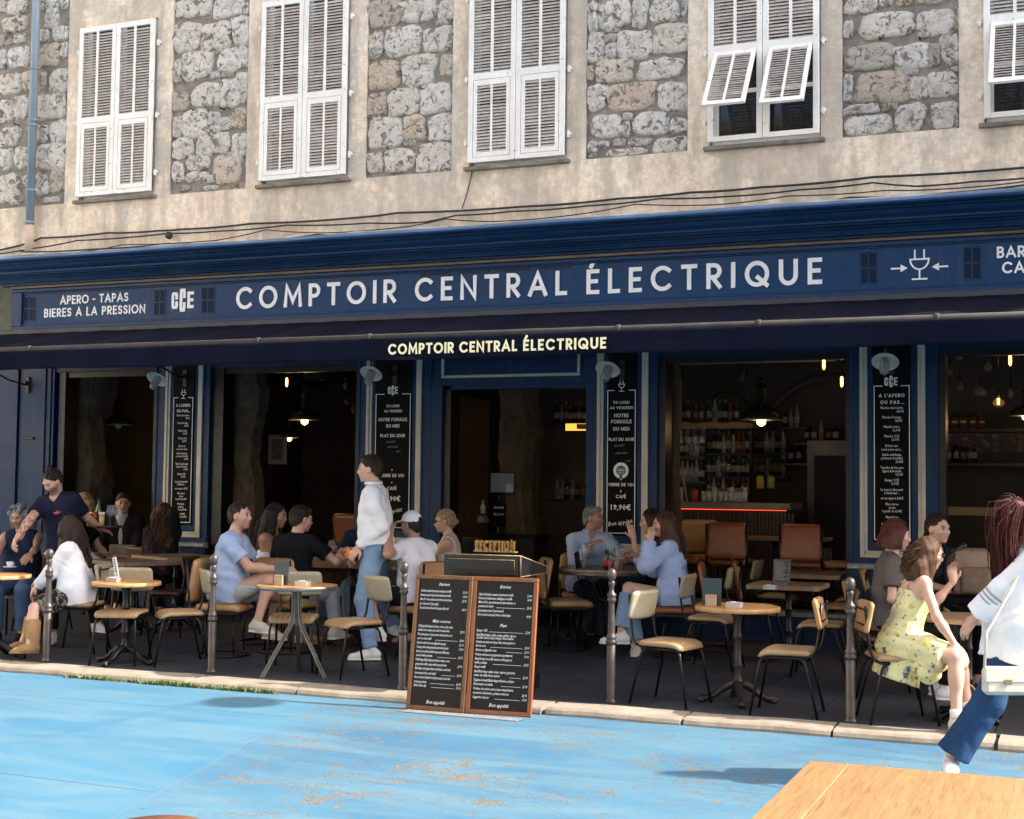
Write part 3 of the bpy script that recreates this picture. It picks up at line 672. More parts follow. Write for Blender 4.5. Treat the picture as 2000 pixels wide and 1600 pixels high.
for a, b in ((820, 882), (896, 958), (972, 1036), (1052, 1117)):
    xa, xb = F(a, 533, FY).x, F(b, 533, FY).x; mb = MB(); n = 8
    for i in range(n):
        u = xa+(xb-xa)*i/n; mb.box(u, u+(xb-xa)/n*.78, FY-.003, FY, 4.112, 4.137)
    sobj(mb, 'grille_shadow', M_DARK)  # dashes of grille shadow, put in as dark strips
# ---------------------------------------------------------------- pilasters
BZ = 1.16      # bottom of the menu boards
def hstroke(mb, txt, cx, z, h, y, s):
    btext(mb, txt, cx, y, z, h*1.35, 'c', .25, 0, s, R(3), 1.0)
def pilaster(x0, x1, g0, g1, b0, b1, kind):
    """g0,g1 outer edges of the grey mould; b0,b1 edges of the board"""
    mb = MB(); mb.box(x0, x1, -.02, .28, .92, 3.56); mb.box(x0-.0, x1+.0, -.06, .28, .10, .88, b=.004)
    mb.box(x0, x0+.03, -.032, -.02, .95, 3.56); mb.box(x1-.03, x1, -.032, -.02, .95, 3.56)
    p = sobj(mb, 'pilaster', M_BLUE)
    mb = MB(); mb.extr([(-.02, .88), (-.10, .885), (-.115, .90), (-.11, .925), (-.095, .94), (-.02, .945)], x0-.02, x1+.02); mb.obj('dado_ledge', simple('ledge_paint', (.30, .32, .36), .5, .5, 14), p)
    mb = MB(); mb.box(x0+.04, x1-.04, -.066, -.06, .20, .82, b=.003); mb.box(x0-.005, x1+.005, -.085, -.06, .10, .2, b=.004); mb.obj('lower_panel', M_BLUED, p)
    mb = MB(); gw = .075; gz = BZ-.155
    def moul(xa, xb, za, zb):
        mb.box(xa, xb, -.046, -.02, za, zb, b=.006)
    moul(g0, g0+gw*.55, gz, 3.5); mb.box(g0+gw*.55, g0+gw, -.034, -.02, gz+.05, 3.5, b=.004); moul(g1-gw*.55, g1, gz, 3.5); mb.box(g1-gw, g1-gw*.55, -.034, -.02, gz+.05, 3.5, b=.004)
    mb.box(g0+gw*.55, g1-gw*.55, -.0455, -.02, gz, gz+.045, b=.005); mb.box(g0+gw*.55, g1-gw*.55, -.034, -.02, gz+.046, gz+.07, b=.004)
    mb.obj('grey_moulding', M_GREYP, p)
    MB().box(b0, b1, -.036, -.021, BZ, 3.5, b=.003).obj('menu_board', M_CHALK, p)
    mb = MB(); cx = (b0+b1)/2; y = -.0375; s = (b1-b0)/.38; fw = .009
    zt = 2.755; i0, i1 = b0+.016, b1-.016
    ribbon(mb, [(cx-.095*s, zt), (i0, zt), (i0, BZ+.03), (i1, BZ+.03), (i1, zt), (cx+.095*s, zt)], fw, y+.001, .001)
    if kind in 'AP': logo(mb, cx, 2.80, .115, y+.001, .001) if kind == 'P' or kind == 'A' else None
    else: icon(mb, cx, 2.80, .115, .008, y+.001, .001)
    Z = lambda zy: F(1742, 680+zy/4, -.035).z
    if kind in 'Aa':
        stext(mb, "A L'APERO", cx, Z(384), .036, w=.19, y=y+.001, depth=.001, align='c', width=.255*s); stext(mb, 'OU PAS...', cx+.005, Z(437), .036, w=.19, y=y+.001, depth=.001, align='c', width=.235*s)
        L = [('Planche charcuterie', 467, 0), ('18,90€', 496, 470), ('Planche fromage', 541, 0), ('18,90€', 569, 455), ('Planche mixte', 615, 0), ('26,90€', 643, 440), ('Planche CCE', 689, 0), ('26,90€', 716, 430), ('Et bien sur,', 764, 0), ('toute notre carte...', 793, 0), ('Salade artichauts,', 834, 1), ('parmesan & truffes', 861, 0), ('20,90€', 889, 462), ('Tranche de foie gras', 935, 0), ('figues & foccacia', 962, 0), ('16,90€', 989, 460), ('Burger CCE', 1033, 0), ('21,90€', 1060, 425), ('Le reste à découvrir', 1107, 0), ("à l'intérieur ...", 1133, 0), ('et nos tapas à 8,50€', 1174, 0), ('Nos verres', 1220, 0), ('de vin', 1248, 0), ('à partir de 6,00€', 1275, 0), ('Nos bières', 1322, 0), ('pression', 1350, 0), ('blanche ou blonde', 1376, 0), ('Nos cocktails', 1418, 0), ('à partir de 10,50€', 1447, 0)]
        for t, zy, rx in L:
            if rx > 1: btext(mb, t, cx+(rx-370)/4*.0048*s, y, Z(zy+8), .036, 'r', 0, .012, .72*s)
            else: btext(mb, t, cx, y, Z(zy+8), .036, 'c', 0, .012, .78*s*min(1, .265/(len(t)*.0137)))
    else:
        wide = kind == 'P'
        Zp = (lambda py: F(771, py, -.035).z) if wide else (lambda py: F(1217, py, -.035).z)
        q = lambda a: 690+a/4.32
        if wide: rows = [('DU LUNDI', 793, .030, .165), ('AU VENDREDI', 803, .030, .235), ('NOTRE FORMULE', 819.5, .038, .37), ('DU MIDI', 832, .038, .17), ('PLAT DU JOUR', 851, .038, .32), ('VERRE DE VIN', 929, .038, .31), ('CAFÉ', 954, .038, .12)]; dia = (918, 943); pr = 974; bo = 999; sz = (863, 873, 882)
        else: rows = [('DU LUNDI', q(415), .030, .185), ('AU VENDREDI', q(460), .030, .265), ('NOTRE', q(525), .040, .165), ('FORMULE', q(577), .040, .235), ('DU MIDI', q(638), .040, .185), ('PLAT DU JOUR', q(727), .034, .29), ('VERRE DE VIN', q(1109), .034, .29), ('CAFÉ', q(1210), .036, .115)]; dia = (q(1065), q(1165)); pr = q(1300); bo = q(1430); sz = (q(780), q(843), q(910))
        s2 = (b1-b0)/.48 if wide else (b1-b0)/.35
        for t, py, h, wd in rows: stext(mb, t, cx, Zp(py)-h/2, h, width=wd*s2, w=.18, y=y+.001, depth=.001, align='c')
        for d in dia:
            z = Zp(d); mb.add([(cx-.009, y, z), (cx, y, z-.013), (cx+.009, y, z), (cx, y, z+.013)], [(0, 1, 2, 3)])
        btext(mb, '19,90€', cx, y, Zp(pr)-.028, .082, 'c', 0, .02, 1.05)
        btext(mb, 'Bon appétit', cx, y, Zp(bo)-.02, .066, 'c', .3, .008, .92*s2, R(9))
        hm = MB(); hstroke(hm, 'SPAGHETTI', cx-.02, Zp(sz[0])-.01, .022, y, .8*s2); hstroke(hm, 'CARBONARA', cx, Zp(sz[1])-.01, .022, y, .8*s2); hstroke(hm, '14,50', cx+.08, Zp(sz[2])-.01, .024, y, .9*s2); hm.obj('chalk_writing', simple('faint_chalk', (.33, .33, .34), .8, .3, 40), p)
        if not wide:
            z = Zp(q(990)); dm = MB()
            n = 28; dm.add([(cx+.088*math.cos(6.283*k/n), y-.001, z+.088*math.sin(6.283*k/n)) for k in range(n)], [tuple(range(n))[::-1]]); dm.add([(cx+.054*math.cos(6.283*k/n), y-.002, z+.054*math.sin(6.283*k/n)) for k in range(n)], [tuple(range(n))[::-1]], 1)
            btext(dm, '2025', cx, y-.003, z-.035, .032, 'c', 0, .01, 1, mi=2); dm.box(cx-.035, cx+.035, y-.0035, y-.003, z+.012, z+.018, 2); dm.box(cx-.04, cx+.04, y-.0035, y-.003, z-.004, z+.002, 2)
            dm.add([(cx-.018, y-.0025, z-.054), (cx-.016, y-.0025, z-.10), (cx, y-.0025, z-.085), (cx+.016, y-.0025, z-.10), (cx+.018, y-.0025, z-.054)], [(0, 1, 2, 3, 4)], 1)
            dm.obj('round_sticker', [M_LETTER, simple('sticker_green', (.06, .10, .09), .5, .1, 3), M_CHALKW], p)
    mb.obj('lettering', M_CHALKW, p)
    return p
PIL = [(-10.92, -10.10, -10.765, -10.20, -10.65, -10.33, 'a'), (-8.0, -7.03, -7.88, -7.15, -7.765, -7.28, 'P'), (-5.03, -4.30, -4.99, -4.40, -4.88, -4.53, 'm'), (-2.24, -1.37, -2.14, -1.49, -2.01, -1.63, 'A'), (1.9, 2.8, 2.05, 2.65, 2.16, 2.54, 'P')]
for p in PIL: pilaster(*p)
# left corner post
mb = MB(); mb.box(-13.12, -12.55, -.02, .3, .1, 3.56); mb.box(-14.2, -13.13, -.03, .3, .1, 3.45); mb.box(-13.2, -13.135, -.05, -.03, .1, 3.45); mb.box(-12.72, -12.68, -.04, -.02, .3, 3.56, b=.004); mb.box(-12.62, -12.59, -.04, -.02, .3, 3.56, b=.004); mb.box(-12.50, -12.46, .02, .3, .1, 3.56); mb.box(-13.12, -12.55, -.06, -.02, .1, .9, b=.005); sobj(mb, 'corner_post', M_BLUE)
MB().box(-13.04, -12.86, -.045, -.02, 2.23, 2.27, b=.003).obj('bolt_plate', M_BLACK, shop, -SX)
# lintel over everything, transom over the door
mb = MB(); mb.box(-12.55, XR, .0, .28, 3.12, 3.56); sobj(mb, 'lintel', M_BLUED)
mb = MB(); mb.box(-7.03, -5.03, -.015, .25, 2.845, 3.12); mb.box(-7.03, -6.89, -.03, .25, .1, 2.845, b=.004); mb.box(-5.12, -5.03, -.03, .25, .1, 2.845, b=.004); mb.box(-6.89, -5.12, .02, .2, 2.80, 2.845); sobj(mb, 'door_frame', M_BLUE)
mb = MB(); z0, z1, xa, xb = 2.93, 3.30, -6.90, -5.19
for (p, q, r_, s_) in ((xa, xb, z0, z0+.035), (xa, xa+.035, z0+.035, z1), (xb-.035, xb, z0+.035, z1)): mb.box(p, q, -.042, -.015, r_, s_, b=.008)
sobj(mb, 'transom_moulding', M_GREYP)
# sills and base walls under the openings (window floor is higher than the terrace)
IZ = .42
for a, b in ((-12.5, -10.92), (-10.10, -8.0), (-4.30, -2.24), (-1.37, 1.9)):
    mb = MB(); mb.box(a, b, -.03, .3, .1, .37); mb.box(a, b, -.045, -.03, .1, .19)
    sobj(mb, 'base_wall', M_BLUED)
    mb = MB(); mb.box(a, b, -.07, .32, .37, .415, b=.006); sobj(mb, 'worn_sill', simple('worn_sill', (.24, .235, .22), .7, .6, 9, bump=.3, kind='World'))
# ---------------------------------------------------------------- wall lamps
def wall_lamp(px, py, bx, bz, lab):
    y = -.50; p = F(px, py, y); root = empty('wall_lamp', (bx, -.04, bz), 0, lab, 'wall lamp', 'enamel lamps on the pilasters')
    o = Vector((bx, -.04, bz))
    M_EN = simple('white_enamel', (.86, .82, .74), .3, .06, 3)
    d = Vector(p)-o
    mb = MB(); mb.box(-.028, .028, -.008, .004, -.13, .09, b=.004); mb.tube([(0, -.01, .02), (0, -.06, -.02), (d.x*.45, d.y*.5, .03), (d.x*.85, d.y*.85, d.z+.16), (d.x, d.y-.01, d.z+.15), (d.x, d.y, d.z+.06)], .012, 8); mb.lathe([(.02, 0), (.02, .05)], 10, (0, -.03, -.03)); mb.obj('arm', M_IRON, root)
    rot = Matrix.Translation(d) @ Matrix.Rotation(R(-36), 4, 'X')
    mb = MB(); mb.lathe([(.035, .085), (.05, .055), (.07, .035), (.128, .006), (.134, -.002), (.126, .002), (.07, .028), (.035, .03)], 28); mb.xf(rot); mb.obj('shade', M_EN, root)
    mb = MB(); mb.lathe([(.050, .03), (.052, -.07), (.050, -.115), (.038, -.145), (.018, -.158), (.004, -.160)], 18); mb.xf(rot); mb.obj('glass_jar', glass('jar_glass', (.42, .43, .43), .05, .55), root)
    mb = MB(); mb.lathe([(.016, .03), (.018, .0), (.026, -.03), (.022, -.06), (.005, -.07)], 12); mb.xf(rot); mb.obj('bulb', simple('bulb_frost', (.6, .6, .58), .3, .05, 3), root)
wall_lamp(307, 741, -10.47, 3.02, 'white enamel lamp with glass jar on the leftmost menu pilaster')
wall_lamp(725, 730, -7.50, 3.0, 'white enamel lamp with glass jar above the menu board left of the doorway')
wall_lamp(1187, 722, -4.70, 3.0, 'white enamel lamp with glass jar above the narrow menu board right of the doorway')
wall_lamp(1729, 707, -1.82, 3.0, 'white enamel lamp with glass jar above the rightmost menu board, over the double-C logo')
wall_lamp(-25, 748, -12.98, 2.98, 'wall lamp bracket on the blue corner post at the left edge')

# ================================================================== AWNING
aw = empty('awning', (-4, -.35, 3.6), 0, 'long navy canvas awning with a lettered hanging valance over the terrace', 'awning'); AX = Vector((-4, -.35, 3.6))
def aobj(mb, name, mats): o = mb.obj(name, mats, aw); o.location = -AX; return o
AY0, AY1, AZ0, AZ1 = -.36, -4.0, 3.60, 2.985; AXL, AXR = -13.25, 4.6
M_CANV = simple('awning_canvas', (.0035, .0045, .013), .9, .35, 2.5, kind='World', stretch=(1, 1, 1), bump=.2, bscale=9, spec=.08)
t = NT('valance_canvas'); v = t.co((1, 1, 1), 'World'); n = t.noise(t.co((3, 1, .8), 'World'), 1.6, 6, .7); fd = t.noise(t.co((22, 1, .7), 'World'), 2.0, 4); rg = t.noise(t.co((.8, 1, 9), 'World'), 1.5, 5, .6)
c = t.ramp(n, [(.3, (.0028, .004, .0125)), (.7, (.006, .008, .021))]); c = t.mix(t.math('MULTIPLY', t.ramp(fd, [(.56, 0), (.75, .35)]), t.ramp(t.noise(v, .6, 3), [(.56, 0), (.66, 1)])), c, (.10, .10, .12)); c = t.mix(t.ramp(rg, [(.62, 0), (.8, .25)]), c, (.09, .08, .09))
t.set(Base_Color=c, Roughness=.9); t.b.inputs['Specular IOR Level'].default_value = .08; M_VAL = t.m
mb = MB(); mb.box(XL-.15, XR, -.40, -.21, 3.585, 3.655, b=.01); aobj(mb, 'cassette', simple('awning_rail', (.028, .036, .055), .6, .3, 3, metal=.0, kind='World'))
nx, ny = 150, 16; vs = []; fs = []
for j in range(ny+1):
    q = j/ny
    for i in range(nx+1):
        x = AXL+(AXR-AXL)*i/nx
        sag = -.10*math.sin(math.pi*q)-.028*math.sin(math.pi*min(1, q*1.3))*(1+math.sin(x*5.6+1.1*math.sin(x*.9)+q*1.2))
        vs.append((x, AY0+(AY1-AY0)*q, AZ0+(AZ1-AZ0)*q+sag+.006*math.sin(x*13+q*9)))
for j in range(ny):
    for i in range(nx): a = j*(nx+1)+i; fs.append((a, a+1, a+nx+2, a+nx+1))
mb = MB(); mb.add(vs, fs, 0, True); o = aobj(mb, 'canvas', M_CANV); sm = o.modifiers.new('s', 'SOLIDIFY'); sm.thickness = .004
vs = []; fs = []; nz = 8
for j in range(nz+1):
    q = j/nz
    for i in range(nx*2+1):
        x = AXL+(AXR-AXL)*i/(nx*2)
        vs.append((x, AY1-.045+.012*q*math.sin(x*3.1+.8*math.sin(x*1.7))+.006*q*math.sin(x*11+1.5*math.sin(x*2)), AZ1-.045-q*(.183+.006*math.sin(x*2.2))))
for j in range(nz):
    for i in range(nx*2): a = j*(nx*2+1)+i; fs.append((a, a+nx*2+1, a+nx*2+2, a+1))
mb = MB(); mb.add(vs, fs, 0, True); o = aobj(mb, 'valance', M_VAL); sm = o.modifiers.new('s', 'SOLIDIFY'); sm.thickness = .003
mb = MB(); mb.tube([(AXL-.02, AY1, AZ1-.03), (AXR, AY1, AZ1-.03)], .032, 12); 
for px in (58, 505, 722, 1208, 1482, 1830): x = F(px, 680, AY1).x; mb.lathe([(.034, -.02), (.040, -.015), (.040, .015), (.034, .02)], 12); n_ = len(mb.v)-48; mb.v[n_:] = [(z+x, y+AY1, xx+AZ1-.03) for (xx, y, z) in mb.v[n_:]]
aobj(mb, 'front_bar', simple('awning_bar', (.028, .025, .023), .8, .35, 6, metal=.0, kind='World'))
mb = MB(); yl = AY1-.075
xa = F(757, 680, yl).x; xb = F(1183, 672, yl).x; zz = AZ1-.045-.142; h = .092
xc = [F(p, 680, yl).x for p in (757, 885, 896, 1009, 1021, 1183)]
for wd, a, b in (('COMPTOIR', xc[0], xc[1]), ('CENTRAL', xc[2], xc[3]), ('ÉLECTRIQUE', xc[4], xc[5])): stext(mb, wd, a, zz, h, width=b-a, w=.20, y=yl+.012, depth=.003)
aobj(mb, 'lettering', M_GOLD)
mb = MB()
for x in (-11.5, -8.6, -5.2, -1.8, 1.6):
    mb.tube([(x, -.35, 3.56), (x+.25, -2.3, 3.02), (x, AY1+.03, AZ1-.05)], .022, 8)
aobj(mb, 'folding_arm', M_BLACK)

# ================================================================== INTERIOR
room = empty('interior_room', (-6, 3, .42)); tag(room, kind='structure'); RX = Vector((-6, 3, .42))
def robj(mb, name, mats): o = mb.obj(name, mats, room); o.location = -RX; return o
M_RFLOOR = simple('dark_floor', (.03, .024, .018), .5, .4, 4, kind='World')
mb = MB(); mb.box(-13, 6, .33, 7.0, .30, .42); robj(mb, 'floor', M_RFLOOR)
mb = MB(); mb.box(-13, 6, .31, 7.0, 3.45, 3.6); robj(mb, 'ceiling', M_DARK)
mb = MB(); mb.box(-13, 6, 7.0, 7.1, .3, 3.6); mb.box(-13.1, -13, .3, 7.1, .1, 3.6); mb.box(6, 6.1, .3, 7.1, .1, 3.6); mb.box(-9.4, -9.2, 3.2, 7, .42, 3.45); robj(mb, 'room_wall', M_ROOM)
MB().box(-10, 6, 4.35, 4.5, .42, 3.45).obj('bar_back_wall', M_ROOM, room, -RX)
def rough_post(px0, px1, y, name, col, lab, z0=.42, z1=3.45, amp=.05, dep=.35, seed=1):
    a, b = F(px0, 850, y).x, F(px1, 850, y).x; r = random.Random(seed); n = 26; vs = []; fs = []; m = 12
    for i in range(n+1):
        z = z0+(z1-z0)*i/n; wl = amp*(r.random()-.5); wr = amp*(r.random()-.5)+amp*.8*math.sin(i*.55+seed)
        for k in range(m):
            an = 2*math.pi*k/m; c, s = math.cos(an), math.sin(an); e = 6; rr = (abs(c)**e+abs(s)**e)**(-1/e)*(1+r.uniform(-.03, .03))
            x = (a+b)/2+c*rr*(b-a)/2+(wr if c > .3 else wl if c < -.3 else 0); vs.append((x, y+dep/2+s*rr*dep/2, z))
    for i in range(n):
        for k in range(m): p = i*m+k; q = i*m+(k+1) % m; fs.append((p, q, q+m, p+m))
    fs.append(tuple(range(m))[::-1]); mb = MB(); mb.add(vs, fs, 0, False)
    t = NT(name); v = t.co((1, 1, 1), 'World'); nn = t.noise(v, 3, 8, .7, 1); n2 = t.noise(t.co((3, 3, 1), 'World'), 6, 8, .75)
    c = t.ramp(nn, [(.35, tuple(x*.55 for x in col)), (.55, col), (.7, tuple(x*1.3 for x in col))]); c = t.mix(t.ramp(n2, [(.36, .7), (.44, 0)]), c, (.05, .03, .02)); t.bump(t.math('ADD', nn, n2), 1, .04); t.set(Base_Color=c, Roughness=.9)
    o = mb.obj(name, t.m); tag(o, lab, 'pillar'); return o
rough_post(97, 166, .35, 'stone_pillar', (.20, .155, .105), 'rough brown stone pillar just inside the leftmost opening, behind the waiter with the topknot', seed=1, dep=.5)
rough_post(160, 188, .62, 'stone_pillar', (.10, .08, .06), 'darker notched stone edge standing right of the brown pillar in the leftmost opening', seed=2, amp=.10)
rough_post(434, 490, .35, 'stone_pillar', (.21, .16, .11), 'tall worn stone and timber pillar inside the second opening, behind the man in the light blue t-shirt', seed=3, amp=.06, dep=.4)
rough_post(1300, 1322, .35, 'timber_post', (.10, .065, .035), 'brown timber post at the left side of the bar opening, behind the blue blouse', seed=4, amp=.02, dep=.2)
rough_post(970, 1040, 2.6, 'plastered_pillar', (.12, .095, .065), 'cracked plastered pillar seen through the doorway', seed=5, amp=.05, dep=.4)
# black window jambs and folded casements
for a, b in ((-12.46, -12.40), (-10.98, -10.92), (-10.10, -9.93), (-8.05, -8.0), (-6.89, -6.80), (-4.30, -4.22), (-2.29, -2.24), (-1.37, -1.30)): mb = MB(); mb.box(a, b, .02, .27, .42, 3.12); sobj(mb, 'black_jamb', M_BLACK)
for a, b in ((-12.40, -10.98), (-10.10, -8.05), (-4.22, -2.29), (-1.3, 1.9)): mb = MB(); mb.box(a, b, .05, .12, 3.05, 3.12); sobj(mb, 'black_rail', M_BLACK)
ds = MB(); ds.box(-.02, .02, 0, .9, .42, 2.75, b=.004); ds.box(.02, .03, .28, .31, 1.3, 1.6)
o = ds.obj('open_door_leaf', simple('brown_door', (.06, .03, .015), .5, .3, 4), shop, Vector((-6.82, .25, 0))-SX)
# ---------------------------------------------------------------- bar counter
bar = empty('bar_counter', F(1400, 1000, 2.0)*1, 0, 'dark slatted bar counter with a grey top and a red light strip under its edge', 'bar'); bar.location = (-4, 2.3, .42); OX = Vector((-4, 2.3, .42))
xa, xb = -5.6, F(1545, 985, 2.2).x
MB().box(xa, xb, 2.15, 2.9, 1.44, 1.52, b=.006).obj('counter_top', simple('counter_grey', (.13, .12, .11), .4, .3, 4), bar, -OX)
mb = MB(); mb.box(xa+.05, xb-.08, 2.3, 2.8, .42, 1.44)
n = int((xb-xa)/.045)
for i in range(n): mb.box(xa+.06+i*.045, xa+.085+i*.045, 2.28, 2.3, .5, 1.40)
mb.obj('slatted_front', simple('bar_front', (.03, .014, .008), .5, .3, 5), bar, -OX)
mb = MB(); mb.tube([(xa+.02, 2.17, 1.432), (xb-.05, 2.17, 1.432)], .006, 6); mb.obj('light_strip', emis('red_strip', (1, .08, .02), .45), bar, -OX)
# timber shelf, bottles, glasses
M_AMB = wood('timber_shelf', (.16, .10, .04), (.34, .22, .09), .6, (1, 8, 8))
sh = empty('timber_shelf', (0, 0, 0), 0, 'thick honey-coloured timber shelf hanging above the bar', 'shelf'); a = F(1316, 832, 3.0); b = F(1470, 832, 3.0); sh.location = (a.x, 3.0, a.z)
mb = MB(); n = 14
for i in range(n):
    mb.box((b.x-a.x)*i/n, (b.x-a.x)*(i+1)/n, -.02-.01*math.sin(i*1.7), .3, -.035+.006*math.sin(i*2.1), .04+.008*math.sin(i*1.3))
mb.box(-1.35, 0, 0, .3, -.03, .035); mb.obj('board', M_AMB, sh)
mb = MB(); mb.tube([(0.1, .1, .04), (.1, .1, .9)], .008, 6); mb.tube([(b.x-a.x-.1, .1, .04), (b.x-a.x-.1, .1, .9)], .008, 6); mb.obj('hanger', M_BLACK, sh)
GB = [glass('bottle_green', (.02, .05, .03), .08, .93), glass('bottle_amber', (.12, .05, .015), .08, .93), glass('bottle_clear', (.35, .38, .38), .06, .55), glass('bottle_dark', (.01, .012, .012), .06, .97)]
def bottle_me(kind, mt, lab=True):
    mb = MB(); h = (.30, .27, .24)[kind]; r_ = (.037, .043, .034)[kind]
    mb.lathe([(.001, 0), (r_, .003), (r_, h*.58), (r_*.8, h*.68), (.014, h*.80), (.013, h*.96), (.015, h*.97), (.015, h), (.001, h)], 12)
    root_me = mb.mesh('bottle', [mt])
    return root_me, h, r_
BM = [bottle_me(k, m) for k in range(3) for m in GB]
LAB = MB(); LAB.lathe([(.0375, .06), (.0375, .145)], 12); LABM = [LAB.mesh('label', simple('paper_label_%d' % k, c, .7, .1, 30)) for k, c in enumerate([(.22, .20, .17), (.16, .10, .05), (.26, .26, .26)])]
ORD = ['first', 'second', 'third', 'fourth', 'fifth', 'sixth', 'seventh', 'eighth', 'ninth', 'tenth', 'eleventh', 'twelfth']
def bottle(x, y, z, g, lab):
    me, h, r_ = BM[random.randrange(len(BM))]; o = link('bottle', me, None, (x, y, z)); tag(o, lab, 'bottle', g)
    l = link('label', random.choice(LABM), o, None, (0, 0, random.random()*6)); k = (r_+.0006)/.0375; l.scale = (k, k, 1)
for k_, px in enumerate((1322, 1333, 1344, 1359, 1371, 1386, 1396, 1406, 1417, 1427, 1437)):
    p = F(px, 818, 3.1); bottle(p.x, 3.1+random.uniform(-.03, .03), a.z+.05, 'bottles on the timber shelf', '%s bottle from the left on the honey-coloured timber shelf above the bar' % ORD[k_])
ar = empty('arched_rack', F(1422, 1000, 3.3), 0, 'tall black arched metal rack filled with bottles and glassware behind the bar', 'rack'); ax = ar.location.copy(); ar.location.z = .42
l, r_ = F(1376, 900, 3.3).x-ax.x, F(1466, 900, 3.3).x-ax.x; cx = (l+r_)/2; rad = (r_-l)/2; zt = F(1420, 765, 3.3).z-.42-rad
mb = MB(); mb.tube([(l, 0, 0), (l, 0, zt)]+[(cx-rad*math.cos(R(i*12)), 0, zt+rad*math.sin(R(i*12))) for i in range(1, 15)]+[(r_, 0, zt), (r_, 0, 0)], .018, 8)
mb.obj('arch_frame', M_BLACK, ar)
SZ = [F(1420, y_, 3.3).z for y_ in (885, 931, 975)]
for z in SZ: mb = MB(); mb.box(l, r_, -.02, .25, z-.42-.02, z-.42); mb.obj('shelf', M_BLACK, ar)
for nm_, z in zip(('top', 'middle', 'lowest'), SZ):
    for i in range(9):
        bottle(ax.x+l+.04+i*(r_-l-.08)/8, 3.36, z, 'bottles in the arched rack', '%s bottle from the left on the %s shelf of the black arched rack' % (ORD[i], nm_))
for (x0, x1, py, g, lab) in ((1475, 1500, 835, 'bottles right of the pendant lamp', 'dark bottle from the left on the shelf just right of the pendant lamp'), (1532, 1556, 835, 'bottles right of the pendant lamp', 'dark bottle from the left on the shelf nearest the dark arch'), (1575, 1632, 865, 'bottles under the dark arch', 'clear bottle from the left on the shelf below the dark arch'), (1530, 1560, 905, 'bottles under the dark arch', 'bottle from the left on the lower shelf at the right of the bar')):
    n = max(2, int((x1-x0)/12))
    z = F(x0, py, 4.1).z; xa_, xb_ = F(x0, py, 4.1).x, F(x1, py, 4.1).x
    mb = MB(); mb.box(xa_-.15, xb_+.15, 4.0, 4.35, z-.03, z); s_ = mb.obj('wall_shelf', M_BLACK); tag(s_, 'black wall shelf carrying %s' % ('the bottles beside the pendant lamp' if x0 < 1530 else 'the clear bottles under the arch' if 840 < py < 890 else 'the lower bottles under the arch' if py > 890 else 'the bottles nearest the arch'), 'shelf')
    for i in range(n+1): bottle(xa_+(xb_-xa_)*i/n, 4.12, z, g, ORD[i]+' '+lab)
for px in range(1842, 1862, 12): pass
# shelves seen in the right-hand opening and through the door
z = F(1880, 905, 4.1).z; xa_, xb_ = F(1838, 900, 4.1).x, F(2010, 900, 4.1).x
mb = MB(); mb.box(xa_-.1, xb_+.5, 3.95, 4.35, z-.04, z); tag(mb.obj('wall_shelf', M_BLACK), 'long black shelf with labelled wine bottles in the right-hand opening', 'shelf')
for k_, px in enumerate((1841, 1853, 1867, 1881, 1895, 1903)): bottle(F(px, 900, 4.1).x, 4.1, z, 'wine bottles in the right-hand opening', ORD[k_]+' wine bottle from the left with a pale label in the right-hand opening')
z = F(1880, 838, 4.1).z
mb = MB(); mb.box(xa_-.1, xb_+.5, 3.95, 4.35, z-.04, z); tag(mb.obj('wall_shelf', M_BLACK), 'upper black shelf with squat jars in the right-hand opening', 'shelf')
for k_, px in enumerate((1848, 1865, 1882, 1900, 1917)):
    mb = MB(); mb.lathe([(.001, 0), (.06, .004), (.062, .14), (.05, .155), (.02, .165), (.018, .21), (.001, .212)], 14); o = mb.obj('jar', GB[1], None, (F(px, 830, 4.1).x, 4.1, z)); tag(o, ORD[k_]+' squat amber jar from the left in the right-hand opening', 'jar', 'amber jars in a row')
mb = MB(); a_ = F(1838, 990, 1.6); b_ = F(2010, 990, 1.6); mb.box(a_.x, b_.x+1, 1.6, 1.75, a_.z-.09, a_.z+.0); tag(mb.obj('bench_rail', M_AMB), 'pale timber rail across the right-hand opening behind the girl with slick hair', 'rail')
# dim red-brown picture strip
t = NT('lit_mural'); v = t.co((1, 1, 1), 'World'); n = t.noise(v, 3, 8, .8, 3); c = t.ramp(n, [(.5, (.02, .015, .02)), (.58, (.16, .06, .03)), (.62, (.40, .18, .08)), (.68, (.06, .03, .03))]); t.set(Base_Color=c, Roughness=.6)
a_ = F(1850, 850, 4.34); b_ = F(2010, 875, 4.34); MB().box(a_.x, b_.x+.6, 4.33, 4.345, b_.z-.05, a_.z+.02).obj('mural', t.m); tag(bpy.data.objects['mural'], 'dark mural strip with copper branch pattern between the shelves at the right', 'mural')
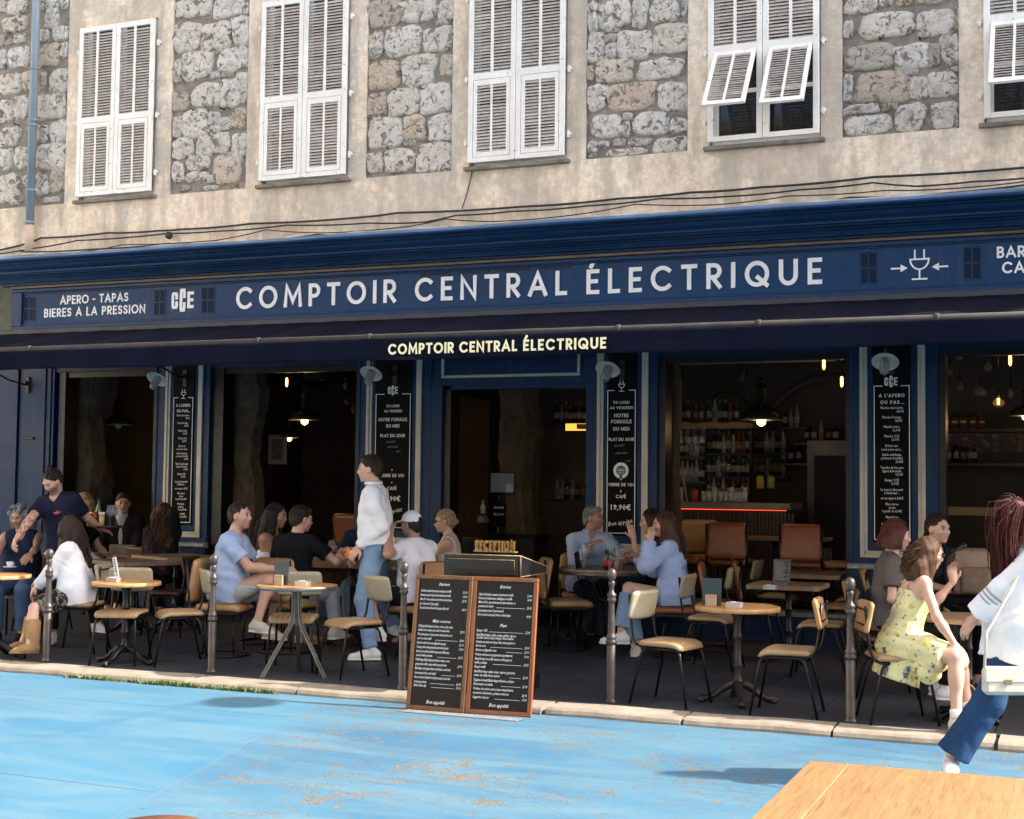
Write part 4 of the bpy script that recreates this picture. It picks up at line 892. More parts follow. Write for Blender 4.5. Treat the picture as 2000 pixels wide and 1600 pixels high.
# things seen through the door: screen on a desk, ice bucket, boxes
dk = empty('service_desk', (0, 0, 0), 0, 'dark service desk inside the doorway', 'desk'); p = F(1000, 1060, 1.6); dk.location = (F(930, 1000, 1.4).x, 1.4, .42)
mb = MB(); mb.box(-.45, .8, 0, .5, .62, .66, b=.004); mb.obj('desk_top', M_BLACK, dk); mb = MB(); mb.box(-.42, .77, .04, .48, 0, .62); mb.obj('desk_body', simple('desk_black', (.012, .012, .012), .6, .3, 4), dk)
zt = .42+.66
sc_ = empty('till_screen', (F(981, 945, 1.65).x, 1.65, zt), R(8), 'tilted till screen glowing grey inside the doorway', 'screen')
hz = F(981, 943, 1.65).z-zt
mb = MB(); mb.box(-.17, .17, .0, .03, hz-.16, hz+.14, b=.005); mb.obj('bezel', M_BLACK, sc_); mb = MB(); mb.box(-.15, .15, -.003, 0, hz-.12, hz+.12); mb.box(.05, .14, -.005, -.003, hz-.12, hz-.02, 1); mb.obj('screen', [emis('screen_grey', (.10, .10, .12), .05), emis('screen_pale', (.16, .16, .18), .09)], sc_); mb = MB(); mb.box(-.04, .04, .01, .05, 0, hz-.15); mb.box(-.1, .1, -.04, .08, 0, .012); mb.obj('stand', M_BLACK, sc_)
bk = empty('ice_bucket', F(921, 1062, .1), 0, 'black plastic crate-like ice bucket on the terrace beside the doorway', 'bucket'); bk.location.z = 0; z1 = F(921, 1050, 0.1).z
bk.location = (F(921, 1050, .1).x, .1, .78); mb = MB(); mb.lathe([(.10, 0), (.13, .30), (.14, .31), (.135, .32), (.12, .31), (.09, .02)], 4); mb.obj('bucket', simple('dark_plastic', (.04, .036, .03), .5, .2, 5), bk); mb = MB(); mb.tube([(-.04, -.1, .24), (0, -.105, .26), (.04, -.1, .24)], .006, 6); mb.obj('handle', M_IRON, bk)
st = empty('side_station', (F(915, 1075, .3).x, .3, TZ), 0, 'low dark side station under the bucket by the doorway', 'cabinet'); mb = MB(); mb.box(-.25, .5, -.35, .2, .0, .64); mb.obj('body', simple('station_black', (.014, .013, .012), .6, .3, 5), st); MB().box(-.27, .52, -.37, .22, .64, .675, b=.004).obj('top', simple('station_top', (.10, .06, .04), .5, .3, 5), st)
p = F(943, 995, .9); mb = MB(); mb.lathe([(.03, 0), (.032, .09), (.012, .11), (.012, .14), (.02, .15), (.001, .16)], 12); o = mb.obj('pump_bottle', simple('white_plastic', (.6, .6, .6), .4, .05, 3), None, (p.x, .9, p.z-.05)); tag(o, 'white pump bottle on the tray inside the doorway', 'bottle')
mb = MB(); mb.box(-.17, .17, -.08, .08, -.10, -.05, b=.005); mb.box(-.15, .15, -.06, .06, -.05, -.02); o = mb.obj('cutlery_tray', simple('grey_tray', (.25, .25, .25), .4, .1, 3), None, F(925, 1004, .9)); tag(o, 'grey cutlery tray standing inside the doorway', 'tray')
mb = MB(); mb.box(-.09, .09, -.01, .01, -.18, .10, b=.003); btext(mb, 'menu', 0, -.012, .04, .06, 'c', .2, 0, 1, mi=1); btext(mb, 'du jour', 0, -.012, -.04, .05, 'c', .2, 0, 1, mi=1); o = mb.obj('slate', [M_CHALK, M_CHALKW], None, F(975, 1000, 1.1)); tag(o, 'small chalked slate with an orange edge on the desk in the doorway', 'slate')
# pendant lamps and bare bulbs
M_PEN = simple('dark_green_enamel', (.018, .024, .017), .25, .2, 3); M_INN = simple('cream_enamel', (.6, .5, .36), .5, .1, 3)
def pendant(px, py, y, r, lit, lab):
    p = F(px, py, y); root = empty('pendant_lamp', p, 0, lab, 'pendant lamp', 'industrial pendant lamps'); s = r/.2
    mb = MB(); mb.lathe([(.045*s, .33*s), (.05*s, .28*s), (.048*s, .16*s), (.07*s, .13*s), (.13*s, .11*s), (.185*s, .06*s), (.2*s, .012*s), (.2*s, 0)], 30); mb.obj('shade', M_PEN, root)
    mb = MB(); mb.lathe([(.03*s, .12*s), (.12*s, .10*s), (.18*s, .05*s), (.198*s, -.003*s)], 30); mb.obj('inner_shade', M_INN, root)
    mb = MB(); mb.tube([(0, 0, .33*s), (0, 0, 3.45-p.z)], .006, 6); mb.lathe([(.02*s, .33*s), (.03*s, .36*s), (.02*s, .40*s)], 10); mb.obj('cord', M_BLACK, root)
    mb = MB(); mb.lathe([(.015, .08), (.02, .05), (.045*s, .0), (.04*s, -.04*s), (.01, -.06*s)], 14); mb.obj('bulb', emis('bulb_warm', (1, .55, .20), 2.6) if lit else M_INN, root)
    if lit:
        li = bpy.data.lights.new('lamp', 'POINT'); li.energy = 2.2; li.color = (1, .6, .28); li.shadow_soft_size = .04; lo = bpy.data.objects.new('lamp_light', li); COL.objects.link(lo); lo.parent = root; lo.location = (0, 0, -.09*s)
pendant(1487, 820, 1.3, .245, True, 'green-black pendant lamp with a glowing globe bulb hanging in front of the bar')
pendant(595, 820, 1.9, .23, True, 'larger black pendant lamp hanging in the second opening')
pendant(565, 855, 3.3, .18, True, 'smaller black pendant lamp behind and below the larger one in the second opening')
pendant(231, 830, 1.2, .20, False, 'unlit grey pendant lamp in the leftmost opening')
pendant(2003, 812, 1.8, .17, True, 'pendant lamp cut by the right edge of the view')
def bulb(px, py, y, lit, r=.035, lab=None, g=None):
    p = F(px, py, y); root = empty('hanging_bulb', p, 0, lab, 'bulb', g)
    mb = MB(); mb.lathe([(.012, .06), (.016, .04), (r*.9, .005), (r, -.02), (r*.7, -.05), (.004, -.06)], 14); mb.obj('glass', glass('smoky_glass', (.25, .22, .18), .05, .4) if r > .04 or not lit else emis('filament_soft', (1, .40, .07), 3.2), root)
    mb = MB(); mb.lathe([(.016, .06), (.018, .12), (.008, .125)], 10); mb.tube([(0, 0, .12), (0, 0, 3.45-p.z)], .0035, 5); mb.obj('socket', M_BLACK, root)
    if lit and r > .04: mb = MB(); mb.box(-.012, .012, -.004, .004, -.035, .03); mb.obj('filament', emis('filament', (1, .5, .1), 6), root)
for px, py, y, r in ((560, 747, 1.6, .017), (1609, 712, 1.4, .017), (1644, 746, 1.6, .017), (1973, 704, 1.5, .017), (1950, 784, 1.2, .065)):
    bulb(px, py, y, True, r, {560: 'glowing bare bulb in the second opening above the black lamps', 1609: 'glowing bare bulb near the ceiling right of the bar, the upper one', 1644: 'glowing bare bulb right of the bar, the lower one nearest the pilaster', 1973: 'small glowing bulb high at the right edge', 1950: 'large amber globe bulb with a glowing filament in the right-hand opening'}[px], None)
for px, py, y in ((517, 742, 1.5), (522, 765, 2.0), (674, 753, 1.4), (677, 783, 2.0), (690, 800, 1.8), (1449, 738, 1.8)):
    bulb(px, py, y, False, .03, {517: 'leftmost unlit bulb in the second opening, beside the pillar', 522: 'unlit clear bulb just below the leftmost one in the second opening', 674: 'upper unlit bulb at the right of the second opening', 677: 'middle unlit bulb at the right of the second opening', 690: 'lowest unlit bulb at the right of the second opening'}[px] if px < 1000 else 'unlit bulb hanging left of the bar pendant lamp', 'unlit bulbs in the second opening' if px < 1000 else None)
for px, py, y, r in ((1853, 724, 1.3, .05), (1873, 695, 1.3, .05), (1875, 755, 1.5, .045), (1915, 763, 1.3, .07), (1930, 716, 1.5, .045), (1974, 767, 1.6, .03)):
    bulb(px, py, y, False, r, {1853: 'unlit globe bulb farthest left in the right-hand opening', 1873: 'highest unlit globe bulb in the right-hand opening', 1875: 'low unlit globe bulb on a long cord, second from the left', 1915: 'largest unlit smoky globe in the right-hand opening', 1930: 'small unlit globe right of the largest smoky one', 1974: 'small unlit bulb below the high glowing one'}[px], 'unlit globe bulbs in the right-hand opening')
mb = MB(); a_ = F(1296, 711, 1.9); b_ = F(1632, 703, 1.9); mb.tube([a_, b_], .018, 8); o = mb.obj('ceiling_pipe', simple('pale_pipe', (.35, .34, .33), .5, .1, 3)); tag(o, 'pale pipe running under the ceiling above the bar', 'pipe')
# framed picture, dark arch, ceiling speaker
pc = empty('framed_picture', F(543, 878, 3.15), 0, 'small framed photograph on the dark wall below the black lamps', 'picture'); p = pc.location
MB().box(-.16, .16, -.02, .0, -.22, .22, b=.004).obj('frame', simple('picture_mount', (.12, .12, .12), .5, .1, 4), pc); mb = MB(); mb.box(-.095, .095, -.026, -.02, -.15, .15); t = NT('photo_print'); n = t.noise(t.co(), 9, 5); t.set(Base_Color=t.ramp(n, [(.4, (.005, .005, .008)), (.7, (.06, .065, .08))]), Roughness=.4); mb.obj('print', t.m, pc)
MB().box(-9.2, -8.2, 3.17, 3.3, .42, 3.3).obj('x', M_ROOM); o = bpy.data.objects['x']; o.name = 'partition_wall'; tag(o, 'dark partition wall carrying the small framed photograph', 'wall')
mb = MB(); mb.box(-.12, .12, -.1, .1, -.14, .12, b=.01); o = mb.obj('loudspeaker', M_DARK, None, F(620, 722, 1.4)); tag(o, 'black loudspeaker near the ceiling of the second opening', 'loudspeaker')
mb = MB(); mb.tube([(-.9+.9*(1-math.cos(R(i*15))), 0, .85*math.sin(R(i*15))) for i in range(13)], .05, 8); o = mb.obj('dark_arch', simple('arch_stone', (.05, .045, .04), .8, .3, 4), None, F(1622, 860, 4.3)); tag(o, 'dark stone arch on the back wall at the right of the bar', 'arch')
mb = MB(); mb.box(0, 1.35, 0, .6, 0, 1.9, b=.01); mb.box(.1, 1.25, -.01, 0, .3, 1.7, 1); o = mb.obj('wine_fridge', [M_BLACK, simple('fridge_front', (.008, .008, .009), .5, .2, 4, spec=.1)], None, (F(1575, 1000, 3.2).x, 3.2, .42)); tag(o, 'dark glass-fronted wine fridge at the right end of the bar', 'fridge')
# more bottles in the depth of the bar
for k_, (x0, x1, py, yy, dn, wh) in enumerate(((1324, 1370, 892, 3.25, 11, 'behind the bar, left of the arch, upper row'), (1324, 1370, 940, 3.25, 11, 'behind the bar, left of the arch, lower row'), (1478, 1530, 884, 4.12, 12, 'under the pendant lamp, upper row'), (1478, 1530, 930, 4.12, 12, 'under the pendant lamp, lower row'), (1088, 1148, 826, 3.3, 10, 'seen high through the doorway'), (1088, 1148, 975, 3.3, 12, 'on the bar seen through the doorway'))):
    z = F(x0, py, yy).z; xa_, xb_ = F(x0, py, yy).x, F(x1, py, yy).x; mb = MB(); mb.box(xa_-.08, xb_+.08, yy-.09, yy+.12, z-.03, z); tag(mb.obj('back_shelf', M_BLACK), 'dark shelf of bottles '+wh, 'shelf')
    n = int((x1-x0)/dn)+2
    for i in range(n): bottle(xa_+(xb_-xa_)*i/(n-1), yy+random.uniform(-.02, .02), z, 'bottles '+wh, ORD[i]+' bottle from the left '+wh)
p = F(1128, 834, 3.18); mb = MB(); mb.box(-.17, .15, -.01, .01, -.05, .045); tag(mb.obj('lit_panel', emis('amber_panel', (.9, .42, .06), .5), None, p), 'small amber-lit panel under the bottles seen through the doorway', 'light')
for i in range(8): tag(link('stem_glass_hung', None), None) if False else None
# hanging stemware
HG = MB(); HG.lathe([(.03, 0), (.004, -.006), (.004, -.08), (.03, -.10), (.036, -.14), (.028, -.18)], 12); HGM = HG.mesh('stem_glass', glass('stem_glass', (.7, .75, .8), .03, .3))
for i, px in enumerate(range(1318, 1378, 7)): tag(link('stem_glass', HGM, None, (F(px, 845, 3.08).x, 3.05+.08*(i % 2), a.z-.05)), ORD[i]+' stemmed glass from the left hanging below the honey-coloured shelf', 'wine glass', 'glasses hanging under the timber shelf')
CT = 1.52
for i, px in enumerate((1330, 1375, 1385, 1396, 1407, 1418, 1428, 1437, 1446, 1455)):
    mb = MB(); mb.lathe([(.001, 0), (.03, .004), (.036, .13+.05*(i % 3 == 0)), (.034, .13+.05*(i % 3 == 0)), (.028, .01), (.001, .008)], 14); tag(mb.obj('tumbler', HGM.materials[0], None, (F(px, 980, 2.5).x, 2.5, CT)), ORD[i]+' clear tumbler from the left in the row on the bar top', 'glass', 'tumblers on the bar')
mb = MB(); mb.tube([(0, 0, 0), (-.02, 0, .14), (-.05, 0, .28), (-.01, 0, .40)], .007, 6); tag(mb.obj('yellow_straw_hose', simple('yellow', (.55, .50, .08), .5, .1, 3), None, (F(1342, 980, 2.4).x, 2.4, CT)), 'bent yellow tube standing on the bar top', 'tube')
for px, c in ((1357, (.30, .03, .02)), (1485, (.45, .28, .06)), (1506, (.18, .28, .05))):
    mb = MB(); mb.lathe([(.001, 0), (.05, .003), (.05, .14), (.035, .16), (.001, .17)], 14); p = F(px, 975 if px == 1357 else 942, 2.5 if px == 1357 else 3.2); o = mb.obj('canister', simple('canister%d' % px, c, .4, .2, 6), None, (p.x, p.y, CT if px == 1357 else p.z-.08)); tag(o, {1357: 'red canister on the bar top', 1485: 'jar of orange juice behind the bar', 1506: 'jar of green drink behind the bar'}[px], 'jar')
# ================================================================== FURNITURE
def pad_mesh(w_, d_, t_, ribs, drop=0, curve=0, mat=None, name='seat', rr=4.5, ribh=.007):
    """upholstered pad: x across, y depth; ribs run along y; front (+y) edge droops"""
    nx = max(16, ribs*6); ny = 14; mb = MB(); vs = []; fs = []
    def pt(i, j, side):
        u = -1+2*i/nx; v = -1+2*j/ny
        u2, v2 = u*math.sqrt(max(0, 1-v*v*.0)), v
        k = 1-.035*(abs(u)**6)*(abs(v)**6)*3
        x = u*w_/2*k; y = v*d_/2*k
        e = max(abs(u), abs(v))**10
        z = side*t_/2*(1-e)**.45 if e < 1 else 0
        if side > 0:
            z += ribh*(abs(math.sin(math.pi*ribs*(u+1)/2))**.5-1)*(1-e) if ribs else 0
            z += .010*(1-u*u)*(1-v*v)*(1-.2*side)
        z -= drop*max(0, (v-.45)/.55)**2; z += curve*u*u
        return (x, y, z)
    top = {}; 
    for s in (1, -1):
        for j in range(ny+1):
            for i in range(nx+1):
                if s < 0 and (i in (0, nx) or j in (0, ny)): top[i, j, s] = top[i, j, 1]; continue
                top[i, j, s] = len(vs); vs.append(pt(i, j, s))
        for j in range(ny):
            for i in range(nx):
                q = (top[i, j, s], top[i+1, j, s], top[i+1, j+1, s], top[i, j+1, s]); fs.append(q if s > 0 else q[::-1])
    mb.add(vs, fs, 0, True); return mb
def vinyl(name, a, b, c_, rough=.38):
    t = NT(name); v = t.co(); oi = t.n('ShaderNodeObjectInfo'); n = t.noise(v, 5, 6, .6); n2 = t.noise(t.co((3, 14, 3)), 3, 6, .7); g = t.noise(v, 60, 4)
    c = t.ramp(n, [(.32, a), (.55, b), (.75, c_)]); c = t.mix(t.math('MULTIPLY', oi.outputs['Random'], .35), c, b); c = t.mix(t.ramp(n2, [(.55, 0), (.75, .35)]), c, tuple(x*.45 for x in a)); t.bump(g, .08, .002)
    return t.set(Base_Color=c, Roughness=rough)
V_TAN = vinyl('tan_vinyl', (.30, .16, .065), (.38, .25, .13), (.38, .32, .23)); V_CREAM = vinyl('cream_vinyl', (.32, .23, .13), (.35, .31, .22), (.36, .35, .29))
V_BROWN = vinyl('brown_leather', (.06, .022, .014), (.10, .038, .022), (.14, .06, .035)); V_RUST = vinyl('rust_leather', (.20, .055, .022), (.27, .085, .035), (.30, .12, .06)); V_OCH = vinyl('ochre_leather', (.30, .14, .05), (.42, .24, .10), (.42, .30, .16), .5)
M_TUBE = simple('black_tube', (.014, .013, .012), .3, .4, 14, metal=.5)
CH = {}
def cafe_chair(v_seat, v_back, key):
    if key in CH: return CH[key]
    root = empty('cafe_chair', (0, 0, 0))
    H = .445
    s = pad_mesh(.40, .39, .045, 9, .035, 0).obj('seat', v_seat, root, (0, 0, H))
    b = pad_mesh(.40, .225, .036, 9, 0, .022); b.xf(Matrix.Translation((0, -.215, .715)) @ Matrix.Rotation(R(78), 4, 'X'))
    b.obj('backrest', v_back, root)
    for sx in (-1, 1):
        x = sx*.165
        mb = MB(); mb.tube([(x, .13, H-.035), (x, .155, H-.045), (x+sx*.012, .17, H-.08), (x+sx*.035, .235, 0)], .0105, 8); mb.obj('leg', M_TUBE, root)
        mb = MB(); mb.tube([(x, -.10, H-.035), (x, -.13, H-.045), (x+sx*.012, -.15, H-.08), (x+sx*.035, -.235, 0)], .0105, 8); mb.obj('leg', M_TUBE, root)
        mb = MB(); mb.tube([(x*.97, -.02, H-.032), (x*.97, -.15, H-.032), (x, -.20, H-.01), (x, -.225, H+.05), (x, -.243, .60), (x, -.258, .80)], .0105, 8); mb.obj('back_post', M_TUBE, root)
        mb = MB(); mb.tube([(x, .13, H-.035), (x, -.10, H-.035)], .0105, 8); mb.obj('side_rail', M_TUBE, root)
    for y, z in ((.12, H-.035), (-.09, H-.035), (-.250, .665), (-.262, .775)): mb = MB(); mb.tube([(-.165, y, z), (.165, y, z)], .007, 6); mb.obj('cross_bar', M_TUBE, root)
    CH[key] = root; root['_used'] = 0; return root
def leather_chair(v_seat, v_back, key, ribs=0):
    key = 'L'+key
    if key in CH: return CH[key]
    root = empty('leather_chair', (0, 0, 0)); H = .45
    pad_mesh(.48, .46, .07, 0, .02, 0).obj('seat', v_seat, root, (0, 0, H))
    b = pad_mesh(.47, .42, .05, ribs, 0, .015); b.xf(Matrix.Translation((0, -.235, .69)) @ Matrix.Rotation(R(80), 4, 'X')); b.obj('backrest', v_back, root)
    for sx in (-1, 1):
        x = sx*.225; mb = MB(); mb.tube([(x, -.0, H-.05), (x, -.21, H-.045), (x, -.255, H-.01), (x, -.262, .55), (x, -.285, .88)], .012, 6); mb.obj('back_post', M_TUBE, root)
    mb = MB(); n = 8
    for k in range(4):
        a = R(45+90*k); mb.tube([(.17*math.cos(a), .17*math.sin(a), H-.05), (.22*math.cos(a), .21*math.sin(a), .02)], .008, 6)
    mb.box(-.22, .22, -.2, .2, H-.055, H-.035); mb.obj('frame', M_TUBE, root)
    mb = MB(); mb.tube([(.25*math.cos(R(i*15)), .24*math.sin(R(i*15)), .012) for i in range(25)], .011, 6, cap=False); mb.obj('ring_base', M_TUBE, root)
    CH[key] = root; root['_used'] = 0; return root
def put(root, p, face, lab, group, z=TZ):
    if not root['_used']: root['_used'] = 1; o = root
    else: o = copy_tree(root)
    o.location = (p[0], p[1], z); o.rotation_euler = (0, 0, R(face-90)); tag(o, lab, 'chair', group); return o
cc = cafe_chair(V_TAN, V_CREAM, 'a'); cb = cafe_chair(V_BROWN, V_BROWN, 'b'); co_ = cafe_chair(V_TAN, V_OCH, 'c')
GC = 'ribbed tan café chairs on the terrace'
def seat(px, py): return G(px, py-11, .56)
PCH = {}
PCH['boots'] = put(cc, seat(150, 1183), 184, 'ribbed tan café chair under the woman in the white blouse and cowboy boots', GC)
put(cc, seat(238, 1203), -70, 'empty café chair facing the viewer behind the leftmost whole round table', GC)
put(cc, seat(350, 1204), 226, 'empty café chair facing left between the first table and the second bollard', GC)
put(cc, seat(575, 1213), -68, 'empty café chair facing the viewer behind the tripod table', GC)
put(cc, seat(690, 1222), 240, 'empty café chair facing left between the tripod table and the menu boards', GC)
put(cc, seat(1310, 1262), -12, 'empty café chair facing right at the left of the clawfoot round table, nearest the viewer', GC)
put(co_, seat(1538, 1277), 183, 'empty café chair facing left with sunlit orange back, right of the clawfoot table', GC)
put(cc, seat(1392, 1214), -2, 'café chair facing right just behind the clawfoot table, beside the woman in blue', GC)
put(co_, seat(1603, 1226), 184, 'café chair facing left directly behind the sunlit orange one', GC)
put(co_, seat(1642, 1193), 184, 'café chair facing left in front of the blue pilaster, the nearer of two', GC)
put(co_, seat(1668, 1178), 184, 'café chair facing left against the blue pilaster, the farther of two', GC)
put(cc, seat(1475, 1193), -2, 'café chair at the left side of the square table with the first menu card', GC)
put(cc, seat(1520, 1172), -2, 'café chair at the left side of the rear square table', GC)
PCH['yellow'] = put(co_, seat(1778, 1288), -2, 'café chair under the woman in the yellow flowered dress', GC)
PCH['auburn'] = put(cb, seat(1765, 1235), 10, 'dark chair under the auburn woman in the grey-brown t-shirt', None)
put(cb, G(335, 1152, .57), 186, 'dark brown leather café chair facing left behind the second bollard', None)
PCH['greyw'] = put(co_, (F(-8, 1170, -3.6).x, -3.6), -90, 'café chair with an orange seat under the grey-haired woman at the left edge', GC)
put(cc, (F(86, 1100, -2.7).x, -2.7), -90, 'pale chair standing behind the navy-shirted waiter', GC)
for px, c_, y, lab in ((217, cc, -.9, 'café chair behind the long wooden tables, left of two brown ones'), (252, cb, -1.2, 'brown chair behind the long wooden tables, the left one'), (278, cb, -1.1, 'brown chair behind the long wooden tables, in front of the tan one'), (303, co_, -.75, 'tan chair behind the long wooden tables under the long-haired woman on the phone')):
    put(c_, (F(px, 1100, y).x, y), -88, lab, 'chairs behind the wooden tables')
GL_ = 'broad leather chairs'
la = leather_chair(V_OCH, V_OCH, 'a'); lb = leather_chair(V_RUST, V_RUST, 'b'); lc = leather_chair(V_OCH, V_RUST, 'c', 9)
PCH['tee'] = put(la, seat(478, 1180), 2, 'broad ochre chair under the man in the light blue t-shirt', GL_)
PCH['black'] = put(la, seat(606, 1183), 82, 'broad ochre leather chair with its back to the viewer, under the man in black', GL_)
PCH['cap'] = put(la, seat(808, 1188), 105, 'broad ochre leather chair under the man in the white cap', GL_)
put(la, seat(1108, 1186), 35, 'empty broad ochre leather chair just right of the black reception desk', GL_)
PCH['blouse'] = put(lb, seat(1315, 1186), 185, 'broad orange-seated chair under the brunette in the blue blouse', GL_)
put(lc, (F(1390, 1120, -1.0).x, -1.0), 195, 'ribbed rust-brown chair back rising behind the woman in the blue blouse', GL_)
put(lb, (F(1430, 1100, .85).x, .85), 90, 'rust leather chair in front of the bar, left of the two with backs turned', GL_, .42)
put(lb, (F(1573, 1100, .85).x, .85), 90, 'rust leather chair in front of the bar, right of the two with backs turned', GL_, .42)
put(lb, (F(1340, 1100, 1.0).x, 1.0), 0, 'rust chair seen edge-on beside the timber post', GL_, .42)
put(la, (F(1375, 1100, 1.5).x, 1.5), -60, 'ochre chair half hidden behind the rust one in front of the bar', GL_, .42)
put(la, (F(1642, 1100, 1.0).x, 1.0), 180, 'ochre chair at the right side of the bar opening beside the blue pilaster', GL_, .42)
put(lb, (F(662, 1100, .8).x, .8), -90, 'rust chair back visible behind the waiter in the white shirt', GL_, .42)
PCH['cami'] = put(la, seat(470, 1150), -10, 'ochre chair under the brunette in the white top', GL_)
PCH['blonde'] = put(la, (F(865, 1150, -1.5).x, -1.5), 190, 'ochre chair under the blonde woman with sunglasses', GL_)
PCH['grey'] = put(la, (F(1170, 1150, -.62).x, -.62), -60, 'chair under the grey-haired man in the blue shirt', GL_)
# ---------------------------------------------------------------- tables
W_OAK = wood('oak_top', (.30, .14, .04), (.52, .28, .10), .35, (2, 12, 12)); W_OLD = wood('worn_wood', (.16, .095, .05), (.33, .22, .125), .5, (2, 12, 12), wear=.3)
W_EDGE = simple('table_edge', (.50, .27, .11), .5, .3, 14); W_EDGE2 = simple('old_edge', (.30, .20, .12), .6, .35, 14)
M_STEEL = simple('raw_steel', (.20, .19, .175), .4, .3, 8, metal=.8, bump=.15)
def plank_top(root, r_, th, z, m, me, rect=None, n=5, name='plank'):
    """top of edge-glued planks with its rim"""
    if rect is None:
        for k in range(n):
            y0 = -r_+2*r_*k/n; y1 = y0+2*r_/n-.002; vs = []; m_ = 10
            up = []; 
            for i in range(m_+1):
                y = y0+(y1-y0)*i/m_; x = math.sqrt(max(0, (r_-.004)**2-y*y)); up.append((x, y))
            loop = [(x, y) for x, y in up]+[(-x, y) for x, y in up[::-1]]
            q = len(loop); mb = MB(); mb.add([(x, y, z) for x, y in loop]+[(x, y, z-th) for x, y in loop], [tuple(range(q)), tuple(range(q, 2*q))[::-1]]+[(i, i+q, (i+1) % q+q, (i+1) % q) for i in range(q)]); mb.obj(name, m, root)
        mb = MB(); N = 48; vs = []; fs = []
        for (a, zz) in ((r_-.004, z-.001), (r_-.001, z+.0005), (r_+.002, z-.003), (r_+.002, z-th+.003), (r_-.004, z-th-.001)):
            for k in range(N): vs.append((a*math.cos(6.28319*k/N), a*math.sin(6.28319*k/N), zz))
        for i in range(4):
            for k in range(N): a = i*N+k; b = i*N+(k+1) % N; fs.append((a, a+N, b+N, b))
        mb.add(vs, fs, 0, True); mb.obj('rim', me, root)
    else:
        a, b = rect
        for k in range(n):
            x0 = -a/2+.05+(a-.1)*k/n; mb = MB(); mb.box(x0, x0+(a-.1)/n-.0015, -b/2, b/2, z-th, z, b=.002); mb.obj(name, m, root)
        for s in (-1, 1): mb = MB(); x = s*(a/2-.025); mb.box(x-.024, x+.0235, -b/2, b/2, z-th-.001, z+.0005, b=.003); mb.obj('end_plank', me, root)
def cast_base(root, h, flute, mat, foot=.27, nf=4, rot=45):
    mb = MB(); mb.lathe([(.05, h-.01), (.045, h-.03), (.032, h-.05), (.028, h-.17), (.036, h-.185), (.036, h-.20), (.030, h-.21), (.030, .30), (.040, .285), (.040, .27), (.032, .255), (.030, .18), (.042, .16), (.05, .12), (.045, .10)], 20, flute=flute); mb.obj('column', mat, root)
    for k in range(nf):
        a = R(rot+360/nf*k); c, s = math.cos(a), math.sin(a)
        P = [(.02, .135), (.07, .13), (.12, .095), (.17, .055), (.22, .03), (foot, .028), (foot+.03, .022)]; rs = [.036, .034, .028, .024, .022, .028, .012]
        mb = MB(); mb.tube([(c*x, s*x, z) for x, z in P], rs, 10); mb.tube([(c*(foot-.005), s*(foot-.005), .0), (c*(foot-.005), s*(foot-.005), .03)], .028, 10); mb.obj('foot', mat, root)
def ztop(base, py):
    lo, hi = 0, 3
    for _ in range(40):
        m = (lo+hi)/2
        if prj((base[0], base[1], m))[1] > py: lo = m
        else: hi = m
    return lo
def round_table(px, py, r_, h, kind, lab, edge=W_EDGE):
    p = G(px, py, TZ); root = empty('round_table', (p.x, p.y, TZ), R(px*7 % 360), lab, 'table')
    plank_top(root, r_, .032, h, W_OAK, edge)
    if kind == 'cast': cast_base(root, h-.032, .10, M_IRON, rot=20)
    elif kind == 'plain': cast_base(root, h-.032, 0, M_BLACK, rot=10)
    elif kind == 'tripod':
        mb = MB(); mb.box(-.2, .2, -.02, .02, h-.045, h-.033); mb.obj('plate', M_STEEL, root)
        for k in range(3):
            a = R(90+120*k-root.rotation_euler.z*57.2958+25); d = Vector((math.cos(a), math.sin(a), 0)); q = Vector((-d.y, d.x, 0))
            pts = [(.028, h-.04), (.03, h-.25), (.055, h-.34), (.30, 0)]
            mb = MB()
            for (x0, z0), (x1, z1) in zip(pts[:-1], pts[1:]):
                for wd, t_ in (((.018), .003), ((.003), .018)):
                    A = d*x0+Vector((0, 0, z0)); B = d*x1+Vector((0, 0, z1)); u = (B-A).normalized(); nrm = u.cross(q)
                    vs = [A+q*sa*wd+nrm*sb*t_ for sa, sb in ((-1, -1), (1, -1), (1, 1), (-1, 1))]+[B+q*sa*wd+nrm*sb*t_ for sa, sb in ((-1, -1), (1, -1), (1, 1), (-1, 1))]
                    mb.add(vs, [(0, 1, 5, 4), (1, 2, 6, 5), (2, 3, 7, 6), (3, 0, 4, 7), (3, 2, 1, 0), (4, 5, 6, 7)])
            mb.obj('leg', M_STEEL, root)
    return root
HT = .715
t1 = round_table(243, 1296, .295, HT, 'plain', 'small round oak table on a black cast column, between first two bollards')
t2 = round_table(577, 1320, .335, HT+.035, 'tripod', 'round oak table on a steel tripod, left of the menu boards', M_STEEL)
t3 = round_table(1440, 1372, .315, HT, 'cast', 'round oak table on a fluted cast iron clawfoot column, right of centre')
t0 = round_table(-12, 1285, .30, HT+.03, 'plain', 'round oak table cut by the left edge, with the espresso cup')
p9 = G(1890, 1204, TZ+HT+.0); t9 = empty('round_table', (p9.x, p9.y, TZ), 0, 'small round table behind the woman in the yellow dress', 'table'); plank_top(t9, .34, .03, HT, W_OLD, W_EDGE2); cast_base(t9, HT-.03, 0, M_BLACK)
p8 = F(1183, 1108, -1.35); H8 = ztop(p8, 1109)-TZ; t8 = empty('cage_table', (p8.x, p8.y, TZ), 0, 'large round table with steel rim on a wire cage base, where three people talk', 'table')
plank_top(t8, .47, .03, H8, wood('dark_top', (.10, .055, .03), (.22, .13, .07), .3), W_EDGE2, n=7)
mb = MB(); mb.lathe([(.468, H8-.06), (.473, H8-.058), (.473, H8-.032), (.468, H8-.030)], 40); mb.obj('steel_band', M_STEEL, t8)
mb = MB()
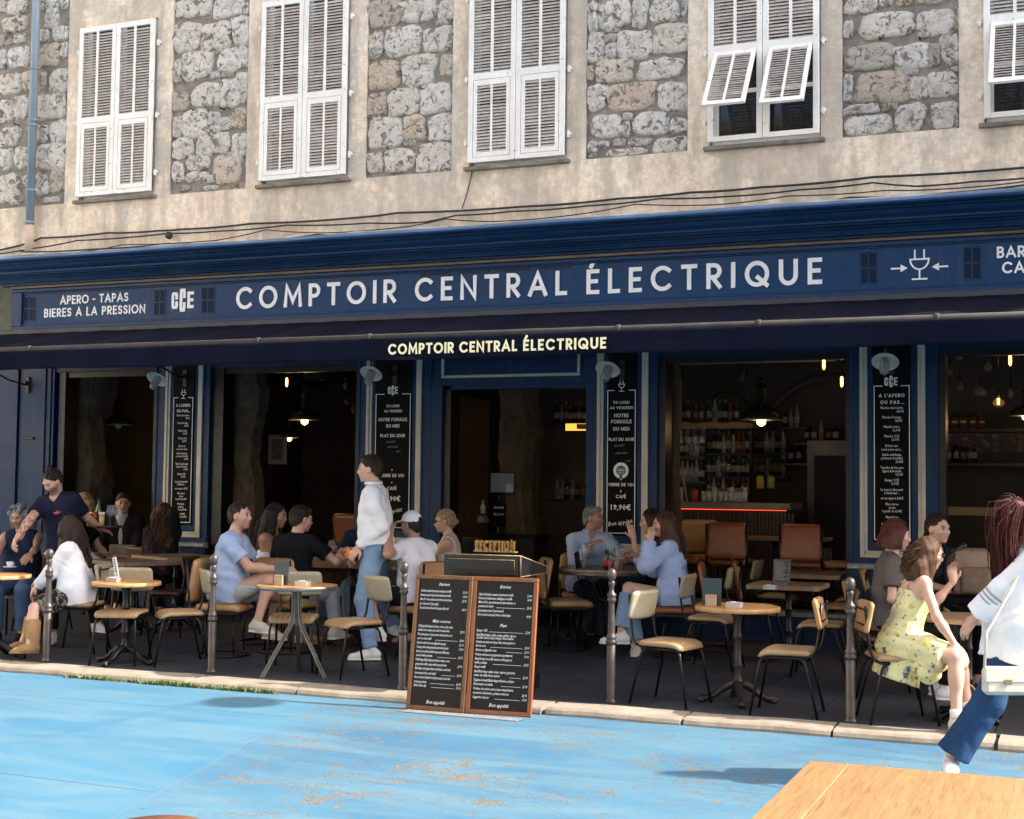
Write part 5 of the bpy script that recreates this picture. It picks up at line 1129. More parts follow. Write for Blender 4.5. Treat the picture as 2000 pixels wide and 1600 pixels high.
for k in range(28):
    a = 6.28319*k/28; mb.tube([(.30*math.cos(a), .30*math.sin(a), H8-.05), (.17*math.cos(a+.5), .17*math.sin(a+.5), .38), (.30*math.cos(a+1), .30*math.sin(a+1), .01)], .004, 5)
mb.obj('wire_cage', M_BLACK, t8)
for px, py, yy, a, b, rz, lab in ((1540, 1146, None, .66, .62, 0, 'square wooden table with the nearer printed menu card'), (1590, 1124, None, .66, .95, 0, 'rear wooden table with the farther printed menu card, beside the pilaster'), (262, 1094, -2.45, .80, .66, -24, 'wooden table of worn planks left of the long pair'), (345, 1085, -1.9, .8, .66, -24, 'rear wooden table of worn planks with a menu holder near the first pilaster'), (690, 1098, -2.2, 1.25, .72, 4, 'wooden table in the middle of the group, behind the white-shirted waiter')):
    p = G(px, py-6, TZ+HT) if yy is None else F(px, py, yy); hh = HT if yy is None else ztop(p, py)-TZ; root = empty('wooden_table', (p.x, p.y, TZ), R(rz), lab, 'table', 'square wooden tables'); plank_top(root, 0, .042, hh, W_OLD, W_EDGE2, rect=(a, b), n=5); cast_base(root, hh-.042, 0, M_BLACK, .24)
pi = F(1510, 1063, 1.3); root = empty('wooden_table', (pi.x, 1.45, .42), 0, 'wooden table inside in front of the bar between the rust chairs', 'table'); plank_top(root, 0, .035, .72, W_OLD, W_EDGE2, rect=(1.2, .6), n=5); cast_base(root, .685, 0, M_BLACK)
# small table at the back left with glasses, round bistro
pb = F(235, 1038, -.55); root = empty('back_table', (pb.x, -.55, TZ), 0, 'small dark table at the back left where the man in the suit sits', 'table', None); plank_top(root, 0, .03, HT, W_OLD, W_EDGE2, rect=(.75, .6), n=4); cast_base(root, HT-.03, 0, M_BLACK)
# foreground table
fg = empty('foreground_table', (0, -10.3, .05), 0, 'large honey-coloured varnished wooden table filling the lower right corner', 'table')
a = G(1580, 1485, .80); FGX, FGY = a.x, a.y; W_FG = wood('varnished_wood', (.17, .09, .035), (.37, .235, .11), .38, (30, 1.8, 9)); W_FG2 = wood('varnished_edge', (.34, .17, .05), (.60, .36, .14), .3, (1.2, 9, 5))
o_ = fg.location.copy()
xs = [FGX, FGX+.135]+[FGX+.135+.17*k for k in range(1, 12)]
for i in range(len(xs)-1):
    mb = MB(); mb.box(xs[i]+.0002, xs[i+1]-.0002, FGY-.95, FGY-.0, .765, .80, b=.0012 if i else .006); o = mb.obj('plank', W_FG, fg, -o_)
for sx, sy in ((.1, .1), (1.9, .1), (.1, .85), (1.9, .85)): mb = MB(); mb.box(FGX+sx-.03, FGX+sx+.03, FGY-sy-.03, FGY-sy+.03, .05, .765, b=.004); mb.obj('leg', W_FG2, fg, -o_)
mb = MB(); mb.box(FGX+.06, FGX+1.95, FGY-.9, FGY-.87, .69, .765); mb.box(FGX+.06, FGX+1.95, FGY-.12, FGY-.09, .69, .765); mb.obj('apron', W_FG2, fg, -o_)
p = G(340, 1603, .80); mb = MB(); mb.lathe([(.001, 0), (.15, 0), (.155, .012), (.15, .024), (.001, .024)], 40); mb.lathe([(.12, -.526), (.12, -.515), (.03, -.50), (.025, -.02), (.06, 0)], 20); q_ = G(333, 1591, .6); o = mb.obj('round_stool', simple('stool_brown', (.16, .06, .03), .4, .3, 12), None, q_+Vector((.058, -.143, -.024))); tag(o, 'brown round stool edge just peeking in at the bottom left', 'stool')
# ---------------------------------------------------------------- bollards
BOL = None
M_BOL = simple('bollard_iron', (.085, .072, .066), .42, .35, 9, metal=.55, bump=.25, bscale=30)
for i, (px, py, lab) in enumerate(((91, 1291, 'slim iron bollard nearest the left edge, in front of the woman with boots'), (413, 1313, 'iron bollard beside the man in the light blue t-shirt'), (786, 1346, 'iron bollard just left of the menu boards'), (1193, 1372, 'iron bollard in front of the cage-based round table'), (1661, 1410, 'iron bollard before the rightmost pilaster, left of the yellow dress'))):
    p = G(px, py, TZ)
    if BOL is None:
        BOL = empty('bollard', (p.x, p.y, TZ)); mb = MB(); mb.lathe([(.045, 0), (.045, .008), (.036, .02), (.034, .03), (.034, .42), (.030, .425)], 20); mb.obj('shaft', M_BOL, BOL)
        mb = MB(); mb.lathe([(.030, .425), (.041, .435), (.041, .455), (.034, .462), (.039, .472), (.039, .485), (.031, .495), (.028, .52), (.024, .72), (.024, .735), (.034, .745), (.036, .76), (.028, .775), (.036, .785), (.034, .80), (.022, .81), (.017, .835), (.021, .86), (.027, .885), (.018, .900)], 20); mb.obj('turned_shaft', M_BOL, BOL)
        mb = MB(); mb.lathe([(.018, .898), (.030, .915), (.036, .945), (.034, .965), (.024, .982), (.008, .990), (.001, .990)], 20); mb.obj('ball', M_BOL, BOL); b = BOL
    else: b = copy_tree(BOL)
    b.location = (p.x, p.y, TZ); b.rotation_euler = (0, 0, i*1.1); tag(b, lab, 'bollard', 'iron bollards along the kerb')
# ---------------------------------------------------------------- reception desk
rd = empty('reception_desk', (-4.28, -4.45, TZ), R(2), 'old black panelled reception desk with worn gold edges behind the menu boards', 'desk')
M_BLK = simple('black_lacquer', (.010, .011, .011), .32, .4, 9, bump=.1)
M_WORN = simple('worn_gold_edge', (.22, .14, .06), .5, .6, 30)
zt_ = 1.10
mb = MB(); mb.box(-.27, .27, -.24, .26, .0, .12, b=.006); mb.box(-.25, .25, -.22, .24, .12, .20, b=.006); mb.box(-.235, .235, -.205, .225, .20, .90); mb.obj('body', M_BLK, rd)
mb = MB()
for (p0, p1, q0, q1) in ((-.18, .20, .25, .86),):
    mb.box(.235, .241, p0, p1, q0, q0+.03); mb.box(.235, .241, p0, p1, q1-.03, q1); mb.box(.235, .241, p0, p0+.03, q0+.03, q1-.03); mb.box(.235, .241, p1-.03, p1, q0+.03, q1-.03); mb.box(.235, .249, p0+.045, p1-.045, q0+.045, q1-.045, b=.007)
mb.obj('side_panel', simple('worn_black', (.022, .02, .018), .35, .9, 16), rd)
mb = MB(); prof = [(-.30, .90), (.30, .90), (.30, .955), (-.30, 1.06)]
mb.extr([(a, b) for a, b in prof][::-1], -.33, .30); mb.obj('sloped_top', M_BLK, rd)
mb = MB(); mb.box(-.31, .28, -.312, -.30, .915, 1.045, b=.002); mb.box(-.285, .255, -.318, -.312, .945, 1.03, b=.002); mb.obj('front_panel', M_BLK, rd)
mb = MB(); mb.tube([(-.33, -.302, 1.063), (.302, -.302, 1.063), (.302, .302, .958), (.302, .302, .905)], .006, 6); mb.tube([(.302, -.302, 1.063), (.302, -.302, .905), (.302, .302, .903)], .005, 6); mb.tube([(-.29, -.319, .945), (-.29, -.319, 1.03), (.258, -.319, 1.03), (.258, -.319, .95)], .003, 5); mb.obj('worn_edge', M_WORN, rd)
rs = empty('reception_letters', (0, 0, 0), 0, 'upright gold capital letters spelling RECEPTION on the black desk', 'sign'); q = F(968, 1077, -4.66); rs.location = (q.x, -4.66, ztop((q.x, -4.66), 1078))
mb = MB(); wd = F(1006, 1077, -4.66).x-F(929, 1077, -4.66).x
stext(mb, 'RECEPTION', -wd/2, .008, .078, width=wd, w=.20, y=0, depth=.022); mb.obj('letters', simple('gold_metal', (.30, .17, .05), .35, .5, 30, metal=.7), rs)
mb = MB(); mb.box(-wd/2-.01, wd/2+.01, -.03, .02, -.004, .008, b=.002); mb.obj('base', M_WORN, rs)
# ---------------------------------------------------------------- the two menu boards
W_FR1 = wood('frame_wood_brown', (.11, .045, .016), (.24, .11, .04), .5, (6, 6, 1)); W_FR2 = wood('frame_wood_red', (.17, .045, .016), (.34, .115, .04), .4, (6, 6, 1))
EN = ['Starters', 'Artichoke salad with parmesan shavings and truffle|21.90', 'Butternut squash velouté with chestnuts and truffle|14.90', "Mont d'Or cheese with assorted cold cuts and potatoes|23.90", '(to share for 2 people)', 'Toasted brioche with mi-cuit foie gras and fig confit|18.90', 'Main courses', 'CCE Burger (Black Angus beef, lettuce, tomato, pickles, onions,', 'cheddar, bacon, burger sauce) with homemade fries|22.90', 'Thai-style green curry prawns with jasmine rice', 'and coconut milk|24.90', 'Risotto with Corsican figatelli sausage|23.90', 'Creamy polenta with gorgonzola and red kuri squash|19.90', 'Braised and confit beef with foie gras and truffle sauce,', 'served with polenta|29.50', 'Truffle Burger (Black Angus beef, lettuce, tomato, onions,', 'gorgonzola, truffle cream) with homemade fries|25.90', 'Black Angus beef tagliata flambéed with thyme, served with', 'homemade fries and salad|26.90', 'Slow-cooked pork belly with old-style mustard, served with', 'creamy polenta|23.90', 'Dish of the day|19.90', 'Bon appétit']
FR = ['Entrées', "Salade d'artichauts, copeaux de parmesan et truffe|21.90", 'Velouté de butternut, châtaignes et truffe|14.90', "Mont d'Or, assortiment de charcuteries et", 'pommes de terre|23.90', '(à partager pour 2 personnes)', 'Brioche toastée au foie gras tiède et confit de figues|18.90', 'Plats', 'Burger CCE|22.90', 'Bœuf Black Angus, salade, tomate, pickles, oignons,', 'cheddar, bacon, sauce burger, frites maison', 'Gambas au curry vert façon thaï, riz au jasmin et', 'lait de coco|24.90', 'Risotto au figatelli corse|23.90', 'Polenta crémeuse au gorgonzola et potimarron|19.90', 'Bœuf braisé et confit, sauce au foie gras et', 'truffe, polenta|29.50', 'Burger truffe', 'Bœuf Black Angus, salade, tomate, oignons, gorgonzola,', 'crème de truffe, frites maison|25.90', 'Tagliata de bœuf Black Angus flambée au thym,', 'frites maison et salade|26.90', 'Poitrine de cochon cuite à basse température,', "moutarde à l'ancienne, polenta crémeuse|23.90", 'Suggestion du jour|19.90', 'Bon appétit']
ROWS_EN = [188, 262, 306, 350, 395, 438, 566, 624, 664, 708, 750, 795, 838, 882, 922, 966, 1010, 1054, 1100, 1143, 1188, 1226, 1385]
ROWS_FR = [220, 308, 350, 392, 434, 480, 524, 630, 692, 738, 768, 812, 853, 898, 945, 990, 1030, 1074, 1122, 1162, 1212, 1254, 1302, 1345, 1390, 1466]
def menu_board(c0, c1, zt0, zt1, texts, rows, wd, hh, frame, top_y, bot_y, lab, rz):
    # c0: lower left corner, c1: lower right corner (world x,y)
    root = empty('menu_board', (c0[0], c0[1], .05), math.atan2(c1[1]-c0[1], c1[0]-c0[0]), lab, 'menu board', 'pair of framed menu boards'); W = math.hypot(c1[0]-c0[0], c1[1]-c0[1]); H = hh
    tilt = Matrix.Rotation(R(-rz), 4, 'X'); fw = .030
    def put_(mb, n, m): mb.xf(tilt); return mb.obj(n, m, root)
    for n, bx in (('frame_rail', (0, W, -.018, .014, 0, fw)), ('frame_rail', (0, W, -.018, .014, H-fw, H)), ('frame_stile', (0, fw, -.017, .013, fw, H-fw)), ('frame_stile', (W-fw, W, -.017, .013, fw, H-fw))): mb = MB(); mb.box(*bx, b=.003); put_(mb, n, frame)
    mb = MB(); mb.box(fw-.004, W-fw+.004, -.004, .004, fw-.004, H-fw+.004); put_(mb, 'slate', simple('glossy_slate', (.006, .007, .008), .3, .3, 3, spec=.25))
    mb = MB(); iw = W-2*fw-.03
    for t_, r_ in zip(texts, rows):
        z = H*(bot_y-r_-8)/(bot_y-top_y)
        if '|' not in t_ and r_ in (rows[0], rows[-1]) or t_ in ('Main courses', 'Plats'): btext(mb, t_, W/2, -.0055, z-.004, .032 if t_ != 'Bon appétit' else .037, 'c', .35, .006, .85); continue
        a, _, b = t_.partition('|'); full = .0265; xs_ = min(.62, iw*(.86 if b else .99)/(len(a)*.0142))
        btext(mb, a, fw+.015, -.0055, z, full, 'l', .35, .006, xs_)
        if b:
            btext(mb, b, W-fw-.012, -.0055, z-.004, full, 'r', .35, .006, .62); x0 = fw+.015+len(a)*.0142*xs_+.008; x1 = W-fw-.012-.052
            if x1-x0 > .01: mb.box(x0, x1, -.0056, -.0050, z-.0015, z+.0005)
    put_(mb, 'lettering', M_CHALKW)
    mb = MB(); mb.box(fw, W-fw, .02, .035, .25, .29); mb.box(W*.3, W*.34, .01, .03, .02, H*.8); put_(mb, 'back_strut', frame)
    return root
b0 = G(794, 1384, .05); b1 = G(908, 1393, .05); b2 = G(1036, 1402, .05)
menu_board((b0.x, b0.y), (b1.x-.004, b1.y), 0, 0, EN, ROWS_EN, 0, .985, W_FR1, 95, 1465, 'left menu board in a brown wooden frame, listing starters and main courses in English', 8.5)
menu_board((b1.x+.004, b1.y+.01), (b2.x, b2.y+.02), 0, 0, FR, ROWS_FR, 0, .985, W_FR2, 118, 1560, 'right menu board in a reddish wooden frame, listing entrées and plats in French', 8.5)
# drain grate
dg = empty('drain_grate', G(800, 1390, .05), 0, 'pale grey comb-toothed drain grate in the blue ground before the menu boards', 'drain'); a = G(795, 1387, .05); b = G(992, 1403, .05); dg.location = (a.x, a.y-.10, .05)
mb = MB(); n = 22; L_ = b.x-a.x+.12
for i in range(n): x = L_*i/n; mb.add([(x, 0, .001), (x+L_/n*.55, 0, .001), (x+L_/n*.9, .10, .001), (x+L_/n*.35, .10, .001), (x, 0, .008), (x+L_/n*.55, 0, .008), (x+L_/n*.9, .10, .008), (x+L_/n*.35, .10, .008)], [(4, 5, 6, 7), (0, 1, 5, 4), (1, 2, 6, 5), (2, 3, 7, 6), (3, 0, 4, 7)])
mb.box(-.02, L_, -.014, -.0, .0, .008); mb.obj('teeth', simple('galvanised', (.28, .28, .28), .4, .2, 10, metal=.3), dg)
mb = MB(); mb.box(-.01, L_, 0, .11, -.03, .0006); mb.obj('channel', M_DARK, dg)
# ---------------------------------------------------------------- things on the tables
def on(t, dx, dy, dz=0): return (t.location.x+dx, t.location.y+dy, dz)
def ash(p, s, lab, m=(.45, .43, .40)):
    root = empty('ashtray_box', p, R(s), lab, 'ashtray', 'grey wooden ashtray boxes')
    mt = simple('ash_box_%d' % int(m[0]*100), m, .7, .15, 14)
    mb = MB(); mb.box(-.055, .055, -.04, -.032, 0, .038); mb.box(-.055, .055, .032, .04, 0, .038); mb.box(-.055, -.047, -.032, .032, 0, .038); mb.box(.047, .055, -.032, .032, 0, .038); mb.box(-.047, .047, -.032, .032, 0, .008); mb.obj('box', mt, root)
    mb = MB(); mb.box(-.03, .012, -.02, .026, .030, .042, b=.002); mb.box(.02, .046, -.03, .03, .02, .036, b=.002); mb.obj('paper', M_LETTER, root); return root
def holder(p, s, lab, h=.20, dark=(.012, .035, .045)):
    root = empty('menu_holder', p, R(s), lab, 'menu', 'menu cards in wooden blocks')
    mb = MB(); mb.box(-.042, .042, -.035, -.018, 0, .085, b=.003); mb.box(-.042, .042, .018, .03, 0, .04, b=.003); mb.obj('block', wood('pale_block', (.30, .22, .13), (.46, .36, .24), .6), root)
    mb = MB(); mb.box(-.072, .072, -.004, .004, .0, h); mb.box(-.06, .06, -.0052, -.004, h*.05, h*.4, 1); mb.xf(Matrix.Rotation(R(-5), 4, 'X')); mb.obj('card', [simple('teal_card', dark, .4, .25, 9), simple('brown_card', (.05, .02, .012), .5, .2, 5)], root); return root
def printed(px, py, h, lab):
    y = {1525: t4y, 1610: t5y}.get(px, None); p = G(px, py, TZ+HT+.001)
    root = empty('menu_card', p, R(random.uniform(-6, 6)), lab, 'menu', 'printed menu cards on stands'); w_ = h*.70
    mb = MB(); mb.box(-w_*.4, w_*.4, -.025, .03, 0, .012, b=.002); mb.obj('stand', M_STEEL, root)
    mb = MB(); mb.box(-w_/2, w_/2, -.003, .003, .006, h); k = h/.24
    for x0, x1, z0, z1 in ((-.075, .075, .222, .224), (-.075, .075, .02, .022), (-.075, -.073, .022, .222), (.073, .075, .022, .222)): mb.box(x0*k, x1*k, -.004, -.003, z0*k, z1*k, 1)
    r = random.Random(px); z = .208
    while z > .035:
        a = -.066; e = r.uniform(.0, .066) if z < .2 else .03
        mb.box(a*k, e*k, -.0038, -.003, z*k, (z+.0028)*k, 1); mb.box(.05*k, .066*k, -.0038, -.003, z*k, (z+.0028)*k, 1) if r.random() < .6 else None; z -= .0088
    mb.xf(Matrix.Rotation(R(-8), 4, 'X')); mb.obj('card', [simple('menu_black', (.018, .02, .025), .5, .2, 4), simple('menu_print', (.36, .38, .42), .6, .1, 4)], root)
t4y = t5y = 0
printed(1526, 1142, .235, 'printed menu card on a stand on the nearer square table'); printed(1611, 1109, .225, 'printed menu card on a stand on the rear wooden table'); 
zt1 = TZ+HT+.001
ash(on(t1, -.055, -.11, zt1), 8, 'grey box on the leftmost whole round table, with a printed strip standing in it', (.33, .27, .22))
mb = MB(); mb.box(-.020, .020, -.002, .002, 0, .20); 
for k in range(9): mb.box(-.012+.004*(k % 3), .006+.004*(k % 2), -.0032, -.002, .012+k*.02, .024+k*.02, 1)
mb.xf(Matrix.Rotation(R(-13), 4, 'Y')); o = mb.obj('printed_strip', [simple('strip_white', (.6, .58, .55), .6, .1, 30), simple('strip_black', (.03, .03, .03), .6, .1, 3)], None, on(t1, -.03, -.085, zt1+.02)); tag(o, 'tall narrow black-and-white printed strip leaning in the grey box on the first round table', 'menu')
zt2 = TZ+HT+.036
holder(on(t2, -.10, -.10, zt2), -4, 'dark teal menu card in a wooden block on the tripod table'); ash(on(t2, .09, -.06, zt2), 4, 'white-topped ashtray box on the tripod table')
holder(on(t3, -.175, -.09, zt1), 2, 'dark teal menu card in a pale wooden block on the clawfoot round table', .205); ash(on(t3, .01, -.14, zt1), -3, 'white-topped ashtray box on the clawfoot round table')
p = G(1502, 1152, TZ+HT+.001); ash((p.x, p.y+.05, TZ+HT+.001), 2, 'grey ashtray box on the nearer square table'); p = G(1590, 1108, TZ+HT+.001); ash((p.x, p.y, TZ+HT+.001), 2, 'grey ashtray box beside the farther menu card')
M_PORC = simple('porcelain', (.78, .78, .76), .2, .04, 3); M_CLR = glass('drink_glass', (.8, .83, .85), .02, .07)
def cup(p, lab):
    root = empty('espresso_cup', p, 0, lab, 'cup'); mb = MB(); mb.lathe([(.001, 0), (.05, .002), (.068, .012), (.065, .013), (.045, .006), (.001, .005)], 20); mb.obj('saucer', M_PORC, root)
    mb = MB(); mb.lathe([(.018, .006), (.024, .008), (.034, .05), (.033, .058), (.030, .055), (.02, .012)], 18); mb.tube([(.032, 0, .05), (.05, 0, .045), (.048, 0, .025), (.028, 0, .02)], .004, 6); mb.obj('cup', M_PORC, root)
pc_ = G(19, 1109, TZ+HT+.031); cup((pc_.x, pc_.y, TZ+HT+.031), 'white espresso cup on its saucer on the leftmost table, held by the waiter')
def tumbler(px, y, z, h, col, lab, g='drinks on the cage-based round table'):
    root = empty('drink_glass', (F(px, 1100, y).x, y, z), 0, lab, 'glass', g); mb = MB(); mb.lathe([(.001, 0), (.027, .002), (.034, h), (.032, h), (.025, .008), (.001, .006)], 16); mb.obj('tumbler', M_CLR, root)
    mb = MB(); mb.lathe([(.001, .008), (.025, .009), (.030, h*.72), (.001, h*.72)], 14); mb.obj('drink', simple('drink_%d%d' % (col[0]*99, col[1]*99), col, .15, .2, 12), root); mb = MB(); mb.tube([(.0, 0, .02), (-.03, .01, h+.08)], .003, 5); mb.obj('straw', M_BLACK, root)
zc = TZ+H8+.001
for px, dy, h, c_ in ((1192, -.32, .13, (.35, .06, .04)), (1205, -.38, .14, (.30, .20, .12)), (1213, -.25, .14, (.45, .15, .08)), (1140, -.25, .12, (.15, .15, .15))): tumbler(px, p8.y+dy, zc, h, c_, {1192: 'reddish iced drink on the round table, beside the soda bottle', 1205: 'brownish iced drink on the round table, second from the right', 1213: 'orange iced drink on the round table, nearest the raised hand', 1140: 'clear drink near the slanting black menu stand'}[px])
mb = MB(); mb.lathe([(.001, 0), (.028, .003), (.028, .10), (.012, .14), (.011, .19), (.001, .19)], 14); mb.lathe([(.0285, .03), (.0285, .09)], 14, mi=1); o = mb.obj('soda_bottle', [glass('soda', (.05, .015, .01), .05, .9), simple('red_label', (.4, .03, .02), .5, .1, 4)], None, (F(1184, 1100, p8.y-.3).x, p8.y-.3, zc)); tag(o, 'small dark soda bottle with a red label on the round table', 'bottle')
mb = MB(); mb.box(-.05, .05, -.005, .005, 0, .17); mb.xf(Matrix.Rotation(R(-16), 4, 'Y')); o = mb.obj('leaning_menu', M_CHALK, None, (F(1130, 1098, p8.y-.3).x, p8.y-.3, zc)); tag(o, 'slanting black menu stand on the round table in front of the grey-haired man', 'menu'); o.scale = (.5, 1, 1)
def wine(px, y, z, lab, col=None, g=None):
    root = empty('wine_glass', (F(px, 1090, y).x, y, z), 0, lab, 'wine glass', g); mb = MB(); mb.lathe([(.032, 0), (.030, .003), (.004, .008), (.004, .09), (.03, .11), (.042, .14), (.043, .17), (.033, .22), (.031, .22), (.040, .17), (.03, .115), (.002, .10)], 20); mb.obj('glass', M_CLR, root)
    if col: mb = MB(); mb.lathe([(.001, .105), (.027, .112), (.037, .14), (.001, .14)], 16); mb.obj('wine', simple('wine_%d' % (col[0]*99), col, .15, .1, 3), root)
p7 = F(690, 1098, -2.2); z7 = ztop(p7, 1098)+.001
wine(648, p7.y-.1, z7, 'wine glass on the group table, left of the white-shirted waiter', (.45, .30, .10))
wine(776, p7.y+.1, z7, 'stemmed glass on the group table right of the waiter', (.5, .35, .12))
# tray carried by the first waiter with bucket, beer and glasses
ty = -3.05; tz_ = ztop((F(205, 1029, ty).x, ty), 1029)
tr = empty('serving_tray', (F(209, 1029, ty).x, ty, tz_), 0, 'round dark serving tray held up by the waiter with the topknot', 'tray'); mb = MB(); mb.lathe([(.001, -.006), (.16, -.006), (.17, .012), (.166, .012), (.158, 0), (.001, 0)], 32); mb.obj('disc', simple('tray_brown', (.05, .02, .018), .4, .3, 4), tr)
t = NT('hammered_copper'); v = t.co(); vo = t.vor(v, 70); t.set(Base_Color=(.72, .27, .13), Metallic=1, Roughness=.25); t.bump(vo, 1.0, .012); M_COP = t.m
def copper(p, r_, h, lab):
    root = empty('copper_bucket', p, 0, lab, 'bucket'); mb = MB(); mb.lathe([(.001, 0), (r_*.8, .002), (r_*.92, h*.3), (r_, h*.97), (r_*1.04, h), (r_*.98, h), (r_*.9, h*.3), (.001, .01)], 24); mb.obj('bucket', M_COP, root)
    mb = MB(); mb.tube([(-r_, 0, h*.95), (-r_*1.05, -.01, h*.6), (-r_*.9, 0, h*.35)], .004, 6); mb.obj('handle', M_COP, root)
copper((F(177, 1033, ty-.05).x, ty-.03, tz_+.002), .062, .145, 'hammered copper ice bucket on the tray of the first waiter')
wine(213, ty-.02, tz_+.002, 'empty wine glass on the waiter tray, the left one', None, 'empty wine glasses on the tray'); wine(225, ty+.03, tz_+.002, 'empty wine glass on the waiter tray, the right one', None, 'empty wine glasses on the tray')
root = empty('beer_glass', (F(197, 1030, ty-.06).x, ty-.05, tz_+.002), 0, 'tall glass of pale beer with foam on the waiter tray', 'glass'); mb = MB(); mb.lathe([(.001, 0), (.026, .002), (.026, .05), (.033, .15), (.031, .15), (.02, .01)], 16); mb.obj('glass', M_CLR, root); mb = MB(); mb.lathe([(.001, .01), (.022, .011), (.024, .05), (.028, .115), (.001, .115)], 16); mb.obj('beer', simple('beer', (.62, .38, .08), .1, .1, 3), root); mb = MB(); mb.lathe([(.028, .115), (.031, .145), (.001, .147)], 16); mb.obj('foam', M_PORC, root)
mb = MB(); mb.lathe([(.001, 0), (.035, .003), (.036, .15), (.03, .18), (.014, .22), (.013, .28), (.001, .28)], 16); o = mb.obj('green_bottle', glass('green_bottle_glass', (.06, .12, .05), .05, .85), None, (F(192, 1030, ty+.08).x, ty+.08, tz_+.002)); tag(o, 'green glass bottle on the waiter tray behind the beer', 'bottle')
for px in (240, 258): tumbler(px, -.60, TZ+HT, .11, (.2, .2, .2), ('left' if px < 250 else 'right')+' one of two short glasses before the man in the suit', 'tumblers before the man in the suit')
# weeds along the kerb foot
def weeds(xa, xb, n, lab):
    r = random.Random(int(xa*10)); mb = MB()
    for i in range(n):
        q = r.random(); x = xa+(xb-xa)*q; y = KY0-.005-abs(r.gauss(0, .018)); h = r.uniform(.012, .05)*(1-abs(2*q-1)**3*.6); a = r.uniform(0, 6.28); w_ = r.uniform(.003, .008); dx, dy = math.cos(a)*r.uniform(0, .03), math.sin(a)*r.uniform(0, .03)-.01
        mb.add([(x-w_*math.sin(a), y+w_*math.cos(a), .05), (x+w_*math.sin(a), y-w_*math.cos(a), .05), (x+dx*.6+w_*.8*math.sin(a), y+dy*.6-w_*.8*math.cos(a), .05+h*.7), (x+dx, y+dy, .05+h)], [(0, 1, 2, 3)])
    o = mb.obj('kerb_weeds', simple('weed_green', (.12, .16, .045), .7, .5, 30), None); tag(o, lab, 'weeds', None, 'stuff')
for a_, b_, n, lab in ((85, 165, 260, 'low weeds at the foot of the kerb left of the first table'), (246, 272, 90, 'thin green weeds in the kerb joint below the first table'), (306, 390, 600, 'thick patch of weeds at the kerb between the first and second table'), (460, 480, 150, 'small tuft of weeds left of the tripod table foot'), (512, 586, 300, 'strip of weeds at the kerb below the tripod table')):
    weeds(G(a_, 1330, .05).x, G(b_, 1345, .05).x, n, lab)
# suspended street lantern whose shadow falls on the square
d = Vector(SUN_TO); p = G(475, 1372, .05); k = (6.3-.05)/d.z; q = p+d*k
root = empty('suspended_lantern', q, 0, 'round lantern hung over the square, out of view', 'lantern'); mb = MB(); mb.lathe([(.02, .25), (.10, .15), (.26, .05), (.27, 0), (.18, -.10), (.02, -.18)], 20); mb.obj('lantern', M_BLACK, root); mb = MB(); mb.tube([(0, -q.y+.1, .5), (0, 0, .25), (0, -20-q.y, .6)], .006, 6); mb.obj('cable', M_CABLE, root)
# backpack and bag
bp = empty('backpack', (F(1895, 1100, -3.0).x, -3.0, ztop((F(1895, 1140, -3.0).x, -3.0), 1165)), R(15), 'tan and black backpack standing behind the right-hand table', 'backpack')
mb = pad_mesh(.30, .38, .20, 0, 0, 0); mb.xf(Matrix.Translation((0, 0, .19)) @ Matrix.Rotation(R(90), 4, 'X')); mb.obj('body', simple('pack_tan', (.26, .17, .10), .8, .25, 12, bump=.3), bp)
mb = pad_mesh(.24, .22, .10, 0, 0, 0); mb.xf(Matrix.Translation((.02, -.10, .13)) @ Matrix.Rotation(R(90), 4, 'X')); mb.obj('pocket', simple('pack_dark_tan', (.17, .11, .065), .8, .25, 12), bp)
mb = MB(); mb.tube([(-.13, -.02, .05), (-.20, -.08, .15), (-.18, -.08, .30), (-.08, -.05, .39), (-.04, -.02, .40)], .02, 8); mb.tube([(0, -.102, .02), (0, -.115, .2), (0, -.06, .37)], .006, 6); mb.obj('strap', simple('pack_black', (.012, .012, .014), .7, .3, 5), bp)
st_ = empty('backpack_stool', (bp.location.x, bp.location.y, TZ), 0, 'low dark seat under the backpack', 'seat'); hz_ = bp.location.z-TZ
mb = MB(); mb.box(-.24, .3, -.2, .2, hz_-.05, hz_, b=.01); mb.obj('seat', M_CHALK, st_); mb = MB()
for sx in (-.2, .26):
    for sy in (-.16, .16): mb = MB(); mb.tube([(sx, sy, 0), (sx, sy, hz_-.05)], .012, 6); mb.obj('leg', M_BLACK, st_)
p = G(1893, 1412, TZ); pk = empty('pink_handbag', (p.x, p.y, TZ), R(40), 'small pale pink handbag on the paving between the woman in yellow and the walker', 'handbag')
mb = MB(); mb.box(-.09, .09, -.04, .04, 0, .15, b=.012); mb.obj('body', simple('pink_leather', (.62, .36, .33), .4, .1, 5), pk); mb = MB(); mb.tube([(-.06, 0, .14)]+[(-.065*math.cos(R(i*18)), 0, .14+.12*math.sin(R(i*18))) for i in range(11)], .006, 6); mb.obj('handle', MATS['pink_leather'], pk)
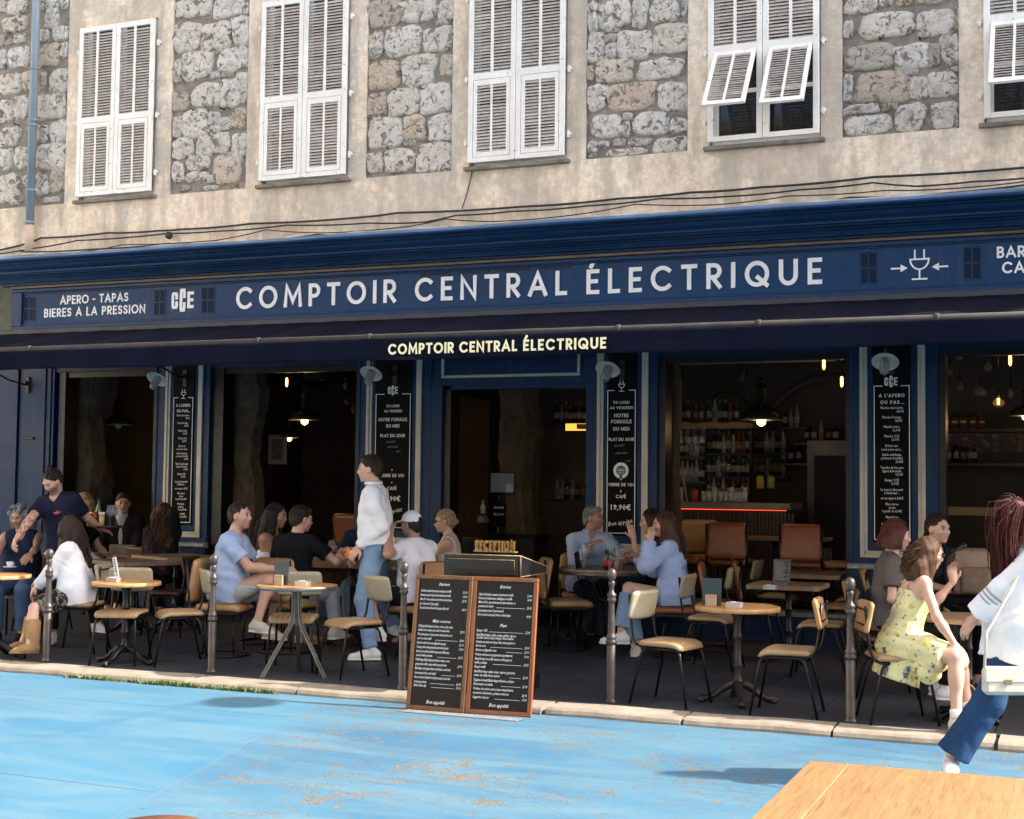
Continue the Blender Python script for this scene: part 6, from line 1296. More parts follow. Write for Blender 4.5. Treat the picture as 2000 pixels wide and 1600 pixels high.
# ================================================================== PEOPLE
def nrm(v): v = np.asarray(v, float); return v/max(np.linalg.norm(v), 1e-9)
def smin(a, b, k):
    h = np.clip(.5+.5*(b-a)/k, 0, 1); return b+(a-b)*h-k*h*(1-h)
class Sdf:
    def __init__(s): s.p = []; s.disp = None
    def cone(s, a, b, r1, r2=None, k=.02, op='u', cut=0):
        s.p.append(('c', np.array(a, float), np.array(b, float), r1, r1 if r2 is None else r2, k, op, cut)); return s
    def ell(s, c, rad, fr=None, k=.02, op='u'):
        s.p.append(('e', np.array(c, float), np.array(rad, float), np.eye(3) if fr is None else np.array(fr), 0, k, op, 0)); return s
    def plane(s, c, n): s.p.append(('p', np.array(c, float), nrm(n), 0, 0, 0, 'i', 0)); return s
    def bounds(s):
        lo = np.full(3, 9e9); hi = -lo
        for t, a, b, r1, r2, k, op, cut in s.p:
            if op != 'u': continue
            if t == 'c': R_ = max(r1, r2)+.02; lo = np.minimum(lo, np.minimum(a, b)-R_); hi = np.maximum(hi, np.maximum(a, b)+R_)
            else: R_ = b.max()+.02; lo = np.minimum(lo, a-R_); hi = np.maximum(hi, a+R_)
        return lo, hi
    def ev(s, P):
        d = np.full(len(P), 1.0, np.float32)
        for t, a, b, r1, r2, k, op, cut in s.p:
            if t == 'p': d = np.maximum(d, (P-a)@b); continue
            if t == 'c': c = (a+b)/2; R_ = np.linalg.norm(b-a)/2+max(r1, r2)+.11
            else: c = a; R_ = b.max()+.11
            q = P-c; m = np.nonzero((q*q).sum(1) < R_*R_)[0]
            if not len(m): continue
            Q = P[m]
            if t == 'c':
                ab = b-a; L2 = max(ab@ab, 1e-12); tt = np.clip(((Q-a)@ab)/L2, 0, 1); e = np.linalg.norm(Q-a-tt[:, None]*ab, axis=1)-(r1+(r2-r1)*tt)
                if cut:
                    u = ab/math.sqrt(L2); e = np.maximum(e, (Q-b)@u)
                    if cut > 1: e = np.maximum(e, -((Q-a)@u))
            else:
                l = (Q-a)@r1.T if False else (Q-a)@np.asarray(r1).T; rr = np.linalg.norm(l/b, axis=1); g = np.linalg.norm(l/(b*b), axis=1); e = rr*(rr-1)/np.maximum(g, 1e-6)
            if op == 'u': d[m] = smin(d[m], e, k)
            elif op == 's': d[m] = -smin(-d[m], e, k)
        if s.disp is not None: d = d+s.disp(P)
        return d
    def mesh(s, h):
        lo, hi = s.bounds(); lo = lo-h*2; S = 4
        n = (np.ceil((hi-lo)/h/S).astype(int)+2)*S
        cg = [np.arange(0, n[i]+1, S) for i in range(3)]
        CX = np.stack(np.meshgrid(*cg, indexing='ij'), -1).reshape(-1, 3)
        cv = s.ev(lo+(CX+.0)*h).reshape([len(c) for c in cg])
        # block (cell of the coarse grid) is active if any corner is close
        near = np.abs(cv) < h*S*1.5
        sh = [len(c)-1 for c in cg]
        act = np.zeros(sh, bool)
        for i in (0, 1):
            for j in (0, 1):
                for k in (0, 1): act |= near[i:i+sh[0], j:j+sh[1], k:k+sh[2]]
        sgn = cv[:-1, :-1, :-1]
        V = np.repeat(np.repeat(np.repeat(np.where(sgn > 0, 1., -1.).astype(np.float32), S, 0), S, 1), S, 2)
        A = np.repeat(np.repeat(np.repeat(act, S, 0), S, 1), S, 2)
        idx = np.argwhere(A); V[A] = s.ev(lo+idx*h)
        ins = V < 0
        nx, ny, nz = V.shape
        c = ins[:-1, :-1, :-1].astype(np.int8)
        cnt = np.zeros((nx-1, ny-1, nz-1), np.int8)
        for i in (0, 1):
            for j in (0, 1):
                for k in (0, 1): cnt += ins[i:nx-1+i, j:ny-1+j, k:nz-1+k]
        cells = np.argwhere((cnt > 0) & (cnt < 8))
        vid = np.full((nx-1, ny-1, nz-1), -1, np.int32); vid[tuple(cells.T)] = np.arange(len(cells))
        acc = np.zeros((len(cells), 3)); num = np.zeros(len(cells))
        cor = [(i, j, k) for i in (0, 1) for j in (0, 1) for k in (0, 1)]
        vals = {q: V[cells[:, 0]+q[0], cells[:, 1]+q[1], cells[:, 2]+q[2]] for q in cor}
        for q in cor:
            for ax in range(3):
                if q[ax]: continue
                q2 = tuple(1 if a == ax else q[a] for a in range(3)); a_, b_ = vals[q], vals[q2]; m = (a_ < 0) != (b_ < 0)
                t = a_[m]/(a_[m]-b_[m]); pt = np.array(q, float)[None].repeat(m.sum(), 0); pt[:, ax] += t
                acc[m] += pt; num[m] += 1
        verts = lo+(cells+acc/num[:, None])*h
        quads = []
        for ax in range(3):
            o1, o2 = [a for a in range(3) if a != ax]
            sl0 = [slice(None)]*3; sl1 = [slice(None)]*3; sl0[ax] = slice(0, -1); sl1[ax] = slice(1, None)
            a_, b_ = ins[tuple(sl0)], ins[tuple(sl1)]; ch = np.argwhere(a_ != b_)
            ch = ch[(ch[:, o1] > 0) & (ch[:, o2] > 0) & (ch[:, o1] < V.shape[o1]-1) & (ch[:, o2] < V.shape[o2]-1)]
            def g(d1, d2):
                q = ch.copy(); q[:, o1] -= d1; q[:, o2] -= d2; return vid[q[:, 0], q[:, 1], q[:, 2]]
            Q = np.stack([g(0, 0), g(1, 0), g(1, 1), g(0, 1)], 1); fl = a_[tuple(ch.T)]
            if ax == 1: fl = ~fl
            Q[~fl] = Q[~fl][:, ::-1]; quads.append(Q)
        Q = np.concatenate(quads); Q = Q[(Q >= 0).all(1)]
        return verts, Q
def to_mesh(name, verts, Q, mat, colors=None):
    me = bpy.data.meshes.new(name); me.vertices.add(len(verts)); me.vertices.foreach_set('co', verts.astype(np.float32).ravel())
    me.loops.add(len(Q)*4); me.loops.foreach_set('vertex_index', Q.astype(np.int32).ravel()); me.polygons.add(len(Q)); me.polygons.foreach_set('loop_start', np.arange(0, len(Q)*4, 4, dtype=np.int32))
    try: me.polygons.foreach_set('loop_total', np.full(len(Q), 4, np.int32))
    except Exception: pass
    me.polygons.foreach_set('use_smooth', np.ones(len(Q), bool)); me.materials.append(mat)
    if colors is not None:
        at = me.color_attributes.new('Col', 'FLOAT_COLOR', 'POINT'); at.data.foreach_set('color', np.c_[colors, np.ones(len(colors))].astype(np.float32).ravel())
    me.update(calc_edges=True); me.validate(); return me
t = NT('skin'); at = t.n('ShaderNodeVertexColor'); at.layer_name = 'Col'; v = t.co(); n = t.noise(v, 25, 4)
t.l(t.mix(t.ramp(n, [(.3, .12), (.7, 0)]), at.outputs[0], (.5, .2, .15)), t.b.inputs['Base Color']); t.set(Roughness=.48); t.b.inputs['Subsurface Weight'].default_value = .0; M_SKIN = t.m
def cloth(name, col, rough=.85, var=.08, pattern=None):
    if name in MATS: return MATS[name]
    t = NT(name); v = t.co(); n = t.noise(v, 7, 4); w_ = t.noise(v, 160, 3)
    c = t.ramp(n, [(.3, tuple(x*(1-var) for x in col)), (.7, tuple(min(1, x*(1+var)) for x in col))])
    if pattern == 'denim':
        c = t.mix(t.ramp(t.noise(v, 4, 5), [(.45, 0), (.7, .5)]), c, tuple(min(1, x*1.6) for x in col))
    if pattern == 'flower':
        vo = t.n('ShaderNodeTexVoronoi'); vo.inputs['Scale'].default_value = 11; t.l(v, vo.inputs['Vector']); dn = t.noise(v, 32, 4, .7, 1.5); dd = t.math('ADD', vo.outputs['Distance'], t.math('MULTIPLY', dn, 1.1))
        c = t.mix(t.ramp(dd, [(.78, 1), (.81, 0)], 'LINEAR'), c, t.ramp(vo.outputs['Color'], [(.0, (.60, .52, .06)), (.45, (.12, .14, .20)), (.75, (.62, .55, .10)), (1, (.10, .16, .09))], 'CONSTANT'))
        v2 = t.vor(v, 24); c = t.mix(t.ramp(t.math('ADD', v2, t.math('MULTIPLY', dn, .8)), [(.58, .85), (.61, 0)]), c, (.10, .12, .14))
    if pattern == 'floral_dark':
        dn = t.noise(v, 14, 3, .6, 2); c = t.mix(t.ramp(dn, [(.52, 0), (.54, .9)]), c, (.22, .20, .18))
    if pattern == 'red_print':
        dn = t.noise(v, 9, 3, .6, 1); c = t.mix(t.ramp(dn, [(.60, 0), (.62, 1)]), c, (.16, .02, .02))
    wr = t.noise(v, 9, 5, .55, 1.6); t.set(Base_Color=c, Roughness=rough); t.b.inputs['Specular IOR Level'].default_value = .15; t.bump(t.math('ADD', wr, t.math('MULTIPLY', w_, .04)), .45 if col[0] < .5 else .28, .02); MATS[name] = t.m; return t.m
def hairmat(name, a, b):
    if name in MATS: return MATS[name]
    t = NT(name); v = t.co((26, 26, 2.2)); n = t.noise(v, 3, 6, .7, .6); n2 = t.noise(t.co(), 10, 3)
    t.set(Base_Color=t.mix(t.ramp(n2, [(.35, 0), (.7, .5)]), t.ramp(n, [(.3, a), (.62, b)]), a), Roughness=.55); t.b.inputs['Specular IOR Level'].default_value = .22; t.bump(n, .9, .008); MATS[name] = t.m; return t.m
H_BLACK = hairmat('hair_black', (.010, .008, .008), (.03, .022, .02)); H_BROWN = hairmat('hair_brown', (.03, .014, .008), (.10, .05, .028)); H_DARK = hairmat('hair_dark_brown', (.014, .008, .006), (.045, .026, .018))
H_GREY = hairmat('hair_grey', (.08, .078, .075), (.30, .29, .28)); H_BLOND = hairmat('hair_blonde', (.16, .10, .05), (.45, .33, .20)); H_AUB = hairmat('hair_auburn', (.035, .008, .006), (.12, .03, .02)); H_RED = hairmat('hair_dark_red', (.03, .008, .008), (.14, .035, .025)); H_MID = hairmat('hair_mid_brown', (.035, .016, .008), (.12, .058, .028))
M_EYEW = simple('eye_white', (.34, .32, .30), .3, .03, 3); M_EYED = simple('eye_dark', (.02, .012, .01), .2, .1, 3)
def folds(amp, sc=1, seed=0):
    r = np.random.default_rng(seed); a = r.normal(size=(4, 3)); ph = r.uniform(0, 6, 4)
    def f(P):
        x, y, z = P[:, 0], P[:, 1], P[:, 2]
        w1 = np.sin((P@a[0])*9*sc+ph[0]); w2 = np.sin((P@a[1])*11*sc+ph[1])
        u = np.sin(34*sc*(z*.75+(P@a[2])*.25)+2.4*w1+ph[2]); v = np.sin(23*sc*(z*.4+(P@a[3])*.5)+2*w2+ph[3])
        return (amp*(-.55*np.abs(u)**1.5+.45*v)).astype(np.float32)
    return f
def strands(amp, seed=0, f=120):
    r = np.random.default_rng(seed+50); ph = r.uniform(0, 6, 3)
    def g(P):
        x, y, z = P[:, 0], P[:, 1], P[:, 2]
        return (amp*(np.sin(f*(x+.35*y)+3*np.sin(11*z+ph[0])+ph[1])*.5+np.sin(f*.7*(y-.3*x)+2.6*np.sin(14*z+ph[2]))*.5)).astype(np.float32)
    return g
def ik(a, tgt, l1, l2, hint):
    a = np.array(a); d = np.array(tgt)-a; L = np.linalg.norm(d); L2 = min(max(L, abs(l1-l2)+.02), l1+l2-.004); u = d/max(L, 1e-9)
    x = (L2*L2+l1*l1-l2*l2)/(2*L2); hgt = math.sqrt(max(0, l1*l1-x*x)); h = np.array(hint, float); h = h-u*(h@u); h = nrm(h)
    return a+u*x+h*hgt, a+u*L2
def hand_prims(S, W, d, n_, s, curl=.35, h_r=1.0, side_thumb=1, fing=None):
    d = nrm(d); n_ = np.array(n_, float); n_ = nrm(n_-d*(n_@d)); sd = np.cross(d, n_)*side_thumb   # sd: towards the thumb
    K = []
    for i in range(4):
        o = (.030-.020*i)*s; k_ = W+d*(.088-.004*abs(i-1.2))*s+sd*o; K.append(k_); S.cone(W+sd*o*.55+d*.008*s, k_, .0145*s, .0115*s, .012)
    S.cone(W-d*.01*s, W+d*.05*s, .021*s, .020*s, .015)
    for i in range(4):
        ln = (.038, .043, .040, .031)[i]*s; p = K[i]; c = curl if fing is None else fing[i]; dd = d.copy()
        for j, (q, r1, r2) in enumerate(((1, .0098, .009), (.72, .009, .0082), (.58, .0082, .0070))):
            a = c*(.75, 1.1, .8)[j]; e = nrm(dd*math.cos(a)+np.cross(np.cross(dd, n_), dd)*math.sin(a)); p2 = p+e*ln*q*1.05; S.cone(p, p2, r1*s, r2*s, .004); p = p2; dd = e
    a = W+d*.018*s+sd*.020*s; b = a+(d*.55+sd*.75+n_*.25)*.042*s; c_ = b+(d*.85+sd*.25+n_*.35)*.034*s; S.cone(a, b, .014*s, .0115*s, .012); S.cone(b, c_, .0108*s, .0085*s, .006)
def person(lab, head, y, face, lean=3, side=0, stand=False, H=1.72, fem=False, seat_z=.56, hyaw=None, hpitch=-6, hroll=0,
           handL=None, handR=None, elL=None, elR=None, curlL=.5, curlR=.5, footL=None, footR=None, toeL=None, toeR=None, knL=None, knR=None, twist=0,
           skin=(.50, .29, .20), top=None, bottom=None, hair=None, shoes=None, extra=None, h=.0085, fat=0, fix_s=None, base_z=TZ, group=None, px_shift=0, fdL=None, fdR=None, face_detail=True, stubble=0, tattoo=False, tat2=False, ch=None):
    fa = R(face); f = np.array((math.cos(fa), math.sin(fa), 0)); rt = np.array((math.sin(fa), -math.cos(fa), 0)); up = np.array((0, 0, 1.))
    hy = R(face if hyaw is None else hyaw)
    def solve(s, x):
        hipz = base_z+.925*s if stand else seat_z+.085*s
        Pc = np.array((x, y, hipz)); l, sd = R(lean), R(side)
        u = nrm(up*math.cos(l)*math.cos(sd)+f*math.sin(l)+rt*math.sin(sd)); N = Pc+u*.525*s
        hf = nrm(np.array((math.cos(hy), math.sin(hy), 0))*math.cos(R(hpitch))+up*math.sin(R(hpitch))); hr = nrm(np.cross(hf, up)); hu = np.cross(hr, hf)
        if hroll: hu2 = hu*math.cos(R(hroll))+hr*math.sin(R(hroll)); hr = np.cross(hf, hu2); hu = hu2
        Hc = N+(u*.45+up*.55)*.150*s+hf*.030*s+np.array((f[0], f[1], 0))*.015*s
        return Pc, u, N, Hc, hf, hr, hu
    s = fix_s or H/1.75; x = F(head[0], 1000, y).x
    for _ in range(6):
        Pc, u, N, Hc, hf, hr, hu = solve(s, x); tp = prj(Hc+up*.118*s)
        x += (head[0]-tp[0])/2700*max(.1, (y+14.5)); 
        if not fix_s:
            z_need = F(head[0], head[1], Hc[1]).z; z_have = Hc[2]+.118*s; s = min(max(s+(z_need-z_have)/1.0, .84), 1.13)
    Pc, u, N, Hc, hf, hr, hu = solve(s, x); g_ = .93 if fem else 1
    if head[2:]: pass
    O = np.array((x, y, base_z)); tw = R(twist); rs = nrm(rt*math.cos(tw)+f*math.sin(tw)); rs = nrm(rs-u*(rs@u)); fs_ = np.cross(u, rs)
    root = empty('person', O, 0, lab, 'person', group)
    sw = .168*s*g_; SL, SR = N-u*.068*s-rs*sw, N-u*.068*s+rs*sw; HL, HR = Pc-rt*.088*s, Pc+rt*.088*s
    W3 = lambda t_: np.array(F(t_[0], t_[1], t_[2]))
    def arm(Sh, tgt, el, sgn):
        if tgt is None: tgt_ = Sh-u*.50*s+fs_*.10*s+rs*sgn*.06*s if stand else Pc+f*.33*s+rt*sgn*.12*s+up*.10
        else: tgt_ = W3(tgt)
        hint = (-up*.8-fs_*.35+rs*sgn*.5) if el is None else W3(el)-Sh
        return ik(Sh, tgt_, .285*s*g_, .255*s*g_, hint)
    EL, WL = arm(SL, handL, elL, -1); ER, WR = arm(SR, handR, elR, 1)
    def leg(Hp, tgt, kn, sgn):
        if tgt is None: t_ = Hp*np.array((1, 1, 0))+up*(base_z+.085*s)+(f*.42*s if not stand else 0)+rt*sgn*.03
        else: t_ = W3(tgt)
        hint = (f+up*.12+rt*sgn*.08) if kn is None else W3(kn)-Hp
        if stand and kn is None: hint = f+rt*sgn*.1
        return ik(Hp, t_, .43*s, .415*s, hint)
    KL, AL = leg(HL, footL, knL, -1); KR, AR = leg(HR, footR, knR, 1)
    def toe(A, t_): d = (W3(t_)-A) if t_ else f*1.0; d[2] = -.0; d = nrm(d); return d
    TL, TR = toe(AL, toeL), toe(AR, toeR)
    mw = 1+fat*.12
    # ---------- one continuous body
    B = Sdf()
    def torso(S, e, k=.05, low=0):
        for sg in (-1, 1):
            S.cone(N-u*.13*s+rs*sg*.080*s*g_+fs_*.005, Pc+u*.22*s+rs*sg*.062*s*mw, (.098*g_*s)*mw+e, (.090*s*g_)*mw+e+fat*.02, k)
            S.cone(Pc+u*.22*s+rs*sg*.062*s*mw, Pc+u*.02*s+rt*sg*.068*s, .090*s*g_*mw+e+fat*.02, .108*s+e, k)
            S.cone(N-u*.03*s, (SL if sg < 0 else SR)+u*.005, .050*s+e, .052*s*g_+e, k)
            if fem: S.ell(N-u*.19*s+rs*sg*.075*s+fs_*.075*s, np.array((.062, .055, .060))*s+e, (rs, fs_, u), .03)
        if fat: S.ell(Pc+u*.16*s+fs_*.05*s, np.array((.13, .12, .14))*s*(.8+fat*.3)+e, (rs, fs_, u), .05)
    torso(B, 0)
    B.cone(N-u*.02*s, Hc-hu*.055*s-hf*.022*s, .056*s*g_, .050*s*g_, .03)
    fr = (hr, hf, hu)
    B.ell(Hc+hu*.022*s-hf*.014*s, np.array((.073, .092, .092))*s, fr, .02)
    B.ell(Hc-hu*.030*s+hf*.026*s, np.array((.058, .064, .078))*s, fr, .03)
    B.ell(Hc-hu*.088*s+hf*.060*s, np.array((.024, .020, .018))*s, fr, .02)
    B.cone(Hc+hu*.014*s+hf*.082*s, Hc-hu*.024*s+hf*.0965*s, .0080*s, .0115*s, .012)
    B.cone(Hc-hu*.028*s+hf*.090*s-hr*.010*s, Hc-hu*.028*s+hf*.090*s+hr*.010*s, .0095*s, .0095*s, .008)
    B.cone(Hc+hu*.026*s+hf*.074*s-hr*.032*s, Hc+hu*.026*s+hf*.074*s+hr*.032*s, .013*s, .013*s, .012)
    for sg in (-1, 1):
        B.ell(Hc+hu*.006*s+hf*.088*s+hr*sg*.030*s, np.array((.016, .014, .011))*s, fr, .008, 's')
        B.ell(Hc-hu*.020*s+hf*.060*s+hr*sg*.040*s, np.array((.018, .020, .016))*s, fr, .02)
        B.ell(Hc-hu*.006*s-hf*.004*s+hr*sg*.074*s, np.array((.010, .020, .031))*s, fr, .006)
    B.cone(Hc-hu*.056*s+hf*.080*s-hr*.016*s, Hc-hu*.056*s+hf*.080*s+hr*.016*s, .0095*s, .0095*s, .008)
    for (Sh, E_, W_, sg, cu, fd) in ((SL, EL, WL, -1, curlL, fdL), (SR, ER, WR, 1, curlR, fdR)):
        a_ = g_*(.90 if fem else 1.05); fdir = nrm(W_-E_) if fd is None else nrm(nrm(W_-E_)*.5+(W3(fd)-W_)/max(1e-6, np.linalg.norm(W3(fd)-W_)))
        B.cone(Sh, E_, .050*s*a_, .037*s*a_, .03); B.cone(E_, E_+(W_-E_)*.35, .040*s*a_, .040*s*a_, .02); B.cone(E_+(W_-E_)*.3, W_, .040*s*a_, .025*s*a_, .02)
        nn = nrm(-up*.7-rs*sg*.5+f*.1); hand_prims(B, W_, fdir, nn, s*(.95 if fem else 1.02), cu, 1, -sg)
    for (Hp, K_, A_, T_) in ((HL, KL, AL, TL), (HR, KR, AR, TR)):
        B.cone(Hp, K_, .083*s, .055*s, .05); B.cone(K_, A_, .052*s, .034*s, .02); cb = nrm(np.cross(np.cross(K_-A_, T_), K_-A_)); B.ell(K_+(A_-K_)*.30-cb*-.012*s, np.array((.050, .050, .10))*s, (nrm(np.cross(T_, K_-A_)), cb, nrm(K_-A_)), .03)
        B.cone(A_-T_*.03*s-up*.03*s, A_+T_*.13*s-up*.055*s, .032*s, .024*s, .02)
    Ob = O
    V, Q = B.mesh(h); C = np.tile(np.array(skin), (len(V), 1))
    def paint(c, rad, col, a=1.0):
        d = np.linalg.norm((V-c)@np.array(fr).T/np.array(rad), axis=1); m = np.clip((1.15-d)*4, 0, 1)[:, None]*a; C[:] = C*(1-m)+np.array(col)*m
    paint(Hc-hu*.056*s+hf*.088*s, (.022*s, .02, .0085*s), (skin[0]*.85, skin[1]*.42, skin[2]*.45))
    for sg in (-1, 1):
        paint(Hc+hu*.0235*s+hf*.088*s+hr*sg*.031*s, (.019*s, .03, .006*s), (.03, .018, .012), .85)
        paint(Hc-hu*.022*s+hf*.075*s+hr*sg*.038*s, (.02*s, .03, .018*s), (skin[0]*1.02, skin[1]*.80, skin[2]*.78), .5)
        paint(Hc+hu*.006*s+hf*.088*s+hr*sg*.030*s, (.015*s, .02, .0065*s), (.035, .02, .015), .8)
    if stubble:
        l = (V-Hc)@np.array(fr).T/s; m = (np.clip((-.035-l[:, 2]+.3*np.abs(l[:, 0]))*40, 0, 1)*np.clip((l[:, 1]-.0)*30, 0, 1)*np.clip((.125+l[:, 2])*60, 0, 1)*stubble)[:, None]; C[:] = C*(1-m)+np.array((.04, .025, .02))*m
    if tat2:
        c0 = SR-fs_*.075*s-u*.03*s-rs*.045*s; dd = np.linalg.norm((V-c0)*np.array((1, 1, .75)), axis=1); pat = np.sin(V[:, 2]*210+3*np.sin(V[:, 0]*190))+np.sin(V[:, 0]*180+V[:, 1]*160)
        m = ((dd < .048) & (pat > -.2)).astype(float)[:, None]*.6; C[:] = C*(1-m)+np.array((.08, .07, .09))*m
    if tattoo:
        t_ = np.clip(((V-ER)@(WR-ER))/((WR-ER)@(WR-ER)), -.5, 1); dd = np.linalg.norm(V-ER-t_[:, None]*(WR-ER), axis=1); pat = np.sin(V[:, 0]*95+4*np.sin(V[:, 2]*60)+3*np.sin(V[:, 1]*70))+np.sin(V[:, 2]*120+3*np.sin(V[:, 0]*80))
        m = ((dd < .06) & (pat > .25) & (t_ < .93)).astype(float)[:, None]*.75; C[:] = C*(1-m)+np.array((.05, .05, .06))*m
    link('body', to_mesh('body', V-Ob, Q, M_SKIN, C), root)
    if face_detail:
        for sg in (-1, 1):
            mb = MB(); n_ = 8; vs = []; fs = []
            for i in range(5):
                for k in range(n_): a = math.pi*i/4; vs.append((math.sin(a)*math.cos(6.283*k/n_), math.cos(a), math.sin(a)*math.sin(6.283*k/n_)))
            for i in range(4):
                for k in range(n_): a = i*n_+k; b = i*n_+(k+1) % n_; fs.append((a, b, b+n_, a+n_))
            mb.add(vs, fs, 0, True); mb.m = [1 if i < n_ else 0 for i in range(len(fs))]
            c = Hc+hu*.005*s+hf*.0755*s+hr*sg*.030*s-Ob; r_ = .0125*s
            mb.v = [tuple(c+(hr*v_[0]+hf*v_[1]+hu*v_[2]*.62)*r_) for v_ in mb.v]; mb.obj('eye', [M_EYEW, M_EYED], root)
    if ch:
        c_ = PCH[ch]; c_.location = (Pc[0]-f[0]*.02, Pc[1]-f[1]*.02, base_z); c_.rotation_euler = (0, 0, R(face-90))
    J = dict(Pc=Pc, u=u, N=N, Hc=Hc, hf=hf, hr=hr, hu=hu, SL=SL, SR=SR, EL=EL, ER=ER, WL=WL, WR=WR, HL=HL, HR=HR, KL=KL, KR=KR, AL=AL, AR=AR, TL=TL, TR=TR, f=f, rt=rt, up=up, s=s, rs=rs, fs=fs_, g=g_, torso=torso, root=root, O=O, h=h, stand=stand, fr=fr, mw=mw, fem=fem)
    sd_ = int(abs(head[0])*7+head[1]) % 999
    if top: top_garment(J, sd_, **top)
    if bottom: bottom_garment(J, sd_+1, **bottom)
    if hair: hair_piece(J, sd_+2, **hair)
    if shoes: shoe_pair(J, **shoes)
    if extra: extra(J)
    return J
def child(J, name, S, mat, h=None):
    V, Q = S.mesh(h or J['h']*1.12)
    if not len(Q): return
    return link(name, to_mesh(name, V-J['O'], Q, mat), J['root'])
def top_garment(J, seed, mat, sleeve='short', e=.014, fold=.006, loose=0, neck='crew', hem=-.04, name='shirt', open_back=False):
    s, u, N, Pc, rs, fs_, g_ = J['s'], J['u'], J['N'], J['Pc'], J['rs'], J['fs'], J['g']; S = Sdf(); J['torso'](S, e)
    if loose:
        for sg in (-1, 1): S.cone(N-u*.22*s+rs*sg*.075*s, Pc+u*.05*s+rs*sg*.085*s, .10*s*g_+e+loose*.3, .115*s+e+loose, .05)
    if hem < -.03: 
        for sg in (-1, 1): S.cone(Pc+u*.05*s+rs*sg*.07*s, Pc+u*(hem-.05)*s+rs*sg*.07*s+(J['f']*.0), .105*s+e+loose, .112*s+e+loose, .05)
    S.plane(Pc+u*hem*s, -u)
    if sleeve == 'none' or sleeve == 'strap':
        for sg, Sh in ((-1, J['SL']), (1, J['SR'])): S.ell(Sh+rs*sg*.030*s-u*.02*s, np.array((.062, .12, .11))*s, (rs, fs_, u), .01, 's')
    if sleeve == 'strap': S.plane(N-u*.145*s+fs_*.0, u*.98+fs_*.0)
    if neck == 'crew': S.cone(N-u*.03*s+fs_*.02*s, N+u*.12*s+fs_*.03*s, .066*s, .075*s, .008, 's')
    elif neck == 'v': S.cone(N-u*.09*s+fs_*.115*s, N+u*.06*s+fs_*.01*s, .022*s, .074*s, .008, 's')
    elif neck == 'wide': S.cone(N-u*.045*s+fs_*.03*s, N+u*.14*s+fs_*.02*s, .095*s, .10*s, .008, 's')
    elif neck == 'shirt': S.cone(N-u*.10*s+fs_*.125*s, N+u*.10*s+fs_*.02*s, .016*s, .064*s, .006, 's')
    for Sh, E_, W_ in ((J['SL'], J['EL'], J['WL']), (J['SR'], J['ER'], J['WR'])):
        a_ = g_*s
        if sleeve == 'short': S.cone(Sh, Sh+(E_-Sh)*.66, .056*a_+e, .052*a_+e+.004, .025, cut=1)
        elif sleeve == 'cap': S.cone(Sh, Sh+(E_-Sh)*.42, .054*a_+e, .052*a_+e, .025, cut=1)
        elif sleeve in ('long', 'rolled', 'bell'):
            q = {'long': .93, 'rolled': .45, 'bell': .90}[sleeve]; l = loose*.35
            S.cone(Sh, E_, .056*a_+e+l*.5, .046*a_+e+l, .025); S.cone(E_, E_+(W_-E_)*q, .046*a_+e+l, (.034*a_+e+l if sleeve != 'bell' else .060*a_+e+l), .02, cut=1)
    S.disp = folds(fold, 1, seed)
    o = child(J, name, S, mat)
    if neck == 'shirt':
        mb = MB(); vs = []; fs2 = []; n_ = 20
        for i in range(n_+1):
            a = R(-150+300*i/n_)+math.pi; rr = .068*s; c = N+u*.034*s+fs_*.012*s; d = (-fs_*math.cos(a)+rs*math.sin(a))*-1
            p = c+(fs_*-math.cos(a)*-1*rr if False else (rs*math.sin(a)*rr*.95+fs_*(-math.cos(a))*rr*-1))
            for (dr, dz) in ((0, .0), (.002, .016), (.014, -.010)): q_ = p+(p-c)/rr*(dr+.004)+u*dz*s-u*.03*s*max(0, (-math.cos(a))*-1)*0; vs.append(q_-J['O'])
        for i in range(n_):
            a = 3*i; fs2 += [(a, a+3, a+4, a+1), (a+1, a+4, a+5, a+2)]
        mb.add(vs, fs2, 0, True); o2 = mb.obj('collar', mat, J['root']); m = o2.modifiers.new('s', 'SOLIDIFY'); m.thickness = .004
    return o
def bottom_garment(J, seed, mat, kind='trousers', length=.93, e=.014, fold=.006, flare=0, name=None):
    s, u, Pc, up, f = J['s'], J['u'], J['Pc'], J['up'], J['f']; S = Sdf(); g_ = J['g']
    for sg in (-1, 1): S.cone(Pc+u*.10*s+J['rt']*sg*.058*s, Pc+J['rt']*sg*.066*s-up*.01, .088*s*J['mw']+e, .108*s+e, .04)
    if kind in ('trousers', 'shorts'):
        for Hp, K_, A_ in ((J['HL'], J['KL'], J['AL']), (J['HR'], J['KR'], J['AR'])):
            if kind == 'shorts': S.cone(Hp, Hp+(K_-Hp)*length, .088*s+e, .072*s+e+.008, .04, cut=1)
            else:
                S.cone(Hp, K_, .086*s+e, .060*s+e+flare*.3, .04); S.cone(K_, K_+(A_-K_)*length, .058*s+e+flare*.3, .042*s+e+flare, .03, cut=1)
        S.disp = folds(fold, 1, seed)
    else:
        KL, KR = J['KL'], J['KR']; Hm = (KL+KR)/2
        for q in (0, .25, .5, .75, 1):
            a = J['HL']*(1-q)+J['HR']*q; b = KL*(1-q)+KR*q; b = a+(b-a)*length; S.cone(a-up*.0, b-up*.01, .098*s+e, .078*s+e, .04, cut=1)
            if flare: S.cone(a+(b-a)*.35, a+(b-a)*.75-up*flare, .07*s, .045*s, .05)
        if flare: S.cone(Pc-f*.06-up*.04, Pc-f*.08-up*(.1+flare), .10*s, .07*s, .05)
        S.disp = folds(fold*1.3, 1.2, seed)
    S.plane(Pc+u*.115*s, u)
    return child(J, name or ('skirt' if kind == 'skirt' else 'shorts' if kind == 'shorts' else 'trousers'), S, mat)
